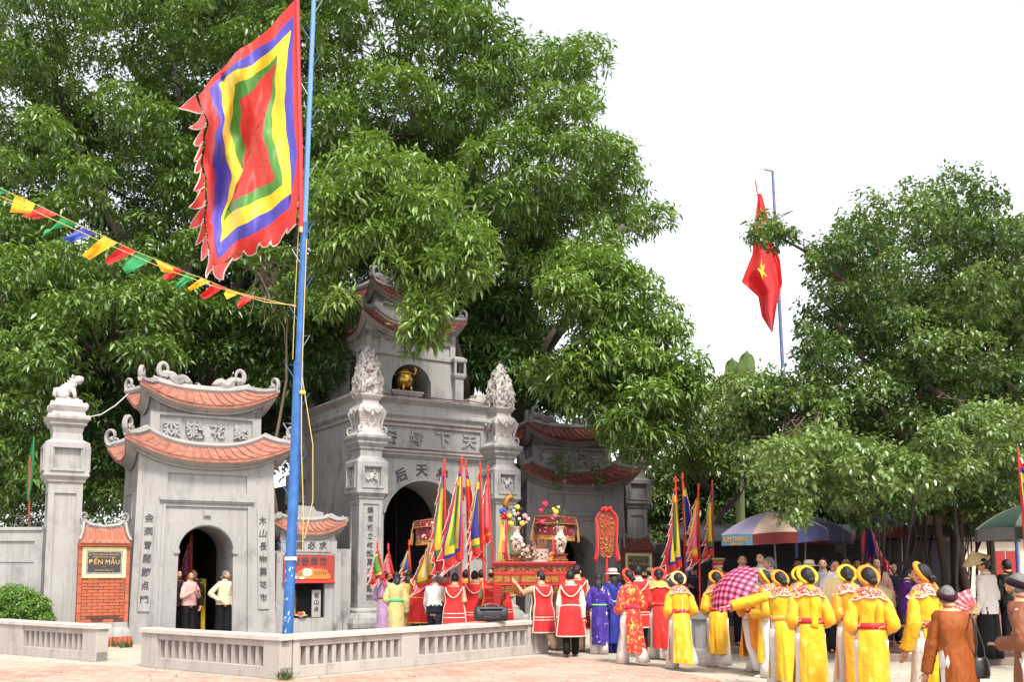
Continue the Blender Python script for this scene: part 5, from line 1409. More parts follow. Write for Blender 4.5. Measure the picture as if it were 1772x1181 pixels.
def person(pos, rot, H, o, pose, label, group=None, seed=0):
    H *= 1.035 if o.get('hat') == 'ring' else 1.0
    pose = dict(pose); pose['hy'] = pose.get('hy', 0) + random.Random(seed).uniform(-14, 14)
    rg = random.Random(seed * 13 + 7)
    root = empty('person', (pos[0], pos[1], 0)); tag(root, label, 'person', group)
    root.rotation_euler = (0, 0, radians(rot))
    gz = pos[2] if len(pos) > 2 else 0.0
    bulk = o.get('bulk', 1.0); lean = pose.get('lean', .03); hip = .50 * H
    sw = pose.get('step', (.10, -.12)); kf = pose.get('knee', (.05, .25))
    legs = []
    for s, a, k in ((-1, sw[0], kf[0]), (1, sw[1], kf[1])):
        h_ = Vector((s * .052 * H, 0, hip)); kn = h_ + Vector((0, sin(a), -cos(a))) * .235 * H; an = kn + Vector((0, sin(a - k), -cos(a - k))) * .225 * H
        legs.append([h_, kn, an])
    low = min(l[2].z for l in legs) - .040 * H
    root.location.z = gz - low
    def T(p):
        p = Vector(p)
        if p.z <= hip: return p
        d = p.z - hip; st = pose.get('stoop', 0) * max(0, d / (.5 * H) - .45) * .5 * H
        return Vector((p.x, p.y + sin(lean) * d + st, hip + cos(lean) * d - st * .35))
    sh = o.get('shoulder', 1.0)
    arms = []
    for s, nm in ((-1, pose.get('L', 'down')), (1, pose.get('R', 'down'))):
        e, w = ARMS[nm] if isinstance(nm, str) else nm
        S = T((s * .097 * H * sh, 0, .787 * H)); arms.append([S, S + Vector((s * e[0], e[1], e[2])) * H, S + Vector((s * w[0], w[1], w[2])) * H])
    # ---- body
    mb = MB(); n = 16
    rs = []
    for h, x, y in TORS: rs.append([T((cos(2 * pi * j / n) * x * H * bulk * .84, sin(2 * pi * j / n) * y * H * bulk * .84, h * H)) for j in range(n)])
    mb.rings(rs)
    hc = T((0, .018 * H, .900 * H))
    mb.tube([T((0, -.005 * H, .80 * H)), T((0, 0, .85 * H)), hc], [.046 * H, .038 * H, .038 * H], 12)
    for s, l in zip((-1, 1), legs):
        mb.tube([l[0] + Vector((0, 0, .02 * H)), lerp(l[0], l[1], .5), l[1], lerp(l[1], l[2], .4), l[2]], [.058 * H, .05 * H, .036 * H, .037 * H, .023 * H], 10)
        mb.tube([l[2] + Vector((0, -.022 * H, -.022 * H)), l[2] + Vector((0, .05 * H, -.022 * H)), l[2] + Vector((0, .11 * H, -.030 * H))], [.024 * H, .026 * H, .016 * H], 8, flat=.75)
    for a in arms: mb.tube([a[0], lerp(a[0], a[1], .5), a[1], lerp(a[1], a[2], .45), a[2]], [.024 * H, .026 * H, .024 * H, .022 * H, .017 * H], 9)
    # ---- head, hands: finer, joined afterwards
    hd = MB(); hs_ = .125 * H / .2
    Rh = Matrix.Rotation(radians(pose.get('hy', 0)), 4, 'Z') @ Matrix.Rotation(-radians(pose.get('hp', 0)), 4, 'X')
    HM = Matrix.Translation(hc + Vector((0, 0, .012 * H))) @ Rh @ Matrix.Scale(hs_, 4)
    hd.mat = HM
    def face(d):
        q = 1.0; f = max(0, d.y)
        if d.z < -.15: q *= 1 - .20 * min(1, (-d.z - .15) / .7) * (1 - .45 * f)
        q += .035 * math.exp(-((d.x) ** 2 + (d.z + .32) ** 2 * 1.5) / .03) * (d.y > 0)              # mouth
        q += .19 * math.exp(-(d.x ** 2 / .012 + (d.z + .10) ** 2 / .022)) * (d.y > 0)                # nose
        q += .05 * math.exp(-(d.x ** 2 / .05 + (d.z + .72) ** 2 / .03)) * (d.y > 0)                  # chin
        q -= .05 * math.exp(-((abs(d.x) - .36) ** 2 / .02 + (d.z - .10) ** 2 / .012)) * (d.y > 0)    # eye sockets
        return q
    hd.ball((0, 0, 0), (.073, .092, .112), 26, 18, 0, face)
    for s in (-1, 1):
        hd.ball((s * .072, -.006, -.008), (.012, .022, .032), 8, 6, 0)
        hd.ball((s * .028, .0815, .011), (.0135, .007, .0065), 8, 5, 1)
        hd.tube([(s * .012, .086, .030), (s * .03, .086, .034), (s * .048, .074, .028)], [.0025, .004, .002], 5, k=3)
    hd.tube([(-.022, .083, -.046), (0, .090, -.044), (.022, .083, -.046)], [.003, .0065, .003], 6, k=2)
    hd.mat = Matrix.Identity(4)
    for s, a in zip((-1, 1), arms):
        f = (a[2] - a[1]).normalized(); up = Vector((0, 0, 1)) if abs(f.z) < .8 else Vector((0, 1, 0))
        sd = f.cross(up).normalized() * -s; nn = sd.cross(f).normalized(); u = H / 1.6
        c = a[2]
        hd.tube([c - f * .01 * u, c + f * .035 * u, c + f * .075 * u], [.024 * u, .036 * u, .034 * u], 8, flat=.5, k=0)
        for i in range(4):
            o_ = c + f * .07 * u + sd * (-.027 + .018 * i) * u; ln = (.062, .074, .070, .055)[i] * u
            p1 = o_ + f * ln * .5; p2 = p1 + (f * .75 + nn * .45 * (1 if s < 0 else -1) * .5).normalized() * ln * .35; p3 = p2 + (f * .5 + nn * .25).normalized() * ln * .3
            hd.tube([o_, p1, p2, p3], [.0088 * u, .0085 * u, .0078 * u, .006 * u], 5, k=0)
        tb = c + f * .02 * u - sd * .03 * u
        hd.tube([tb, tb + (f * .6 - sd * .7).normalized() * .032 * u, tb + (f * .85 - sd * .45).normalized() * .062 * u], [.011 * u, .010 * u, .007 * u], 5, k=0)
    sk = o.get('skin', SKIN)
    PEND.append((root, mb, hd, [sk, EYE_W, LIP, HAIRG if o.get('grey') else HAIRB]))
    part = lambda m_, name, mt, sm=True, bv=0: m_.build(name, mt, root, smooth=sm)
    # ---- hair
    hm = HAIRG if o.get('grey') else HAIRB
    hr = MB(); hr.mat = HM; st = o.get('hair', 'short')
    def cap(d):
        lo = -.55 if d.y < .0 else -.55 + (d.y) * 1.55
        q = 1.10 + .03 * noise.noise((d.x * 4, d.y * 4, d.z * 4 + seed))
        if d.z < lo: q = .90
        if d.y > .55 and d.z < .52: q = .88
        return q
    hr.ball((0, -.004, .004), (.073, .092, .112), 22, 16, None, cap)
    if st == 'bun':
        hr.ball((0, -.108, -.028), (.046, .034, .040), 12, 9); hr.ball((.012, -.128, -.03), (.03, .02, .026), 9, 7)
    if st == 'long':
        hr.mat = Matrix.Identity(4); b0 = HM @ Vector((0, -.06, .0)); ln = o.get('hairlen', .30) * H
        hr.tube([b0 + Vector((0, -.01, .03)), b0 + Vector((0, -.03 * H, -.25 * ln)), b0 + Vector((.005, -.042 * H, -.6 * ln)), b0 + Vector((0, -.04 * H, -.9 * ln)), b0 + Vector((.01, -.03 * H, -ln))], [.060, .074, .072, .055, .018], 12, flat=.55)
    part(hr, 'hair', hm)
    # ---- hats
    ht = o.get('hat'); hat_m = o.get('hatm')
    if ht == 'ring':
        r = MB(); r.mat = HM; tl = radians(o.get('tilt', 58)); cx = Vector((0, -.010, .030)); R1, n1, n2 = .110, 30, 9; rs = []
        for i in range(n1):
            a = 2 * pi * i / n1; d = Vector((cos(a), sin(a) * cos(tl), sin(a) * sin(tl))); ax = Vector((0, -sin(tl), cos(tl)))
            wd = .024 + .005 * sin(a) + .003 * noise.noise((a * 2, seed, 0))
            rs.append([cx + d * (R1 + cos(2 * pi * j / n2) * wd * .95) + ax * sin(2 * pi * j / n2) * .024 for j in range(n2)])
        rs.append(rs[0]); r.rings(rs, True, False)
        part(r, 'turban', hat_m)
        if o.get('ribbon'):
            rb = MB(); b0 = HM @ Vector((o.get('rx', 0), -.10, -.07)); L_ = o.get('rlen', .34) * H; pts = []; w = o.get('rw', .028)
            rs = []
            for i in range(9):
                t = i / 8; c = b0 + Vector((.01 * sin(t * 6 + seed), -.055 * H * min(1, t * 2.2) - .012 * sin(t * 7), -L_ * t)); ww = w * (1 + .35 * t)
                rs.append([c + Vector((-ww, .006, 0)), c + Vector((-ww, -.004, 0)), c + Vector((0, -.012, 0)), c + Vector((ww, -.004, 0)), c + Vector((ww, .006, 0)), c + Vector((0, .0, 0))])
            rb.rings(rs); part(rb, 'ribbon', o['ribbon'])
    elif ht == 'velvet':
        r = MB(); r.mat = HM; tl = radians(o.get('tilt', 10)); rs = []
        for i in range(27):
            a = 2 * pi * i / 26; d = Vector((cos(a) * .92, sin(a) * cos(tl) * 1.05, sin(a) * sin(tl))); c = Vector((0, -.008, .030)) + d * .088
            rs.append([c + d * cos(2 * pi * j / 8) * .026 + Vector((0, 0, 1)) * sin(2 * pi * j / 8) * .036 for j in range(8)])
        r.rings(rs, True, False); part(r, 'turban', hat_m)
    elif ht == 'cap':
        r = MB(); r.mat = HM; r.ball((0, -.004, .035), (.083, .102, .085), 18, 10, None, lambda d: 1.0 if d.z > -.12 else .9)
        r.grid(lambda u, v: Vector(((u - .5) * .13 * (1 - .25 * v * v), .08 + .085 * v - .05 * abs(u - .5) * v, .035 - .02 * v)), 6, 4); part(r, 'cap', hat_m)
    elif ht == 'brim':
        r = MB(); r.mat = HM; r.lathe([(.150, .018), (.153, .024), (.095, .048), (.090, .10), (.075, .128), (.03, .134), (.0, .134)], 22, (0, -.004, 0)); part(r, 'hat', hat_m)
        r = MB(); r.mat = HM; r.lathe([(.096, .046), (.099, .05), (.097, .066), (.093, .068)], 22, (0, -.004, 0)); part(r, 'hat_band', o.get('band', DKB))
    elif ht == 'officer':
        r = MB(); r.mat = HM; r.lathe([(.086, .030), (.090, .04), (.090, .065), (.092, .07), (.125, .105), (.128, .115), (.110, .128), (.0, .132)], 22, (0, -.004, 0)); part(r, 'cap', OLIVE)
        r = MB(); r.mat = HM; r.lathe([(.091, .034), (.0935, .04), (.0935, .064), (.091, .068)], 22, (0, -.004, 0)); part(r, 'cap_band', CRIM)
        r = MB(); r.mat = HM; r.grid(lambda u, v: Vector((cos(pi * (.2 + .6 * u)) * (.09 + .035 * v), sin(pi * (.2 + .6 * u)) * (.094 + .05 * v), .036 - .03 * v)), 10, 3); part(r, 'visor', BLACK_SH)
    elif ht == 'conical':
        r = MB(); r.mat = HM; r.lathe([(.205, .0), (.208, .004), (.105, .085), (.01, .165), (.0, .166)], 26, (0, 0, .02)); part(r, 'hat', STRAW)
    # ---- garments
    kind = o['kind']; ease = .010 * H
    def ring_pts(h, ex, ey, n=40, fold=0.0, ph=0.0, z=None):
        x, y = tor(h, bulk); out = []
        for j in range(n):
            a = 2 * pi * j / n; f = 1 + fold * (noise.noise((cos(a) * 2.2 + ph, sin(a) * 2.2, h * 7 + seed)) + .6 * noise.noise((cos(a) * 5 + ph, sin(a) * 5, h * 16 + seed)))
            out.append(T((cos(a) * (x * H + ex) * f, sin(a) * (y * H + ey) * f, h * H)))
        return out
    def torso(hs, ex=ease, fold=.06, grow=0.0):
        m_ = MB(); rs = []
        for i, h in enumerate(hs):
            g = grow * i / max(1, len(hs) - 1); rs.append(ring_pts(h, ex + g * H, ex + g * H, fold=fold))
        m_.rings(rs, True, False); return m_
    def sleeves(m_, r0, r1, frac=1.0, rmid=None):
        for a in arms:
            ps = [a[0] + Vector((-a[0].x * .30, 0, .004 * H)), lerp(a[0], a[1], .3), lerp(a[0], a[1], .7), a[1], lerp(a[1], a[2], .33), lerp(a[1], a[2], .66), lerp(a[1], a[2], .97)]
            rm = rmid or (r0 + r1) / 2
            rd = [r0 * .86, r0 * .97, lerp(r0, rm, .6), rm, lerp(rm, r1, .4), lerp(rm, r1, .75), r1]
            k_ = max(2, int(round(7 * frac))); ps, rd = ps[:k_], rd[:k_]; p2 = []; r2 = []
            for i in range(len(ps) - 1):
                for q in range(4): p2.append(lerp(ps[i], ps[i + 1], q / 4)); r2.append(lerp(rd[i], rd[i + 1], q / 4))
            p2.append(ps[-1]); r2.append(rd[-1]); st_ = len(m_.v); m_.tube(p2, r2, 18, cap=True)
            for vi in range(st_, len(m_.v)):
                i = (vi - st_) // 18; c = p2[i]; v = m_.v[vi]; amt = .10 * noise.noise(v * 16 + Vector((seed, 0, 0))) + .10 * noise.noise(v * 34 + Vector((0, seed, 0)))
                m_.v[vi] = v + (v - c) * amt * 1.4 * min(1, i / 3)
    def trousers(mt, r_hip, r_knee, r_hem, drop=.0, top=.60):
        m_ = MB(); rs = [ring_pts(h, ease * .4, ease * .4, 20) for h in (top, .55, .50, .462)]; m_.rings(rs, True, True)
        for s, l in zip((-1, 1), legs):
            ps = [l[0] + Vector((0, 0, .01 * H)), lerp(l[0], l[1], .35), lerp(l[0], l[1], .7), l[1], lerp(l[1], l[2], .35), lerp(l[1], l[2], .7), l[2] + Vector((0, 0, -.012 * H - drop))]
            rd = [r_hip, lerp(r_hip, r_knee, .4), lerp(r_hip, r_knee, .8), r_knee, lerp(r_knee, r_hem, .3), lerp(r_knee, r_hem, .65), r_hem]
            n_ = 16; rs = []
            for i, (p, r_) in enumerate(zip(ps, rd)):
                rs.append([p + Vector((cos(2 * pi * j / n_) * r_ * H * (1 + .13 * noise.noise((cos(2 * pi * j / n_) * 2 + s * 5, sin(2 * pi * j / n_) * 2, i * .7 + seed))), sin(2 * pi * j / n_) * r_ * H * 1.08, 0)) for j in range(n_)])
            m_.rings(rs, True, True)
        part(m_, 'trousers', mt)
    def panel(th, half, h0, h1, hemx, hemy, fold, sway=0.0, topex=ease * 1.5, nf=5, upper=False):
        zt, zb = h0 * H, h1 * H
        def fn(s, t):
            a = radians(th) + radians(half) * s * (1 + .10 * t); z = lerp(zt, zb, t); h = z / H
            x0, y0 = tor(max(h, .46) if upper else h0, bulk)
            if upper:
                x = x0 * H + topex + hemx * H * max(0, (.62 - h) / .4); y = y0 * H + topex + hemy * H * max(0, (.62 - h) / .4)
            else:
                x, y = lerp(x0 * H + topex, hemx * H, t ** .8), lerp(y0 * H + topex, hemy * H, t ** .8)
            f = 1 + fold * (.15 + .85 * t if not upper else .45 + .55 * t) * (.8 * sin(nf * s + th + seed) + .8 * noise.noise((s * 2.5 + th, t * 1.4, seed)) + 1.0 * noise.noise((s * 6 + th, t * 1.6, seed + 3)) + .5 * noise.noise((s * 11, t * 3 + th, seed + 7)))
            p = T((cos(a) * x * f, sin(a) * y * f, z)); p.y += sway * t * t * H; return p
        return fn
    def sheet(fn, mt, name, nu=30, nv=22):
        m_ = MB(); m_.grid(lambda u, v: fn(-1 + 2 * u, v), nu, nv); return part(m_, name, mt)
    def piping(fn, mt, r=.008, top=False, name='piping'):
        m_ = MB(); ps = [fn(-1, t / 10) for t in range(11)] + [fn(-1 + 2 * s / 12, 1) for s in range(1, 12)] + [fn(1, 1 - t / 10) for t in range(11)]
        if top: ps += [fn(1 - 2 * s / 12, 0) for s in range(1, 13)]
        m_.tube(ps, r * H, 5); part(m_, name, mt)
    if kind == 'aodai':
        mt = o['main']
        trousers(o.get('trouser', WHT), .060, .052, o.get('flare', .062), .02 * H)
        m_ = torso((.575, .59, .60, .62, .64, .66, .68, .70, .72, .745, .765, .78, .80, .825), ease * 1.1, .12)
        sleeves(m_, .040 * H, o.get('cuff', .046) * H, 1.0, o.get('rmid', .046) * H)
        part(m_, 'bodice', mt)
        hem = o.get('hem', .11); sway = pose.get('sway', .0)
        rh = o.get('flare', .062) + .012; yb = max(.12, rh + max(0, -min(l[2].y for l in legs)) / H * .8); yf = max(.12, rh + max(0, max(l[2].y for l in legs)) / H * .8)
        sheet(panel(-90 + o.get('slit', 9), 66, .595, hem, .116, yb, .115, sway), mt, 'back_panel')
        sheet(panel(90 + o.get('slit', 9), 66, .595, hem, .114, yf, .115, sway), mt, 'front_panel')
        if o.get('belt'):
            m_ = MB(); bh = o.get('belth', .022)
            m_.rings([ring_pts(h, e_, e_, 26) for h, e_ in ((.602 - bh, ease * 1.5), (.602 - bh * .9, ease * 2.2), (.602 + bh * .9, ease * 2.0), (.602 + bh, ease * 1.3))], True, False); part(m_, 'belt', o['belt'])
        if o.get('collar'):
            m_ = MB(); rs = []
            for i, (k, zz) in enumerate(((.044, .846), (.056, .838), (.074, .824), (.092, .808), (.106, .786))):
                r_ = []
                for j in range(32):
                    a = 2 * pi * j / 32; sc = (1 + .10 * abs(cos(4 * a)) * (i == 4))
                    x = k * H * (1.16 if i > 1 else 1) * sc * sh; y = k * H * .80 * sc if i > 1 else k * H
                    z = zz * H - (.028 * H * (abs(cos(a)) ** 2) if i > 2 else 0) - (.012 * H * abs(cos(4 * a)) if i == 4 else 0)
                    r_.append(T((cos(a) * x, sin(a) * y, z + .012 * H)))
                rs.append(r_)
            m_.rings(rs, True, False); part(m_, 'collar', o['collar'])
            m_ = MB(); m_.tube(rs[-1] + [rs[-1][0]], .0045 * H, 5); part(m_, 'collar_edge', TRIMW)
        m_ = MB(); m_.lathe([(.041, 0), (.043, .008), (.040, .026), (.036, .028)], 16); m_ = m_
        nk = MB(); nk.add([T((v.x * H, v.y * H - .003 * H, .832 * H + v.z * H)) for v in m_.v], m_.f); part(nk, 'neckband', mt)
        if o.get('sash'):
            m_ = MB(); f_ = panel(-90, 26, .615, .40, .12, .12, .03); sheet(f_, o['sash'], 'sash', 6, 8)
    else:
        tm = o.get('trouser', BLK); w_ = o.get('wide', 0)
        trousers(tm, .060, .048 + w_ * .012, .040 + w_ * .022, .0 + .012 * H * w_, .60)
        un = o.get('untucked', True); low_h = o.get('hem', .46) if un else .565
        hs2 = [.825, .80, .765, .72, .68, .64, .60, .56, .52, .49, .46]; hs2 = [h for h in hs2 if h > low_h + .01] + [low_h]
        hs3 = [h for a, b in zip(hs2, hs2[1:]) for h in (a, (a + b) / 2)] + [hs2[-1]]; m_ = torso(hs3[::-1], ease * 1.5, .10); frac = 1.0 if o.get('sleeve', 'long') == 'long' else .58
        # flare the shirt tail a little
        sleeves(m_, .041 * H, (.026 if frac == 1.0 else .044) * H, frac, .038 * H)
        part(m_, 'shirt', o['shirt'])
        nk = MB(); nk.lathe([(.047, 0), (.050, .004), (.043, .028), (.039, .030)], 16)
        n2 = MB(); n2.add([T((v.x * H, v.y * H - .002 * H, .826 * H + v.z * H)) for v in nk.v], nk.f); part(n2, 'collar', o.get('collarm', o['shirt']))
        if not un:
            m_ = MB(); m_.rings([ring_pts(h, ease * 1.7, ease * 1.7, 24) for h in (.562, .565, .582, .585)], True, False); part(m_, 'belt', BLACK_SH)
        if kind == 'tabard':
            hem = o.get('vhem', .27); vm, tr = o.get('vest', CRIM), o.get('trim', TRIMW)
            for th in (-90, 90):
                fn = panel(th, 66, .812, hem, .045, .05, .062, pose.get('sway', 0), ease * 3.0, 4, True)
                sheet(fn, vm, 'tabard_back' if th < 0 else 'tabard_front', 16, 18); piping(fn, tr, .0075)
                off = panel(th, 66, .812, hem, .045, .05, .062, pose.get('sway', 0), ease * 3.8, 4, True)
                m_ = MB(); m_.tube([off(-.78 + 1.56 * i / 12, .02 + .20 * sin(pi * i / 12)) for i in range(13)], .007 * H, 5); part(m_, 'piping', tr)
                for tt in o.get('bands', (.66, .72)):
                    m_ = MB(); m_.grid(lambda u, v: off(-.96 + 1.92 * u, tt + .016 * v), 14, 1); part(m_, 'band', tr)
                if o.get('tie'):
                    m_ = MB(); m_.grid(lambda u, v: off(-1 + 2 * u, .40 + .022 * v - .03 * sin(pi * u)), 14, 1); part(m_, 'waist_tie', tr)
            for s in (-1, 1):
                m_ = MB(); x = s * .072 * H
                m_.tube([T((x, -.060 * H, .80 * H)), T((x, -.03 * H, .828 * H)), T((x * .98, .02 * H, .83 * H)), T((x, .062 * H, .80 * H))], .026 * H, 8, flat=.5); part(m_, 'shoulder_strap', vm)
        if o.get('epaulets'):
            for s in (-1, 1):
                m_ = MB(); m_.box(T((s * .082 * H, 0, .828 * H)), (.075 * H, .04 * H, .012 * H)); part(m_, 'epaulet', CRIM, False)
        if o.get('badge'):
            m_ = MB(); m_.box(T((.05 * H, .098 * H, .71 * H)), (.05, .006, .065)); part(m_, 'badge', MINT, False)
    # ---- shoes
    smt = o.get('shoes', BLACK_SH)
    for l in legs:
        m_ = MB(); c = l[2]
        m_.tube([c + Vector((0, -.032 * H, -.030 * H)), c + Vector((0, .01 * H, -.026 * H)), c + Vector((0, .075 * H, -.031 * H)), c + Vector((0, .122 * H, -.035 * H))], [.022 * H, .027 * H, .029 * H, .014 * H], 9, flat=.62)
        part(m_, 'shoe', smt)
    return root, arms, T
def flush_bodies():
    tmp = []
    for i, (root, mb, hd, mats) in enumerate(PEND):
        o = bpy.data.objects.new('body_tmp', mb.mesh('body_tmp', mats[0])); COL.objects.link(o)
        r = o.modifiers.new('r', 'REMESH'); r.mode = 'VOXEL'; r.voxel_size = .0165; r.use_smooth_shade = True
        s = o.modifiers.new('s', 'SMOOTH'); s.factor = .5; s.iterations = 3
        tmp.append(o)
    dg = bpy.context.evaluated_depsgraph_get(); dg.update()
    for o, (root, mb, hd, mats) in zip(tmp, PEND):
        me = o.evaluated_get(dg).to_mesh()
        j = MB(); j.add([v.co for v in me.vertices], [list(p.vertices) for p in me.polygons], 0)
        nn = len(j.v); j.v += hd.v; j.f += [[q + nn for q in f] for f in hd.f]; j.m += hd.m
        o.evaluated_get(dg).to_mesh_clear()
        j.build('body', mats, root, smooth=True)
    for o in tmp:
        d = o.data; bpy.data.objects.remove(o); bpy.data.meshes.remove(d)

PV = .116
GL, GT, GO = 'women in yellow gowns walking in the procession', 'men in red tabards carrying the palanquin', 'onlookers on the pavement'
def yel(main, ring, ribbon=True, collar=GOLDR, belt=BELT, **k):
    d = dict(kind='aodai', main=main, hat='ring', hatm=ring, ribbon=ring if ribbon is True else ribbon, collar=collar, belt=belt, hair='bun', shoes=WHITE_SH, cuff=.046, rmid=.045, hem=.10, bulk=.94); d.update(k); return d
def tab(**k):
    d = dict(kind='tabard', shirt=KHA, vest=CRIM, trim=TRIMW, trouser=GREYT, hem=.50, sleeve='short', shoes=BROWN_SH); d.update(k); return d
def shirt(sm, tm, **k):
    d = dict(kind='shirt', shirt=sm, trouser=tm); d.update(k); return d
walk = dict(step=(.22, -.20), knee=(.05, .35), lean=.05)
std = dict(step=(.03, -.03), knee=(.02, .03))
def PZ(*a, **k): d = dict(a[0]) if a else {}; d.update(k); return d
pp_ = {}
# --- women in gowns, from the altar outwards to the kerb
pp_['w19'] = person(G(1178, 1160), 6, 1.55, yel(Y1, RINGW, rw=.012, rlen=.42, flare=.070), PZ(walk, step=(.30, -.30), knee=(.05, .55), L='out', R='out', sway=-.02), 'woman in yellow gown and cream turban walking with one heel raised', GL, 19)
pp_['w18'] = person(G(1143, 1142), 4, 1.60, yel(REDS, RINGR, None, fab('collar_gold', 226, 176, 90), BELT, hem=.14), PZ(walk, L='out', R='out'), 'woman in plain red gown and white-rimmed red turban', 'women in red gowns', 18)
pp_['w16'] = person(G(1092, 1151), 22, 1.58, yel(REDG, RINGR, True, None, fab('sash_magenta', 190, 40, 90), hem=.14, rlen=.30, rx=.03, rw=.02, flare=.070), PZ(walk, L='out', R='out', hy=20), 'woman in red gown patterned with gold flames, red turban and ribbon', 'women in red gowns', 16)
pp_['w14'] = person(G(1037, 1133), 0, 1.55, dict(kind='aodai', main=PURP, belt=MINT, belth=.010, hair='long', hairlen=.24, trouser=WHT, hem=.12, shoes=BLACK_SH, sash=None, cuff=.055), PZ(std, L='clasp', R='clasp'), 'woman in embroidered purple gown with long wavy black hair', None, 14)
pp_['w15'] = person(G(1062, 1131), 5, 1.64, dict(kind='aodai', main=BLUEG, belt=MINT, belth=.012, hair='long', hairlen=.22, hat='brim', hatm=HATP, band=VELV, trouser=BLUEG, hem=.12, shoes=BLACK_SH), PZ(std, L='clasp', R='clasp'), 'woman in blue gown wearing a pink brimmed hat', None, 15)
pp_['w20'] = person(G(1243, 1156), -4, 1.55, yel(Y3, RINGO, hem=.16, flare=.068), PZ(walk, L='out', R='pole'), 'woman in lemon gown carrying a checked pink umbrella', GL, 20)
pp_['w21'] = person(G(1305, 1166), 20, 1.58, yel(Y4, RINGO, hem=.16, shoes=BROWN_SH, rw=.022), PZ(walk, step=(-.22, .25), knee=(.4, .05), L='clasp', R='out'), 'woman in apricot gown and brown sandals beside the checked umbrella', GL, 21)
pp_['w22b'] = person(Q(1332, 14.9), 62, 1.56, yel(Y3, RINGY, hem=.14), PZ(std, L='clasp', R='clasp'), 'woman in lemon gown seen from the side behind an outstretched sleeve', GL, 220)
pp_['w22'] = person(Q(1357, 13.4), 4, 1.56, yel(Y3, RINGO, rx=.05, rw=.018, belt=patt('belt_gold', hexc(214, 140, 50), hexc(170, 40, 36), 26, .4, 'noise')), PZ(walk, L='reach', R='clasp'), 'woman in lemon gown stretching her left arm out sideways', GL, 22)
pp_['w24'] = person(Q(1390, 15.0), -15, 1.60, yel(Y2, RINGY), PZ(std, L='clasp', R='clasp', hy=-15), 'woman in amber gown and pale yellow turban partly hidden behind others', GL, 24)
pp_['w23'] = person(Q(1405, 12.0), -2, 1.60, yel(Y1, RINGY, rw=.036, rlen=.32, rx=0), PZ(walk, step=(.08, -.08), L='out', R='out'), 'woman in yellow gown with a broad bright yellow ribbon down her back', GL, 23)
pp_['w25'] = person(Q(1476, 13.2), 10, 1.63, yel(Y2, RINGY, rx=.04, rw=.018), PZ(walk, L='out', R='out', hy=-12), 'woman in amber gown whose broad yellow turban tilts back', GL, 25)
pp_['w26'] = person(Q(1512, 10.9), -10, 1.60, yel(Y1, RINGO, rw=.014, rlen=.40, rx=.02), PZ(walk, step=(.06, -.06), L='out', R='out', hy=12), 'woman in yellow gown with a thin orange ribbon down her back', GL, 26)
pp_['w27'] = person(Q(1612, 10.9), 24, 1.64, yel(Y3, RINGO, rx=.03, rw=.02, rlen=.15), PZ(walk, step=(.1, -.1), L='down', R='clasp', hy=18), 'tall woman in lemon gown and orange turban behind the stooping old woman', GL, 27)
pp_['w28'] = person(Q(1664, 9.3), 6, 1.50, dict(kind='aodai', slit=-4, main=RUST, hair='short', grey=True, hat='velvet', hatm=VELV, shoes=BROWN_SH, hem=.10, tr=WHT, bulk=1.10, cuff=.036, rmid=.042), PZ(std, L='drop', R='pole', lean=.13, stoop=.18, hp=-14), 'stooping old woman in rust-brown gown with maroon turban and black shoulder bag', None, 28)
pp_['w29'] = person(Q(1797, 8.9), 42, 1.62, dict(kind='aodai', main=BRWN, hair='short', grey=True, hat='velvet', hatm=mat('velvet_black', hexc(24, 10, 18), .9, sheen=.1, spec=.2), tilt=-8, shoes=BROWN_SH, hem=.12, bulk=1.0, cuff=.04, rmid=.046), PZ(std, L='clasp', R='clasp', lean=.10, stoop=.10, hp=-28), 'grey-haired old woman in brown gown looking down at the edge of the crowd', None, 29)
# --- bearers and singers by the palanquin
pp_['m12'] = person(G(988, 1138), 0, 1.62, tab(shirt=WHT2, sleeve='long', trouser=BLK, bands=(), tie=True, vhem=.24), PZ(walk, step=(-.10, .10), knee=(.3, .03), L='down', R='back', hy=-10), 'man in red tabard with a white tie at the waist and long pale sleeves', GT, 12)
pp_['m13'] = person(Q(999, 19.4), -12, 1.72, tab(sleeve='short', trouser=KHA), PZ(std, L='fwd', R='clasp', hy=-20), 'tall dark-haired man in red tabard and khaki trousers beside the altar', GT, 13)
pp_['m11'] = person(G(938, 1133), 28, 1.61, tab(trouser=KHA), PZ(walk, step=(.25, -.28), knee=(.05, .45), L='lift', R='fwd', hy=40, lean=.06), 'man in red tabard and khaki shirt holding the altar pole', GT, 11)
pp_['m17'] = person(Q(1106, 19.0), -4, 1.70, tab(shirt=WHT2, sleeve='long', trouser=NAVY, vhem=.30), PZ(std, L='clasp', R='down'), 'man in red tabard behind the woman in gold-patterned red', GT, 17)
pp_['c10'] = person(Q(852, 20.2), 6, 1.64, tab(trim=TRIMY, hat='cap', hatm=CAPB, collarm=TRIMY, bands=(.40,), vhem=.36), PZ(std, L='pole', R='clasp'), 'man in beige cap and yellow-trimmed red tabard', GT, 10)
pp_['c8'] = person(Q(821, 20.6), 0, 1.60, tab(), PZ(std, L='pole', R='pole'), 'bare-headed man in red tabard between two red flag poles', GT, 8)
pp_['c9'] = person(Q(833, 22.0), 0, 1.62, tab(), PZ(std, L='pole', R='pole'), 'man in red tabard half hidden behind the beige cap', GT, 9)
pp_['c7'] = person(Q(806, 21.6), 8, 1.62, tab(collarm=TRIMY, trim=TRIMY, shirt=TRIMY), PZ(std, L='pole', R='pole'), 'man in red tabard with a bright yellow collar', GT, 7)
pp_['c6'] = person(Q(786, 20.0), -5, 1.55, tab(bands=(.52, .60), vhem=.16), PZ(std, L='pole', R='out'), 'grey-haired man in long red tabard with two bands at the waist', GT, 6)
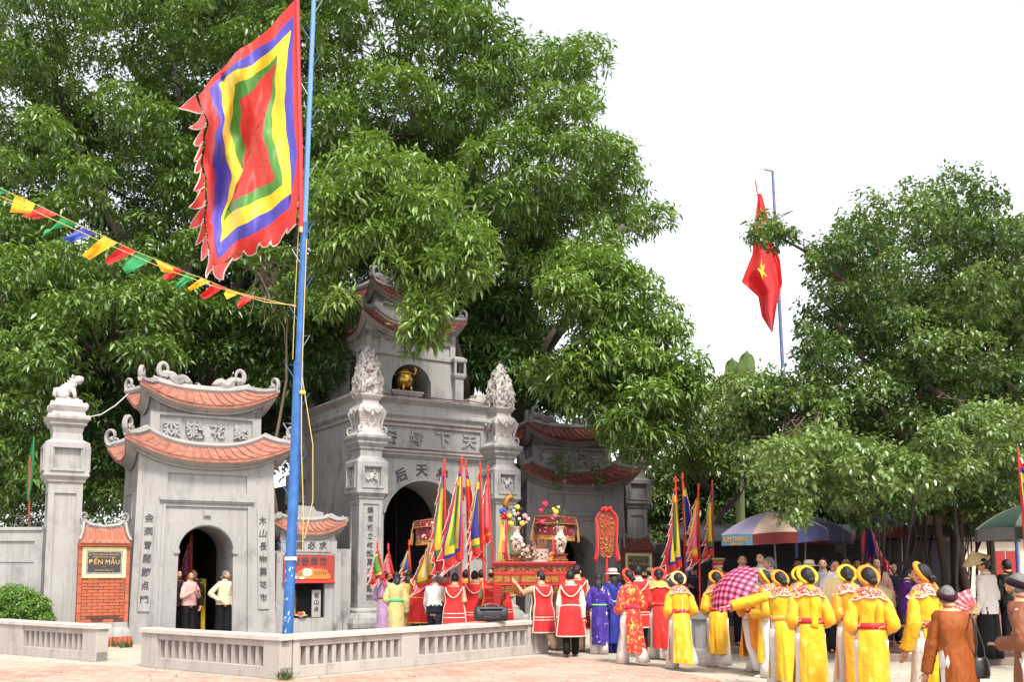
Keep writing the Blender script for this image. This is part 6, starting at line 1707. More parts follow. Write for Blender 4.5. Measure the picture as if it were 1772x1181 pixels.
pp_['c5'] = person(Q(752, 20.2), -4, 1.55, shirt(WHT, NAVY, untucked=False, grey=True, bulk=1.08), PZ(walk, step=(.2, -.2), knee=(.05, .1), L='fwd', R='fwd', lean=.02), 'grey-haired man in white shirt and navy trousers', None, 5)
pp_['c4'] = person(Q(727, 21.6), -8, 1.74, tab(trim=TRIMY, collarm=TRIMY, bands=(.42,), vhem=.27, bulk=1.08), PZ(walk, step=(-.15, .15), L='fwd', R='fwd'), 'tall man in yellow-trimmed red tabard and grey trousers', GT, 4)
pp_['c3'] = person(Q(706, 22.2), 0, 1.60, dict(kind='aodai', main=TAN, belt=RUST, belth=.008, hair='long', hairlen=.22, hem=.10, shoes=WHITE_SH, trouser=TAN), PZ(std, L='clasp', R='clasp'), 'woman in tan gold gown with long black hair', 'women in long gowns entering the main gate', 3)
pp_['c2'] = person(Q(684, 21.2), 10, 1.58, dict(kind='aodai', main=SAGE, belt=GREENS, belth=.022, hair='long', hairlen=.30, hem=.06, shoes=WHITE_SH, trouser=SAGE), PZ(std, L='clasp', R='down'), 'woman in sage gown with a green sash and hair to her waist', 'women in long gowns entering the main gate', 2)
pp_['c1'] = person(Q(664, 22.8), -10, 1.58, dict(kind='aodai', main=LILAC, belt=RUST, belth=.014, hair='bun', hem=.08, shoes=WHITE_SH, trouser=LILAC), PZ(std, L='clasp', R='clasp'), 'woman in lilac gown beside the carved pillar', 'women in long gowns entering the main gate', 1)
pp_['c0'] = person(Q(951, 20.4), 35, 1.6, shirt(CREAMF, WHT2, wide=1.6, hem=.44, shoes=BLACK_SH), PZ(walk), 'person in cream trousers walking behind the altar', None, 40)
# --- women in the arch of the pale gate
def ing(x, y): p = along(LG, YL, 1.55 + x, y); p.z = .12; return p
pp_['g1'] = person(ing(-.30, .25), -125, 1.46, shirt(PINKF, BLK, wide=1.2, skin=SKIN, hair='bun', hem=.47), PZ(std, L='chest', R='chest', hy=-25), 'woman in pink blouse with folded hands standing in the gate arch', None, 51)
pp_['g2'] = person(ing(.42, .12), -125, 1.48, shirt(CREAMF, BLK, wide=1.5, grey=True, skin=SKIN, hem=.47, hair='bun'), PZ(std, L='down', R='hip', hy=25, lean=.08, hp=-12), 'old woman in cream blouse leaning in the gate arch, hand on hip', None, 52)
pp_['g3'] = person(ing(-.50, .62), -130, 1.50, shirt(patt('floral_black', hexc(24, 22, 26), hexc(150, 60, 60), 24, .2), BLK, wide=1.2, hair='bun', skin=SKIN2), PZ(std), 'woman in dark flowered clothes behind the pink blouse', None, 53)
pp_['g4'] = person(ing(-.02, 1.0), 160, 1.52, shirt(BLK, BLK, hair='bun', wide=1), PZ(std), 'woman in black standing deep inside the gate arch', None, 54)
# --- onlookers on the pavement
def on(px, Y): p = Q(px, Y); p.z = PV; return p
pp_['o1'] = person(Q(1152, 25.0), 165, 1.66, shirt(fab('grey_shirt', 110, 104, 98), BLK, hat='brim', hatm=BLK, band=BLK), PZ(std), 'man in black hat behind the woman in plain red', GO, 61)
pp_['o2'] = person(on(1204, 22.3), 150, 1.60, shirt(DKB, DKB, hat='brim', hatm=DKB, band=BLK), PZ(std, L='chest', R='chest'), 'man in dark jacket and hat standing between red poles', GO, 62)
pp_['o4'] = person(on(1248, 19.2), 140, 1.72, shirt(OLIVE, BLK, hat='officer', untucked=False, epaulets=True, skin=SKIN2), PZ(std, L='clasp', R='clasp'), 'officer in olive uniform and peaked cap', None, 64)
pp_['o5'] = person(on(1287, 19.6), 178, 1.82, shirt(WHT, NAVY, untucked=False, skin=SKIN), PZ(std), 'dark-haired man in white shirt facing the procession', GO, 65)
pp_['o6'] = person(on(1322, 19.4), 150, 1.86, shirt(WHT, NAVY, untucked=False, skin=SKIN2), PZ(std), 'tall smiling man in white shirt under the umbrella', GO, 66)
pp_['o7'] = person(on(1340, 18.2), 75, 1.74, shirt(WHT2, GREYT, grey=True, untucked=False), PZ(std, hy=15), 'grey-haired man in white shirt turned away from the crowd', GO, 67)
pp_['o8'] = person(on(1404, 18.6), 172, 1.68, shirt(WHT2, BLK, hat='brim', hatm=CREAMF, band=KHA, skin=SKIN2), PZ(std, L='clasp', R='clasp'), 'woman in cream brimmed hat among the onlookers', GO, 68)
pp_['o9'] = person(on(1428, 19.2), 160, 1.74, shirt(fab('pale_blue', 190, 196, 206), BLK, hair='bun', skin=SKIN2), PZ(std), 'woman in pale blue blouse beside the cream hat', GO, 69)
pp_['o10'] = person(on(1449, 18.0), 165, 1.70, shirt(patt('blouse_floral', hexc(222, 214, 210), hexc(200, 130, 130), 18, .12), BLK, wide=1.2, hair='bun', skin=SKIN), PZ(std, L='chest', R='cam'), 'woman in flowered white blouse holding a palm-leaf hat', GO, 70)
pp_['o11'] = person(on(1468, 19.5), 170, 1.76, shirt(CREAMF, BLK, hair='bun'), PZ(std), 'woman looking over the shoulder of the flowered blouse', GO, 71)
pp_['o12'] = person(on(1506, 18.4), 170, 1.67, shirt(fab('grey_blouse', 150, 142, 140), BLK, hair='bun'), PZ(std), 'woman in grey blouse behind the orange turban', GO, 72)
pp_['o13'] = person(on(1522, 18.9), 165, 1.75, shirt(fab('dusty_pink', 206, 160, 152), BLK, hair='long', hairlen=.2, sleeve='short', skin=SKIN2), PZ(std, R='clasp'), 'long-haired girl in dusty pink shirt', GO, 73)
pp_['o14'] = person(on(1573, 17.6), -108, 1.54, shirt(VIO, GREYT, hair='bun', shoes=WHITE_SH, badge=True, skin=SKIN2, hem=.44), PZ(std, L='cam', R='cam'), 'woman in violet top raising a camera to her eyes', None, 74)
pp_['o15'] = person(on(1714, 16.7), 35, 1.70, shirt(WHT, BLK, wide=2.0, hair='bun', shoes=BROWN_SH, hem=.44), PZ(std, L='down', R='clasp', hy=30), 'woman in white blouse and wide black trousers with a palm-leaf hat', None, 75)
for i_, (px_, Y_, r_, h_, sm_, lab_) in enumerate(((742, 23.2, 5, 1.66, tab(), 'dark-haired man in red tabard in the mouth of the main arch'), (772, 22.6, -6, 1.62, tab(trim=TRIMY), 'man in yellow-trimmed red tabard behind the white shirt'),
        (868, 21.4, 0, 1.66, tab(), 'man in red tabard at the near corner of the palanquin'), (700, 24.4, 3, 1.60, shirt(fab('crimson_blouse', 150, 30, 36), BLK, hair='long'), 'long-haired woman in crimson deep in the main arch'),
        (1128, 20.6, 10, 1.68, shirt(KHA, GREYT, hat='cap', hatm=OLIVE), 'man in khaki shirt and olive cap behind the red tabards'), (1486, 20.3, 172, 1.74, shirt(WHT2, BLK, hair='short'), 'man in off-white shirt at the back of the onlookers'),
        (1548, 20.0, 176, 1.66, shirt(DKB, BLK, hair='bun'), 'woman in dark blue at the back of the onlookers'), (1384, 20.4, 170, 1.74, shirt(fab('checked_grey', 120, 124, 130), BLK), 'man in grey shirt at the back of the onlookers'))):
    q_ = Q(px_, Y_); q_.z = PV if px_ > 1200 else 0; person(q_, r_, h_, sm_, PZ(std, L='clasp', R='clasp'), lab_, GO if px_ > 1200 else None, 80 + i_)
pp_['o16'] = person(on(1752, 18.6), 10, 1.70, shirt(BLK, BLK), PZ(std), 'person in black beyond the white blouse', None, 76)
flush_bodies()

# ================================================================== procession gear
M_LAC = mat('red_lacquer', hexc(150, 30, 24), .35, var=.25, scale=6)
M_LACB = mat('red_lacquer_bright', hexc(196, 40, 32), .35, var=.15)
M_GILT = mat('gilding', hexc(186, 130, 50), .4, metal=.4, col2=hexc(96, 50, 24), scale=34, bump=.6, bscale=50)
M_GILTD = patt('gilt_carving', hexc(92, 20, 16), hexc(160, 108, 46), 26, .43, 'noise', .45, soft=.05)
AY = radians(-2); AO = Q(925, 19.9); AW, AD, AZ = 1.66, .86, 1.76
alt2 = empty('palanquin', AO, AY); tag(alt2, 'red lacquered palanquin altar with gilded carving carried by the men', 'palanquin')
mb = MB(); mb.box((0, 0, AZ - .025), (AW, AD, .05)); mb.box((0, 0, AZ - .07), (AW - .06, AD - .06, .04)); mb.build('table_top', M_LAC, alt2, bevel=.008)
mb = MB(); mb.box((0, 0, AZ - .15), (AW - .10, AD - .10, .12)); mb.build('frieze', M_GILTD, alt2)
mb = MB(); mb.box((0, 0, AZ - .225), (AW - .06, AD - .06, .03)); mb.box((0, 0, AZ - .45), (AW - .06, AD - .06, .03)); mb.box((0, 0, AZ - .34), (AW - .10, AD - .10, .20)); mb.build('rail', M_LACB, alt2)
for s in (-1, 1):
    xs = [-.72, -.54, -.38, -.06, .26, .42, .72]; ws = [.16, .12, .16, .38, .14, .14, .16]
    for x, w in zip(xs, ws):
        mb = MB(); mb.box((x * .98, s * (AD / 2 - .048), AZ - .34), (w, .02, .13)); mb.build('gilt_panel', M_GILT, alt2)
        mb = MB(); frame(mb, x * .98 - w / 2 - .02, x * .98 + w / 2 + .02, AZ - .42, AZ - .26, .014, .022, 0, .01); o = mb.build('panel_frame', M_LAC, alt2, loc=(0, s * (AD / 2 - .05), 0))
# carved apron with scalloped lower edge
for s in (-1, 1):
    mb = MB(); n = 28; pts = [(-AW / 2 + .06 + (AW - .12) * i / n, AZ - .47 - .17 - .05 * cos(i / n * 6 * pi) - .06 * abs(2 * i / n - 1) ** 4) for i in range(n + 1)]
    mb.ext([(-AW / 2 + .06, AZ - .47)] + pts + [(AW / 2 - .06, AZ - .47)], s * (AD / 2 - .06) - .015, s * (AD / 2 - .06) + .015); mb.build('apron', M_GILTD, alt2)
    rr = random.Random(s + 5)
    mb = MB()
    for _ in range(46):
        c = Vector((rr.uniform(-.74, .74), s * (AD / 2 - .04), AZ - .50 - rr.random() * .15)); a = rr.uniform(0, 6.28)
        mb.tube([c + Vector((cos(a + t) * .035, 0, sin(a + t) * .03)) for t in (0, .9, 1.8, 2.7)], [.006, .012, .012, .005], 5)
    o = mb.build('carved_scrolls', M_GILT, alt2)
for sx in (-1, 1):
    for sy in (-1, 1):
        mb = MB(); x, y = sx * (AW / 2 - .10), sy * (AD / 2 - .10)
        mb.sqloft([(.075, .0), (.08, .05), (.06, .10), (.05, .35), (.055, .75), (.07, 1.05), (.085, AZ - .47)], (x, y, 0)); lg = mb.build('leg', M_LAC, alt2)
        mb = MB(); mb.box((x, y - .058 * sy * -1 * -1, .7), (.05, .03, .9)); mb.build('leg_carving', M_GILTD, lg)
mb = MB(); mb.box((0, 0, .42), (AW - .2, AD - .2, .04)); mb.build('stretcher', M_LAC, alt2)
for sy in (-1, 1):
    mb = MB(); mb.tube([(-1.0, sy * .30, 1.24), (1.0, sy * .30, 1.24)], .04, 10); mb.build('carrying_pole', M_LACB, alt2)
TOPZ = AZ
def on_alt(x, y): return along(AO, AY, x, y, TOPZ)
M_CHINA = mat('vase_china', hexc(190, 172, 154), .25, var=.15); M_CHB = patt('china_pattern', hexc(184, 168, 152), hexc(60, 44, 46), 18, .46, 'noise', .25, soft=.03)
M_BRN = mat('brown_china', hexc(110, 70, 50), .3, var=.3)
def flower_ball(mb, c, r, n=11, k=None):
    for i in range(n):
        a = i * 2.4; t = acos_(1 - 2 * (i + .5) / n); d = Vector((sin(t) * cos(a), sin(t) * sin(a), cos(t)))
        mb.ball(Vector(c) + d * r * .6, (r * .42, r * .42, r * .34), 6, 5, k)
acos_ = math.acos
M_STEMG = mat('flower_leaf', (.05, .12, .03), .5, var=.4, trans=.2)
def vase(x, y, seed, flowers, label, flabel):
    b = on_alt(x, y); v = empty('vase_stand', b, AY); tag(v, 'gilded openwork stand under the vase with ' + flabel, 'stand')
    mb = MB(); mb.sqloft([(.15, 0), (.16, .03), (.13, .05), (.13, .12), (.155, .14), (.155, .16)]); mb.build('stand_body', M_GILTD, v)
    vs = empty('vase', b + Vector((0, 0, .16)), AY); tag(vs, label, 'vase')
    mb = MB(); mb.lathe([(.07, 0), (.085, .02), (.10, .10), (.135, .22), (.14, .28), (.12, .34), (.075, .38), (.065, .44), (.075, .50), (.105, .54), (.11, .55), (.09, .548), (.06, .50)], 20); mb.build('vase_body', M_CHINA, vs, smooth=True)
    mb = MB(); mb.lathe([(.076, .381), (.069, .40), (.067, .44), (.077, .495)], 20, cap=False); mb.build('vase_neck', M_CHB, vs, smooth=True)
    mb = MB(); mb.lathe([(.089, .03), (.103, .10), (.137, .22), (.1425, .28), (.130, .325)], 20, cap=False); mb.build('vase_band', M_CHB, vs, smooth=True)
    for s in (-1, 1):
        mb = MB(); mb.tube([(s * .075, 0, .40), (s * .125, 0, .43), (s * .125, 0, .50), (s * .085, 0, .53)], .012, 6); mb.build('handle', M_BRN, vs)
    fl = empty('flower_bouquet', b + Vector((0, 0, .70)), AY); tag(fl, flabel + ' in the vase on the palanquin', 'flowers')
    rr = random.Random(seed); st = MB()
    for (fx, fz, fr, c, fy) in flowers:
        mb = MB(); flower_ball(mb, (fx, fy, fz), fr * .82, 14); mb.build('blossom', mat('petal_%d_%d_%d' % c, hexc(*c), .6, var=.15, scale=30, trans=.2), fl, smooth=True)
        st.tube([(0, 0, -.05), (fx * .4, fy * .4, fz * .5), (fx, fy, fz - fr * .6)], [.006, .006, .005], 4)
    st.build('stems', M_STEMG, fl)
    lf = MB()
    for i in range(46):
        a = rr.uniform(0, 6.28); r = rr.uniform(.03, .2); z = rr.uniform(.02, .36); c = Vector((cos(a) * r, sin(a) * r * .6, z)); d = Vector((cos(a), sin(a), rr.uniform(.2, 1.2))).normalized() * rr.uniform(.06, .13); s = d.cross(Vector((0, 0, 1))).normalized() * .018
        lf.add([c, c + d * .5 + s, c + d, c + d * .5 - s], [(0, 1, 2, 3)])
    lf.build('foliage', M_STEMG, fl)
YF, PF, WF, RF = (236, 208, 84), (232, 160, 170), (234, 218, 208), (222, 44, 92)
vase(-.36, -.02, 1, [(.02, .40, .075, YF, -.02), (-.14, .22, .07, YF, -.05), (-.11, .07, .075, YF, -.08), (.12, .07, .075, YF, -.08), (-.02, .25, .06, WF, -.05), (.03, .27, .05, (220, 150, 130), -.06), (.17, .22, .075, PF, -.03), (.24, .16, .055, (236, 190, 190), -.02), (.20, .10, .05, PF, 0), (-.05, .33, .045, WF, 0), (.06, .16, .045, WF, -.1)], 'pale china vase with painted neck holding yellow chrysanthemums', 'yellow and pink chrysanthemum bouquet')
vase(.52, -.02, 2, [(-.30, .46, .085, RF, -.02), (-.38, .33, .065, RF, -.02), (-.08, .30, .07, (240, 216, 70), -.06), (-.12, .36, .06, (240, 216, 70), -.04), (-.10, .22, .065, (238, 100, 110), -.08), (-.36, .10, .065, (232, 74, 110), -.05), (-.03, .40, .045, (236, 226, 150), 0)], 'pale china vase with painted neck holding red roses and lilies', 'red rose and yellow lily bouquet')
bw = empty('incense_bowl', on_alt(.10, -.05), AY); tag(bw, 'blue and white china incense bowl on the palanquin', 'bowl')
mb = MB(); mb.lathe([(.17, 0), (.18, .02), (.185, .06), (.185, .18), (.20, .23), (.205, .25), (.185, .25), (.17, .22)], 22); mb.build('bowl_body', M_CHB, bw, smooth=True)
mb = MB(); mb.lathe([(.187, .19), (.203, .235), (.207, .252)], 22, cap=False); mb.lathe([(.186, .0), (.187, .03)], 22, cap=False); mb.build('bowl_rim', M_CHINA, bw, smooth=True)
mb = MB(); rr = random.Random(8)
for i in range(16):
    x, y = rr.uniform(-.13, .13), rr.uniform(-.1, .1); mb.tube([(x * .5, y * .5, .2), (x * 1.4, y * 1.4, rr.uniform(.38, .55))], .005, 4)
o = mb.build('incense_sticks', mat('incense', hexc(150, 90, 50), .8), bw)
for x, y, lab, c in ((.38, -.10, 'pair-less red candle beside the china bowl', (196, 44, 40)), (-.62, -.12, 'slim red candle at the end of the palanquin', (200, 96, 50))):
    cd = empty('candle', on_alt(x, y), AY); tag(cd, lab.replace('pair-less ', 'thick '), 'candle')
    mb = MB(); mb.lathe([(.05, 0), (.055, .02), (.02, .05), (.018, .16), (.04, .18)], 12); mb.build('holder', M_GILT, cd)
    mb = MB(); mb.lathe([(.024, .18), (.024, .42), (.004, .43)], 10); mb.build('candle_stick', mat('wax%d' % c[0], hexc(*c), .5), cd)
pf = empty('flower_arrangement', on_alt(-.16, -.22), AY); tag(pf, 'low arrangement of pink and peach blossoms beside the left vase', 'flowers')
rr = random.Random(12)
for i in range(16):
    c = rr.choice([(232, 160, 150), (238, 200, 180), (226, 120, 130)]); mb = MB()
    flower_ball(mb, (rr.uniform(-.16, .2), rr.uniform(-.05, .05), rr.uniform(.05, .40) * (1 - .3 * rr.random())), rr.uniform(.028, .05), 9); mb.build('blossom', mat('petal_%d_%d_%d' % c, hexc(*c), .6, var=.15, scale=30, trans=.2), pf, smooth=True)
lf = MB()
for i in range(50):
    c = Vector((rr.uniform(-.2, .2), rr.uniform(-.06, .06), rr.uniform(.0, .3))); d = Vector((rr.uniform(-1, 1), rr.uniform(-.5, .5), rr.uniform(0, 1))).normalized() * .08; s = d.cross(Vector((0, 1, 0))).normalized() * .016
    lf.add([c, c + d * .5 + s, c + d, c + d * .5 - s], [(0, 1, 2, 3)])
lf.build('foliage', M_STEMG, pf)
pf = empty('flower_arrangement', on_alt(.36, -.28), AY); tag(pf, 'small red and yellow blossoms in front of the thick candle', 'flowers')
for i in range(9):
    c = rr.choice([(224, 60, 60), (240, 170, 60), (230, 90, 110)]); mb = MB(); flower_ball(mb, (rr.uniform(-.08, .08), rr.uniform(-.03, .03), rr.uniform(.03, .18)), .032, 8)
    mb.build('blossom', mat('petal_%d_%d_%d' % c, hexc(*c), .6, var=.15, scale=30, trans=.2), pf, smooth=True)

# ---- embroidered canopies
M_MAR = patt('maroon_embroidery', hexc(104, 16, 30), hexc(222, 196, 176), 6.5, .355, 'noise', .6, soft=.02)
M_MARP = fab('maroon', 104, 16, 30); M_FRG = mat('gold_fringe', hexc(176, 128, 52), .7, col2=hexc(112, 70, 28), scale=50, stretch=(1, 1, .05))
def canopy(px, py, Y, r, label, tiltx=0.0, hgt=.26):
    c = P(px, py, Y); k = empty('canopy', (c.x, c.y, 0)); tag(k, label, 'canopy', 'embroidered canopies carried in the procession')
    z = c.z; n = 28; R = Matrix.Translation((0, 0, z)) @ Matrix.Rotation(tiltx, 4, 'Y')
    mb = MB(); mb.mat = R; mb.lathe([(r, 0), (r * .98, .012), (r * .5, .05), (.04, .08), (.02, .12), (.0, .13)], n); mb.build('roof', fab('canopy_red', 120, 24, 30), k, smooth=True)
    def drum(z0, z1, r0, r1, mt, name, wv=0.0):
        mb = MB(); mb.mat = R; rs = []
        for zz, rr_ in ((z0, r0), ((z0 + z1) / 2, (r0 + r1) / 2), (z1, r1)):
            rs.append([(cos(2 * pi * j / n) * rr_ * (1 + wv * sin(j * 2.2)), sin(2 * pi * j / n) * rr_ * (1 + wv * sin(j * 2.2)), zz) for j in range(n)])
        mb.rings(rs, True, False); return mb.build(name, mt, k, smooth=True)
    drum(.0, -.14, r * 1.01, r * 1.03, M_MAR, 'upper_valance', .006); drum(-.14, -.145 - hgt, r * .95, r * .96, M_MAR, 'lower_valance', .012)
    for zz, rr_, q in ((.005, 1.02, .008), (-.14, 1.045, .009), (-.145 - hgt, .975, .008)):
        mb = MB(); mb.mat = R; mb.tube([(cos(2 * pi * j / n) * r * rr_, sin(2 * pi * j / n) * r * rr_, zz) for j in range(n + 1)], q, 5); mb.build('braid', M_FRG, k)
    drum(-.145 - hgt, -.145 - hgt - .085, r * .965, r * .99, M_FRG, 'fringe', .02)
    for a in (3.5, 5.9):
        mb = MB(); mb.mat = R; d = Vector((cos(a), sin(a), 0)) * r * 1.05; mb.tube([d + Vector((0, 0, -.02)), d * 1.12 + Vector((0, 0, -.25)), d * 1.18 + Vector((0, 0, -.50)), d * 1.12 + Vector((0, 0, -.52)), d * 1.06 + Vector((0, 0, -.25))], .014, 5); mb.build('tassel', M_FRG, k)
    mb = MB(); mb.tube([(0, 0, .0), (0, 0, z + .1)], .022, 8); mb.build('pole', M_LACB, k)
canopy(961, 897, 21.2, .45, 'maroon embroidered canopy with gold fringe behind the rose bouquet', .04)
canopy(757, 902, 22.0, .52, 'maroon embroidered canopy with gold fringe in front of the dark main arch', -.06, .30)

# ---- gilded plaque wrapped in a red sash
PQ = P(1050, 965, 19.6)
pq = empty('procession_plaque', (PQ.x, PQ.y, 0)); tag(pq, 'gilded carved plaque on a red pole draped with a red sash', 'plaque')
z0, z1 = PQ.z, P(1050, 885, 19.6).z
mb = MB(); n = 12; prof = [(.07, 0), (.11, .05), (.115, .2), (.145, .5), (.175, .75), (.175, .88), (.12, .97), (0, 1.0)]
poly = [(x, z0 + (z1 - z0) * t) for x, t in prof] + [(-x, z0 + (z1 - z0) * t) for x, t in prof[::-1][1:]]
mb.ext(poly, -.03, .03); mb.build('board', M_LAC, pq)
mb = MB(); rr = random.Random(31)
for sx in (-1, 1):
    for _ in range(26):
        t = rr.uniform(.05, .92); w = .16 * (.6 + .4 * t); c = Vector((sx * rr.uniform(.0, w), -.035, z0 + (z1 - z0) * t)); a = rr.uniform(0, 6.28)
        mb.tube([c + Vector((cos(a + q) * .04, -.01, sin(a + q) * .05)) for q in (0, .8, 1.6, 2.4)], [.006, .014, .014, .005], 5)
mb.tube([(x, -.03, z) for x, z in poly] + [(poly[0][0], -.03, poly[0][1])], .014, 6)
mb.build('gilt_carving', M_GILT, pq)
M_SASH = cloth('sash_red', 232, 44, 48)
for sx in (-1, 1):
    mb = MB(); H_ = z1 - z0
    path = [(.02, 1.02), (.12, .98), (.20, .86), (.20, .6), (.185, .3), (.20, .05), (.22, -.04 if sx > 0 else -.0), (.22, -.10)]
    rs = []
    for i, (x, t) in enumerate(path):
        w = .038 if i < 5 else .06; c = Vector((sx * x, -.06, z0 + H_ * t))
        rs.append([c + Vector((-w * .8, .02, -.01)), c + Vector((0, -.03, 0)), c + Vector((w * .8, .02, .01)), c + Vector((0, .035, 0))])
    mb.rings(rs); mb.build('sash', M_SASH, pq, smooth=True)
mb = MB(); flower_ball(mb, (-.05, -.06, z1 + .03), .07, 7); flower_ball(mb, (.06, -.06, z1 + .03), .07, 7); mb.build('sash_knot', M_SASH, pq, smooth=True)
mb = MB(); mb.tube([(0, 0, 0), (0, 0, z0 + .05)], .024, 8); mb.build('pole', M_LACB, pq)

# ---- tall festival flags, limp on their red poles
def fest_flag(tip, foot, L, w, cols, label, side=-1, seed=0, teeth=True, group='five-colour flags on red poles', tw=.0, start=.06):
    tip, foot = Vector(tip), Vector(foot); f = empty('festival_banner', (foot.x, foot.y, foot.z)); tag(f, label, 'flag', group); fo = Vector(foot)
    mb = MB(); mb.tube([(0, 0, 0), tip - fo], [.022, .017], 8); mb.build('pole', M_LACB, f)
    mb = MB(); d = (foot - tip).normalized(); mb.lathe([(.018, -.02), (.03, .02), (.02, .06), (.028, .08), (.004, .16)], 8); mb.build('finial', M_LACB, f, loc=tip - fo)
    rr = random.Random(seed); sv = Vector((side * cos(tw), -.35 + sin(tw) * .3, 0)).normalized(); nv = Vector((-sv.y, sv.x, 0)); ph = rr.uniform(0, 6)
    def pt(u, v, ex=0.0):
        ww = w * (.10 + .90 * min(1, v * 1.35) ** .85) * (1 - .25 * max(0, v - .75))
        k = 2.2 + 1.2 * v
        x = ww * (u * .78 + .08 * sin(u * k * 3.1 + ph)); y = ww * .30 * sin(u * k * 3.4 + ph + v * 1.5)
        drop = .30 * ww * u + .22 * w * u * u * v
        return tip - fo + d * (start + v * L) + sv * x + nv * (y + ex) - Vector((0, 0, drop))
    B = [0, .11, .22, .34, .46, .58, .70, .80, .90, 1.0]
    V = [0, .07, .15, .24, .34, .45, .56, .66, .75, .83, .91, 1.0]
    us = []; vs = []
    for a, b in zip(B, B[1:]): us += [a, (a + b) / 2]
    us.append(1.0)
    for a, b in zip(V, V[1:]): vs += [a, (a + b) / 2]
    vs.append(1.0)
    groups = {}
    for i in range(len(us) - 1):
        for j in range(len(vs) - 1):
            u, v = (us[i] + us[i + 1]) / 2, (vs[j] + vs[j + 1]) / 2
            e = min(u * 1.0, (1 - u) * 1.0, v * 1.5, (1 - v) * 1.15)
            q = 0 if e < .085 else 1 if e < .17 else 2 if e < .26 else 3
            groups.setdefault(q, []).append([pt(us[i], vs[j]), pt(us[i + 1], vs[j]), pt(us[i + 1], vs[j + 1]), pt(us[i], vs[j + 1])])
    for q, quads in groups.items():
        mb = MB(); idx = {}
        for qd in quads:
            ids = []
            for p in qd:
                key = (round(p.x, 5), round(p.y, 5), round(p.z, 5))
                if key not in idx: idx[key] = len(mb.v); mb.v.append(p)
                ids.append(idx[key])
            mb.f.append(ids); mb.m.append(0)
        mb.build(('border', 'outer_band', 'inner_band', 'centre')[q], cols[q], f, smooth=True)
    if teeth:
        pm = MB()
        edge = [(1.0, v) for v in [.08 + .92 * i / 8 for i in range(9)]] + [(1 - i / 5, 1.0) for i in range(1, 6)]
        for (a, b) in zip(edge, edge[1:]):
            pa, pb = pt(*a), pt(*b); m_ = (pa + pb) / 2; out = sv * rr.uniform(.05, .12) * (.4 + a[1]) - Vector((0, 0, rr.uniform(.08, .20)))
            t = m_ + out * (.7 + .6 * rr.random()) + nv * rr.uniform(-.06, .06)
            tg = MB(); m1 = (pa + t) / 2 + nv * .015; m2 = (pb + t) / 2 - nv * .015
            tg.add([pa, m1, t, m2, pb], [(0, 1, 4), (1, 3, 4), (1, 2, 3)]); tg.build('flame_tongue', cols[0], f, smooth=True)
            pm.tube([pa, m1, t, m2, pb], .007, 4)
        pm.build('piping', M_FW, f)
    return f
def ff(tip, foot, Y, L, w, cols, label, **k):
    b = Q(foot, Y) if not isinstance(foot, tuple) else P(foot[0], foot[1], Y)
    return fest_flag(P(tip[0], tip[1], Y - k.pop('dy', 0)), b, L, w, cols, label, **k)
Rr, Bb, Yy, Gg, Pp = M_FR, M_FDB, M_FY, M_FG, M_FP
ff((769, 806), 778, 20.2, 2.02, .38, (Rr, Bb, Gg, Yy), 'limp festival flag with a long yellow centre', seed=1, tw=.2)
ff((799, 802), 798, 19.9, 1.90, .46, (Rr, Bb, Yy, Gg), 'limp festival flag with a green centre', seed=2)
ff((806, 808), 815, 20.6, 1.70, .34, (Rr, Bb, Yy, Rr), 'limp festival flag striped blue and yellow beside the green-centred one', seed=3, side=1, tw=.4)
ff((831, 813), 842, 20.0, 1.62, .38, (Rr, Gg, Yy, Bb), 'limp festival flag with a blue centre', seed=4)
ff((844, 818), 861, 20.3, 1.35, .30, (Rr, M_FO, Rr, Pp), 'limp festival flag with orange bands and a pink centre', seed=5, tw=.3)
ff((1169, 836), 1186, 21.2, 1.75, .36, (Rr, Bb, Yy, Gg), 'limp festival flag before the shaded column, green in the middle', seed=6)
ff((1181, 830), 1190, 21.6, 1.55, .34, (Rr, Gg, Yy, Bb), 'limp festival flag with much white piping before the shaded column', seed=7, side=1)
ff((1209, 849), 1212, 21.3, 1.45, .34, (Rr, M_FO, Yy, Pp), 'limp festival flag with a pale pink centre beside the umbrella', seed=8)
ff((1233, 842), 1236, 21.5, 1.40, .30, (Rr, Bb, Gg, Yy), 'limp festival flag with green and yellow bands touching the umbrella', seed=9)
ff((1490, 878), 1502, 19.3, 1.10, .52, (M_LACB, Bb, M_LACB, Bb), 'dark red and blue festival flag hanging under the banyan', seed=10, side=1)
ff((1762, 790), 1790, 15.6, 1.75, .42, (Rr, Bb, Yy, Bb), 'blue and red festival flag at the edge of the banyan', seed=11, side=1)
ff((653, 948), 690, 22.6, .62, .36, (Rr, Bb, Yy, Gg), 'leaning festival flag beside the carved pillar', seed=12)
ff((672, 952), 706, 22.9, .55, .30, (Rr, Yy, Rr, Pp), 'leaning festival flag with a pink tail in the main arch', seed=13)
ff((708, 945), 718, 23.6, .6, .28, (Rr, Gg, Yy, Bb), 'dim festival flag deep in the main arch', seed=14)
ff((748, 925), 762, 21.0, .9, .5, (Rr, Gg, Yy, M_FW), 'limp festival flag below the canopy with white stripe', seed=15)
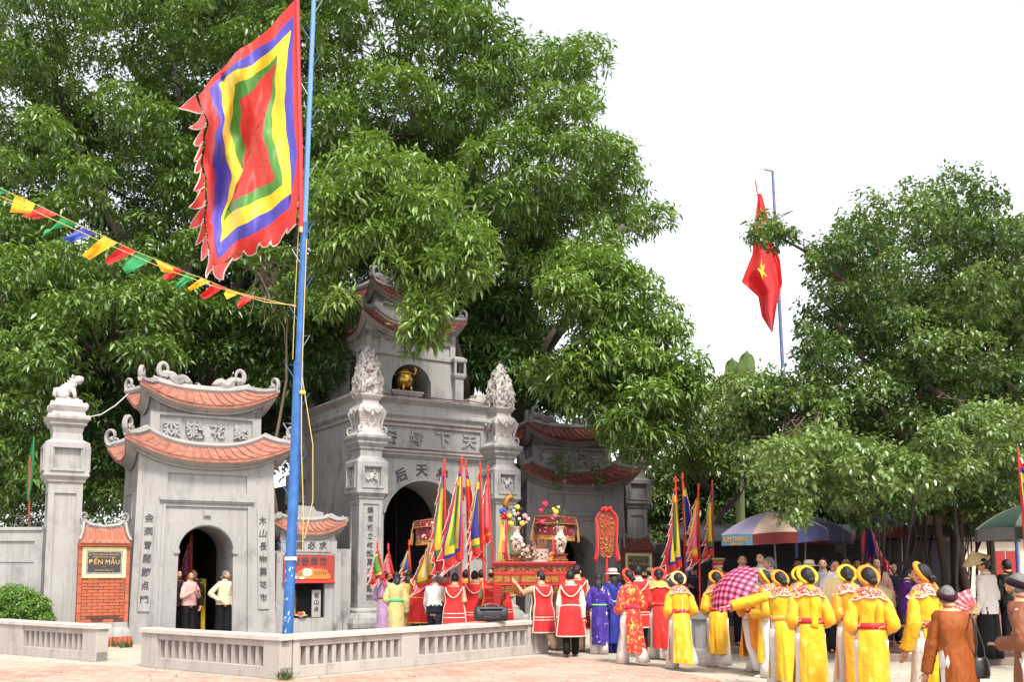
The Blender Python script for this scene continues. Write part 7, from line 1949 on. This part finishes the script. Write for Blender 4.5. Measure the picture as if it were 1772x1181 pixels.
# banners inside the pale gate
GI = lambda x, y, z: along(LG, YL, 1.55 + x, y, z)
for i, (x, y, c) in enumerate(((-.16, 2.3, (Rr, Bb, M_FO, Rr)), (.06, 2.0, (Rr, Yy, Rr, Pp)), (.20, 2.5, (Rr, Gg, Rr, Rr)))):
    fest_flag(GI(x, y, 2.35), GI(x + .1, y, .13), .95, .30, c, ['red furled banner inside the pale gate', 'pink furled banner inside the pale gate', 'green edged furled banner inside the pale gate'][i], seed=20 + i, group='furled banners inside the pale gate')
mb = MB(); mb.box((0, 0, .62), (.16, .02, 1.24)); o = mb.build('yellow_banner', fab('banner_yellow', 226, 196, 30), loc=GI(.26, 1.5, .14), rz=YL); tag(o, 'upright yellow banner inside the pale gate', 'banner')
glyphs(o, '母殿', 0, .5, 1.15, .12, M_LAC, -.012)

# ---- trestle rail and bird staff
tr = empty('flag_trestle', Q(805, 19.6)); tag(tr, 'low red trestle rail in which the flag poles stand', 'stand')
mb = MB(); a, b = Q(770, 19.5) - Vector(tr.location), Q(840, 19.7) - Vector(tr.location); mb.tube([a + Vector((0, 0, .52)), b + Vector((0, 0, .56))], .028, 8); mb.build('rail', mat('pale_red_wood', hexc(206, 96, 84), .6), tr)
for p in (a, b): 
    mb = MB(); mb.tube([p + Vector((.02, -.15, 0)), p + Vector((.02, 0, .58))], .022, 6); mb.tube([p + Vector((.02, .15, 0)), p + Vector((.02, 0, .58))], .022, 6); mb.build('trestle_leg', M_LACB, tr)
sf = empty('phoenix_staff', Q(866, 20.6)); tag(sf, 'painted phoenix head on a staff with ribbons beside the flags', 'staff')
so = Vector(sf.location); hp_ = P(876, 872, 20.6) - so
mb = MB(); mb.tube([(0, 0, 0), hp_ - Vector((0, 0, .1))], .022, 8); mb.build('staff_pole', M_LACB, sf)
mb = MB(); mb.tube([hp_ + Vector((0, 0, -.12)), hp_ + Vector((-.02, 0, .0)), hp_ + Vector((.03, 0, .10)), hp_ + Vector((.09, 0, .14)), hp_ + Vector((.14, 0, .09))], [.06, .065, .07, .06, .025], 9); mb.tube([hp_ + Vector((.06, 0, .17)), hp_ + Vector((.0, 0, .26))], [.03, .006], 6); mb.build('phoenix_head', M_GILT, sf, smooth=True)
mb = MB(); flower_ball(mb, hp_ + Vector((-.06, -.02, -.16)), .09, 12); mb.build('ruff', fab('ruff_blue', 60, 110, 190), sf, smooth=True)
mb = MB(); flower_ball(mb, hp_ + Vector((-.03, -.03, -.26)), .10, 10); mb.build('ruff', M_FR, sf, smooth=True)
for i, c in enumerate((M_FY, M_FW, M_FR, M_FG)):
    mb = MB(); x = -.12 + .07 * i; mb.grid(lambda u, v: hp_ + Vector((x + (u - .5) * .06 + .03 * sin(v * 5 + i), -.03 + .02 * sin(v * 7), -.3 - 1.0 * v)), 2, 8); mb.build('ribbon', c, sf, smooth=True)

# ---- travel bag on the coping
bc = WALLC[0] + WALLC[1] * 4.66 + Vector((-WALLC[1].y, WALLC[1].x, 0)) * .10; bz = .648
bag = empty('travel_bag', (bc.x, bc.y, bz), atan2(WALLC[1].y, WALLC[1].x) - .55); tag(bag, 'black travel bag lying on the wall coping', 'bag')
M_BAG, M_BAGG = mat('bag_nylon', (.018, .018, .022), .55, var=.3, bump=.4), mat('bag_grey', (.07, .07, .08), .5)
mb = MB(); rs = []
for x in (-.30, -.29, -.26, 0, .26, .29, .30):
    k = 1 if abs(x) < .28 else (.93 if abs(x) < .295 else .8); rs.append([(x, cos(a) * .13 * k * (1 if sin(a) < .3 else .92), .13 + .02 + (sin(a) * .145 * k if sin(a) > -.7 else -.135 * k)) for a in [2 * pi * i / 16 for i in range(16)]])
mb.rings(rs); mb.build('bag_body', M_BAG, bag, smooth=True, bevel=0)
mb = MB(); mb.box((-.02, -.125, .13), (.34, .05, .15)); mb.build('pocket', M_BAG, bag, bevel=.02)
mb = MB(); mb.box((-.02, -.10, .255), (.44, .10, .02)); mb.build('flap', M_BAGG, bag, bevel=.01)
for sy in (-1, 1):
    mb = MB(); mb.tube([(-.13, sy * .11, .24), (-.12, sy * .06, .31), (0, sy * .04, .335), (.12, sy * .06, .31), (.13, sy * .11, .24)], .010, 6); mb.build('handle', M_BAGG, bag)
mb = MB(); mb.tube([(-.29, -.09, .10), (-.30, .0, .24), (-.29, .09, .10)], .006, 5); mb.build('zip', M_BAGG, bag)

# ================================================================== hand-held things
M_GING = bpy.data.materials.new('gingham'); M_GING.use_nodes = True
def ging():
    N = M_GING.node_tree.nodes; L = M_GING.node_tree.links; b = N['Principled BSDF']; b.inputs['Roughness'].default_value = .6
    at = N.new('ShaderNodeUVMap'); at.uv_map = 'uv'; sx = N.new('ShaderNodeSeparateXYZ'); L.new(at.outputs[0], sx.inputs[0])
    def st(o, f, th):
        m = N.new('ShaderNodeMath'); m.operation = 'MULTIPLY'; m.inputs[1].default_value = f; L.new(o, m.inputs[0]); fr = N.new('ShaderNodeMath'); fr.operation = 'FRACT'; L.new(m.outputs[0], fr.inputs[0])
        c = N.new('ShaderNodeMath'); c.operation = 'LESS_THAN'; c.inputs[1].default_value = th; L.new(fr.outputs[0], c.inputs[0]); return c.outputs[0]
    a, c = st(sx.outputs[0], 10.5, .5), st(sx.outputs[1], 10.5, .5)
    ad = N.new('ShaderNodeMath'); ad.operation = 'ADD'; L.new(a, ad.inputs[0]); L.new(c, ad.inputs[1])
    dv = N.new('ShaderNodeMath'); dv.operation = 'DIVIDE'; dv.inputs[1].default_value = 2; L.new(ad.outputs[0], dv.inputs[0])
    r = N.new('ShaderNodeValToRGB'); r.color_ramp.interpolation = 'CONSTANT'; e = r.color_ramp.elements
    e[0].color = hexc(226, 120, 150); e[1].position = .75; e[1].color = hexc(40, 12, 24); k = e.new(.25); k.color = hexc(170, 34, 74)
    L.new(dv.outputs[0], r.inputs[0]); L.new(r.outputs[0], b.inputs['Base Color'])
ging()
def parasol(name, tip, axis, r, depth, mats, label, n=8, valance=0.0, pole=None, uv=False, group=None, cat='umbrella', vmats=None, under=None):
    """canopy whose tip is at tip, opening along -axis; mats cycle over the panels"""
    axis = Vector(axis).normalized(); tip = Vector(tip); q = axis.to_track_quat('Z', 'Y').to_matrix().to_4x4(); f = empty(name, tip); f.rotation_euler = q.to_euler(); tag(f, label, cat, group)
    for i in range(n):
        a0, a1 = 2 * pi * i / n, 2 * pi * (i + 1) / n; mb = MB()
        def fn(u, v):
            a = a0 + (a1 - a0) * u; sag = 1 - .055 * sin(pi * u) * v; rr = r * v * sag
            return Vector((cos(a) * rr, sin(a) * rr, -depth * v ** 1.75 + .018 * sin(pi * u) * v * v))
        mb.grid(fn, 6, 8); o = mb.build('panel', mats[i % len(mats)], f, smooth=True)
        if uv:
            l = o.data.uv_layers.new(name='uv')
            for lp in o.data.loops: c = o.data.vertices[lp.vertex_index].co; l.data[lp.index].uv = (c.x + 2, c.y + 2)
        if under:
            mb = MB(); mb.grid(lambda u, v: fn(u, v) - Vector((0, 0, .012)), 6, 8); mb.build('lining', under, f, smooth=True)
        if valance:
            mb = MB(); mb.grid(lambda u, v: fn(u, 1.0) * 1.0 + Vector((0, 0, -valance * v * (1 - .12 * abs(u - .5)))) + fn(u, 1.0).normalized() * .02 * v, 6, 2); mb.build('valance', (vmats or mats)[i % len(vmats or mats)], f, smooth=True)
        mb = MB(); mb.tube([fn(0, v / 6) - Vector((0, 0, .02)) for v in range(7)], .006, 4); mb.build('rib', M_STEEL, f)
    mb = MB(); mb.tube([(0, 0, .08 if valance else .05), (0, 0, -(pole or .8))], .018 if valance else .009, 8); mb.build('pole', mat('pole_grey', hexc(150, 150, 150), .5) if valance else BLACK_SH, f)
    return f
gt = P(1262, 1004, 15.3)
parasol('umbrella', gt + Vector((-.10, -.25, -.02)), (-.66, -.40, .60), .45, .20, [M_GING], 'pink and black checked umbrella carried low over a shoulder', 8, uv=True, pole=.75)
# lacy fan, bag, camera, hats
fan = empty('lace_fan', P(1672, 1040, 9.6)); tag(fan, 'pink lace fan held up by the stooping old woman', 'fan')
M_LACE = patt('pink_lace', hexc(214, 120, 130), hexc(240, 196, 196), 30, .45, 'noise'); fo_ = Vector(fan.location); hnd = P(1693, 1062, 9.6) - fo_
mb = MB(); n = 12
for i in range(n):
    a0, a1 = radians(98 + 84 * i / n), radians(98 + 84 * (i + 1) / n); R0, R1 = .07, .30; y = .012 * (1 if i % 2 else -1)
    mb.add([hnd + Vector((cos(a0) * R0, -y, sin(a0) * R0)), hnd + Vector((cos(a0) * R1, -y, sin(a0) * R1 * .8)), hnd + Vector((cos(a1) * R1, y, sin(a1) * R1 * .8)), hnd + Vector((cos(a1) * R0, y, sin(a1) * R0))], [(0, 1, 2, 3)])
mb.build('fan_leaf', M_LACE, fan)
for i in range(6):
    a = radians(98 + 84 * i / 5); mb = MB(); mb.tube([hnd, hnd + Vector((cos(a) * .1, -.004, sin(a) * .09))], .005, 4); mb.build('fan_stick', mat('bamboo2', hexc(200, 160, 100), .6), fan)
hb = empty('shoulder_bag', P(1698, 1160, 9.2)); tag(hb, 'black leather shoulder bag hanging from the stooping old woman', 'bag'); ho = Vector(hb.location)
M_LEA = mat('black_leather', (.02, .02, .022), .32, var=.2)
mb = MB(); rs = []
for z, w, d in ((-.02, .075, .03), (.02, .085, .042), (.10, .08, .04), (.16, .065, .025), (.17, .055, .015)): rs.append([(cos(2 * pi * j / 16) * w, sin(2 * pi * j / 16) * d, z - .06) for j in range(16)])
mb.rings(rs); o = mb.build('pouch', M_LEA, hb, smooth=True)
mb = MB(); mb.tube([(-.05, 0, .10), (P(1690, 1110, 9.15) - ho), (P(1683, 1072, 9.12) - ho), (P(1680, 1062, 9.3) - ho), (P(1688, 1080, 9.45) - ho), (P(1702, 1120, 9.35) - ho), (.05, .02, .10)], .012, 6, flat=.5); mb.build('strap', M_LEA, hb)
def held_hat(c, axis, label, r=.235):
    q = Vector(axis).normalized().to_track_quat('Z', 'Y').to_euler(); mb = MB()
    for i in range(12):
        t0, t1 = i / 12, (i + 1) / 12; mb.lathe([(r * (1 - t0) + .002, .19 * t0), (r * (1 - t0) + .0045, .19 * t0 + .004), (r * (1 - t1) + .001, .19 * t1)], 26, cap=False)
    o = mb.build('palm_leaf_hat', STRAW, smooth=False); o.location = c; o.rotation_euler = q; tag(o, label, 'hat', 'palm-leaf hats')
held_hat(P(1446, 1024, 17.55), (.08, -1, .06), 'conical palm-leaf hat held flat before the flowered blouse')
held_hat(P(1534, 1034, 17.9), (.55, -.6, .5), 'conical palm-leaf hat tilted behind the orange turban')
held_hat(P(1690, 972, 16.9), (-.42, -.10, .85), 'conical palm-leaf hat beside the white blouse')
cm = empty('camera', P(1588, 998, 17.35)); tag(cm, 'small silver camera held to the violet woman\'s eyes', 'camera')
mb = MB(); mb.box((0, 0, 0), (.06, .11, .065)); mb.build('camera_body', M_STEEL, cm, bevel=.008)
mb = MB(); mb.tube([(.03, 0, 0), (.06, 0, 0)], .024, 12); mb.build('lens', BLACK_SH, cm)

# ================================================================== market umbrellas, planter, buildings on the right
M_LAV, M_PCH, M_NAVYU, M_SIGN = cloth('umb_lavender', 158, 150, 180), cloth('umb_peach', 214, 184, 162), cloth('umb_navy', 72, 74, 124), fab('umb_sign', 110, 158, 186)
M_REDU = cloth('umb_red', 130, 44, 38)
u1t = P(1336, 886, 20.0)
u1 = parasol('market_umbrella', u1t, (-.06, -.04, 1), 1.10, .42, [M_LAV, M_PCH, M_NAVYU, M_NAVYU, M_LAV, M_LAV, M_PCH, M_NAVYU][:], 'large blue and peach sun umbrella with a lettered edge', 8, .22, 2.9, vmats=[M_NAVYU, M_REDU, M_NAVYU, M_NAVYU, M_NAVYU, M_SIGN, M_REDU, M_NAVYU], under=M_REDU, group='sun umbrellas over the market')
u1.rotation_euler.rotate_axis('Z', radians(20))
bpy.context.view_layer.update()
def sign_on(u, ang, r, z, body, size, m, m2=None):
    t = text_mb(body, size, .004, .006); o = t.build('lettering', m, u); o.location = (cos(ang) * r, sin(ang) * r, z); o.rotation_euler = (0, 0, ang + pi / 2); return o
sign_on(u1, 2 * pi * 5.5 / 8, 1.10 * .945 + .025, -.51, 'KIM TRANG', .125, M_GOLDP)
sign_on(u1, 2 * pi * 5.5 / 8, 1.10 * .945 + .03, -.605, 'HƯNG YÊN', .05, M_GOLDP)
parasol('market_umbrella', P(1395, 893, 22.0), (.05, 0, 1), 1.05, .40, [M_NAVYU, cloth('umb_blue', 54, 72, 160)], 'dark blue sun umbrella behind the peach one', 8, .2, 2.9, group='sun umbrellas over the market', vmats=[M_NAVYU, M_REDU])
parasol('market_umbrella', P(1558, 888, 25.0), (.0, 0, 1), 1.15, .42, [cloth('umb_blue', 54, 72, 160)], 'blue sun umbrella with a red edge beyond the hanging roots', 8, .26, 3.0, group='sun umbrellas over the market', vmats=[M_REDU])
parasol('market_umbrella', P(1672, 878, 22.5), (0, 0, 1), 1.2, .45, [cloth('umb_olive', 126, 128, 96)], 'olive sun umbrella behind the hanging roots', 8, .22, 3.0, group='sun umbrellas over the market', vmats=[cloth('umb_olive_dark', 60, 66, 50)])
M_UG, M_UW = cloth('umb_green', 26, 62, 50), cloth('umb_white', 112, 114, 110)
u5 = parasol('market_umbrella', P(1785, 872, 16.5), (-.05, 0, 1), .95, .40, [M_UG, M_UW], 'green and white sun umbrella beside the blue and red flag', 8, .2, 2.6, group='sun umbrellas over the market', vmats=[M_UW, M_UG])
pl = empty('planter', Q(1208, 18.9)); tag(pl, 'octagonal cement planter with panelled sides by the kerb', 'planter')
mb = MB(); mb.lathe([(.40, .0), (.40, .10), (.34, .13), (.34, .62), (.42, .68), (.44, .80), (.36, .80), (.34, .72)], 8); mb.build('planter_body', M_PLM, pl)
for i in range(8):
    a = 2 * pi * (i + .5) / 8; mb = MB(); mb.box((0, 0, 0), (.05, .04, .40)); o = mb.build('baluster', M_PLD, pl, loc=(cos(a) * .325, sin(a) * .325, .38), rz=a + pi / 2)
tn = empty('drink_can', Vector(pl.location) + Vector((.10, -.2, .80))); tag(tn, 'green drink can standing on the planter', 'can')
mb = MB(); mb.lathe([(.028, 0), (.033, .008), (.033, .105), (.028, .115), (.0, .112)], 14); mb.build('can_body', fab('can_green', 40, 130, 70, .3), tn)

M_HOUSE, M_PINKH, M_WIN = plaster('house_wall', hexc(196, 184, 166), hexc(130, 116, 104), .5, .4), plaster('house_pink', hexc(196, 150, 140), hexc(120, 96, 92), .4, .4), mat('window_dark', (.03, .035, .04), .25)
def house(c, w, d, h, rz, label, wm, wins, roof_m=M_TILED):
    e = empty('house', c, rz); tag(e, label, 'house')
    mb = MB(); mb.box((0, d / 2, h / 2), (w, d, h)); mb.build('wall', wm, e)
    mb = MB(); mb.ext([(-w / 2 - .3, h), (w / 2 + .3, h), (w / 2 + .3, h + .12), (0, h + 1.1), (-w / 2 - .3, h + .12)], -.3, d + .3); mb.build('roof', roof_m, e)
    for x, z, ww, hh, m_ in wins:
        mb = MB(); mb.box((x, -.01, z), (ww, .06, hh)); wv = mb.build('window', m_, e)
        mb = MB(); frame(mb, x - ww / 2 - .05, x + ww / 2 + .05, z - hh / 2 - .05, z + hh / 2 + .05, .06, .03, -.01, .02); mb.box((x, -.045, z), (.04, .02, hh)); mb.build('window_frame', M_PLM, wv)
house(Q(1712, 33), 5.5, 4, 2.7, 0, 'pale house with a red door behind the hanging roots', M_HOUSE, [(.6, 1.1, .9, 2.2, M_LAC), (-1.5, 1.7, .9, 1.1, M_WIN), (2.0, 1.7, .8, 1.1, M_WIN)], M_PLD)
house(Q(1143, 42), 5, 4, 5.2, 0, 'pinkish house far behind the shaded column', M_PINKH, [(-.8, 3.6, .9, 1.2, M_WIN), (.9, 3.6, .9, 1.2, M_WIN), (0, 1.4, .9, 1.2, M_WIN)])
# shaded market stall behind the crowd
stl = empty('market_stall', Q(1450, 26), 0); tag(stl, 'dim market stall with a dark awning behind the onlookers', 'stall')
M_TARP = mat('dark_tarp', (.022, .024, .03), .7, var=.3)
mb = MB(); mb.add([(-4.2, -1, 2.35), (4.4, -1, 2.35), (4.4, 2.5, 2.9), (-4.2, 2.5, 2.9), (-4.2, -1, 2.30), (4.4, -1, 2.30), (4.4, 2.5, 2.85), (-4.2, 2.5, 2.85)], [(0, 1, 2, 3), (7, 6, 5, 4), (0, 4, 5, 1), (2, 6, 7, 3), (1, 5, 6, 2), (0, 3, 7, 4)]); mb.build('awning', M_TARP, stl)
mb = MB(); mb.box((.1, 2.4, 1.4), (8.4, .05, 2.8)); mb.build('back_sheet', M_TARP, stl)
mb = MB(); mb.box((0, .6, .45), (6.5, .9, .9)); mb.build('counter', mat('stall_wood', hexc(70, 50, 40), .8, var=.4), stl)
for x in (-4.1, -1.3, 1.5, 4.3):
    mb = MB(); mb.tube([(x, -.95, 0), (x, -.95, 2.34)], .04, 8); mb.build('post', mat('post_blue', hexc(60, 80, 140), .6), stl)

# ================================================================== national flag on the far pole
NB = Q(1377, 31.0); NT = P(1337, 296, 31.0)
nf = empty('flag_pole', NB); tag(nf, 'thin striped pole with a bracket behind the banyan', 'pole'); no = Vector(NB)
mb = MB(); mb.tube([(0, 0, 0), (NT - no) * .55, NT - no], [.075, .065, .045], 9); mb.build('pole_tube', patt('pole_stripes', hexc(84, 104, 150), hexc(130, 96, 120), 5, .42, 'noise', stretch=(.2, .2, 1)), nf)
mb = MB(); mb.tube([NT - no, P(1322, 293, 31) - no], .025, 6); mb.build('bracket', mat('bracket_red', hexc(170, 80, 80), .6), nf)
gf = empty('red_flag', P(1330, 440, 30.6)); tag(gf, 'drooping red flag with a yellow star beside the far pole', 'flag'); go = Vector(gf.location)
mb = MB(); mb.tube([P(1307, 312, 30.6) - go, P(1313, 350, 30.6) - go, P(1352, 480, 30.7) - go], .022, 6); mb.build('stick', M_LACB, gf)
Lp = [(1312, 335), (1304, 400), (1302, 440), (1283, 488), (1312, 514), (1318, 548), (1336, 577)]
Rp = [(1318, 335), (1330, 380), (1334, 410), (1350, 450), (1354, 490), (1345, 525), (1337, 576)]
def nfp(u, v):
    k = v * (len(Lp) - 1); i = min(int(k), len(Lp) - 2); t = k - i
    l = (lerp(Lp[i][0], Lp[i + 1][0], t), lerp(Lp[i][1], Lp[i + 1][1], t)); r = (lerp(Rp[i][0], Rp[i + 1][0], t), lerp(Rp[i][1], Rp[i + 1][1], t))
    return P(lerp(l[0], r[0], u), lerp(l[1], r[1], u), 30.5 + .22 * sin(u * 8.5 + v * 1.2) * min(1, v * 3)) - go
mb = MB(); mb.grid(nfp, 16, 24); mb.build('flag_cloth', cloth('flag_red', 214, 34, 36), gf, smooth=True)
mb = MB(); sc_ = []
for i in range(10):
    a = pi / 2 + i * pi / 5; r = .085 if i % 2 == 0 else .034; p = nfp(.50 + cos(a) * r * 1.3, .50 - sin(a) * r); sc_.append(p + Vector((0, -.05, 0)))
mb.add(sc_ + [sum(sc_, Vector()) / 10], [(i, (i + 1) % 10, 10) for i in range(10)]); mb.build('star', M_FY, gf)
# small green flag behind the boundary wall, scroll ironwork, cable
gfl = empty('green_flag', Q(46, 21.6)); tag(gfl, 'narrow green flag on a red stick behind the boundary wall', 'flag'); g0 = Vector(gfl.location)
mb = MB(); mb.tube([(0, 0, 0), P(52, 790, 21.6) - g0], .022, 7); mb.build('stick', mat('stick_red', hexc(150, 60, 44), .7), gfl)
La, Ra = [(57, 755), (50, 790), (46, 830), (46, 866)], [(60, 757), (60, 800), (56, 840), (50, 868)]
def gp2(u, v):
    k = v * 3; i = min(int(k), 2); t = k - i; return P(lerp(lerp(La[i][0], La[i + 1][0], t), lerp(Ra[i][0], Ra[i + 1][0], t), u), lerp(lerp(La[i][1], La[i + 1][1], t), lerp(Ra[i][1], Ra[i + 1][1], t), u), 21.6 + .06 * sin(u * 6)) - g0
mb = MB(); mb.grid(gp2, 6, 12); mb.build('flag_cloth', cloth('flag_green', 20, 130, 70), gfl, smooth=True)
ir = empty('scroll_railing', P(66, 905, 20.9)); tag(ir, 'dark wrought iron scrolls on top of the boundary wall', 'railing')
M_IRON = mat('iron', (.05, .045, .045), .6)
for i in range(4):
    mb = MB(); x = -.40 + .27 * i; mb.tube([Vector((x + cos(a) * .10 * (1 - a / 14), 0, .0 + sin(a) * .12 * (1 - a / 14))) for a in [k * .5 - 1.6 for k in range(18)]], .014, 5); mb.build('scroll', M_IRON, ir)
mb = MB(); mb.tube([(-.55, 0, -.13), (.55, 0, -.13)], .015, 5); mb.tube([(-.55, 0, .14), (.55, 0, .14)], .012, 5); mb.build('bar', M_IRON, ir)
cb_ = empty('cable', P(155, 722, 20.4)); tag(cb_, 'slack white cable between the beast column and the pale gate', 'cable'); c0_ = Vector(cb_.location)
mb = MB(); mb.tube([P(155, 722, 20.4) - c0_, P(175, 718, 20.5) - c0_, P(200, 702, 20.7) - c0_, P(222, 682, 20.9) - c0_], .012, 5); mb.build('wire', mat('cable_grey', hexc(170, 165, 165), .6), cb_)

# ---- litter and fallen leaves on the forecourt
rr = random.Random(90); mb = MB()
for i in range(150):
    p = G(rr.uniform(-20, 1772), rr.uniform(1128, 1181)); z = .009; a = rr.uniform(0, 6.28); s = rr.uniform(.015, .045); kx = rr.choice([0, 0, 0, 1, 2])
    if (p - kp[1]).x > -.3 and p.y > 16.6: continue
    u, v = Vector((cos(a), sin(a), 0)) * s, Vector((-sin(a), cos(a), 0)) * s * rr.uniform(.3, .6)
    mb.add([p - u + Vector((0, 0, z)), p + v + Vector((0, 0, z + .008)), p + u + Vector((0, 0, z)), p - v + Vector((0, 0, z + .004))], [(0, 1, 2, 3)], kx)
tag(mb.build('litter', [mat('dead_leaf', hexc(120, 92, 54), .9, var=.4), mat('paper_scrap', hexc(206, 200, 190), .9), mat('green_leaf_fallen', hexc(84, 100, 44), .8)]), 'fallen leaves and paper scraps lying on the forecourt', kind='stuff')
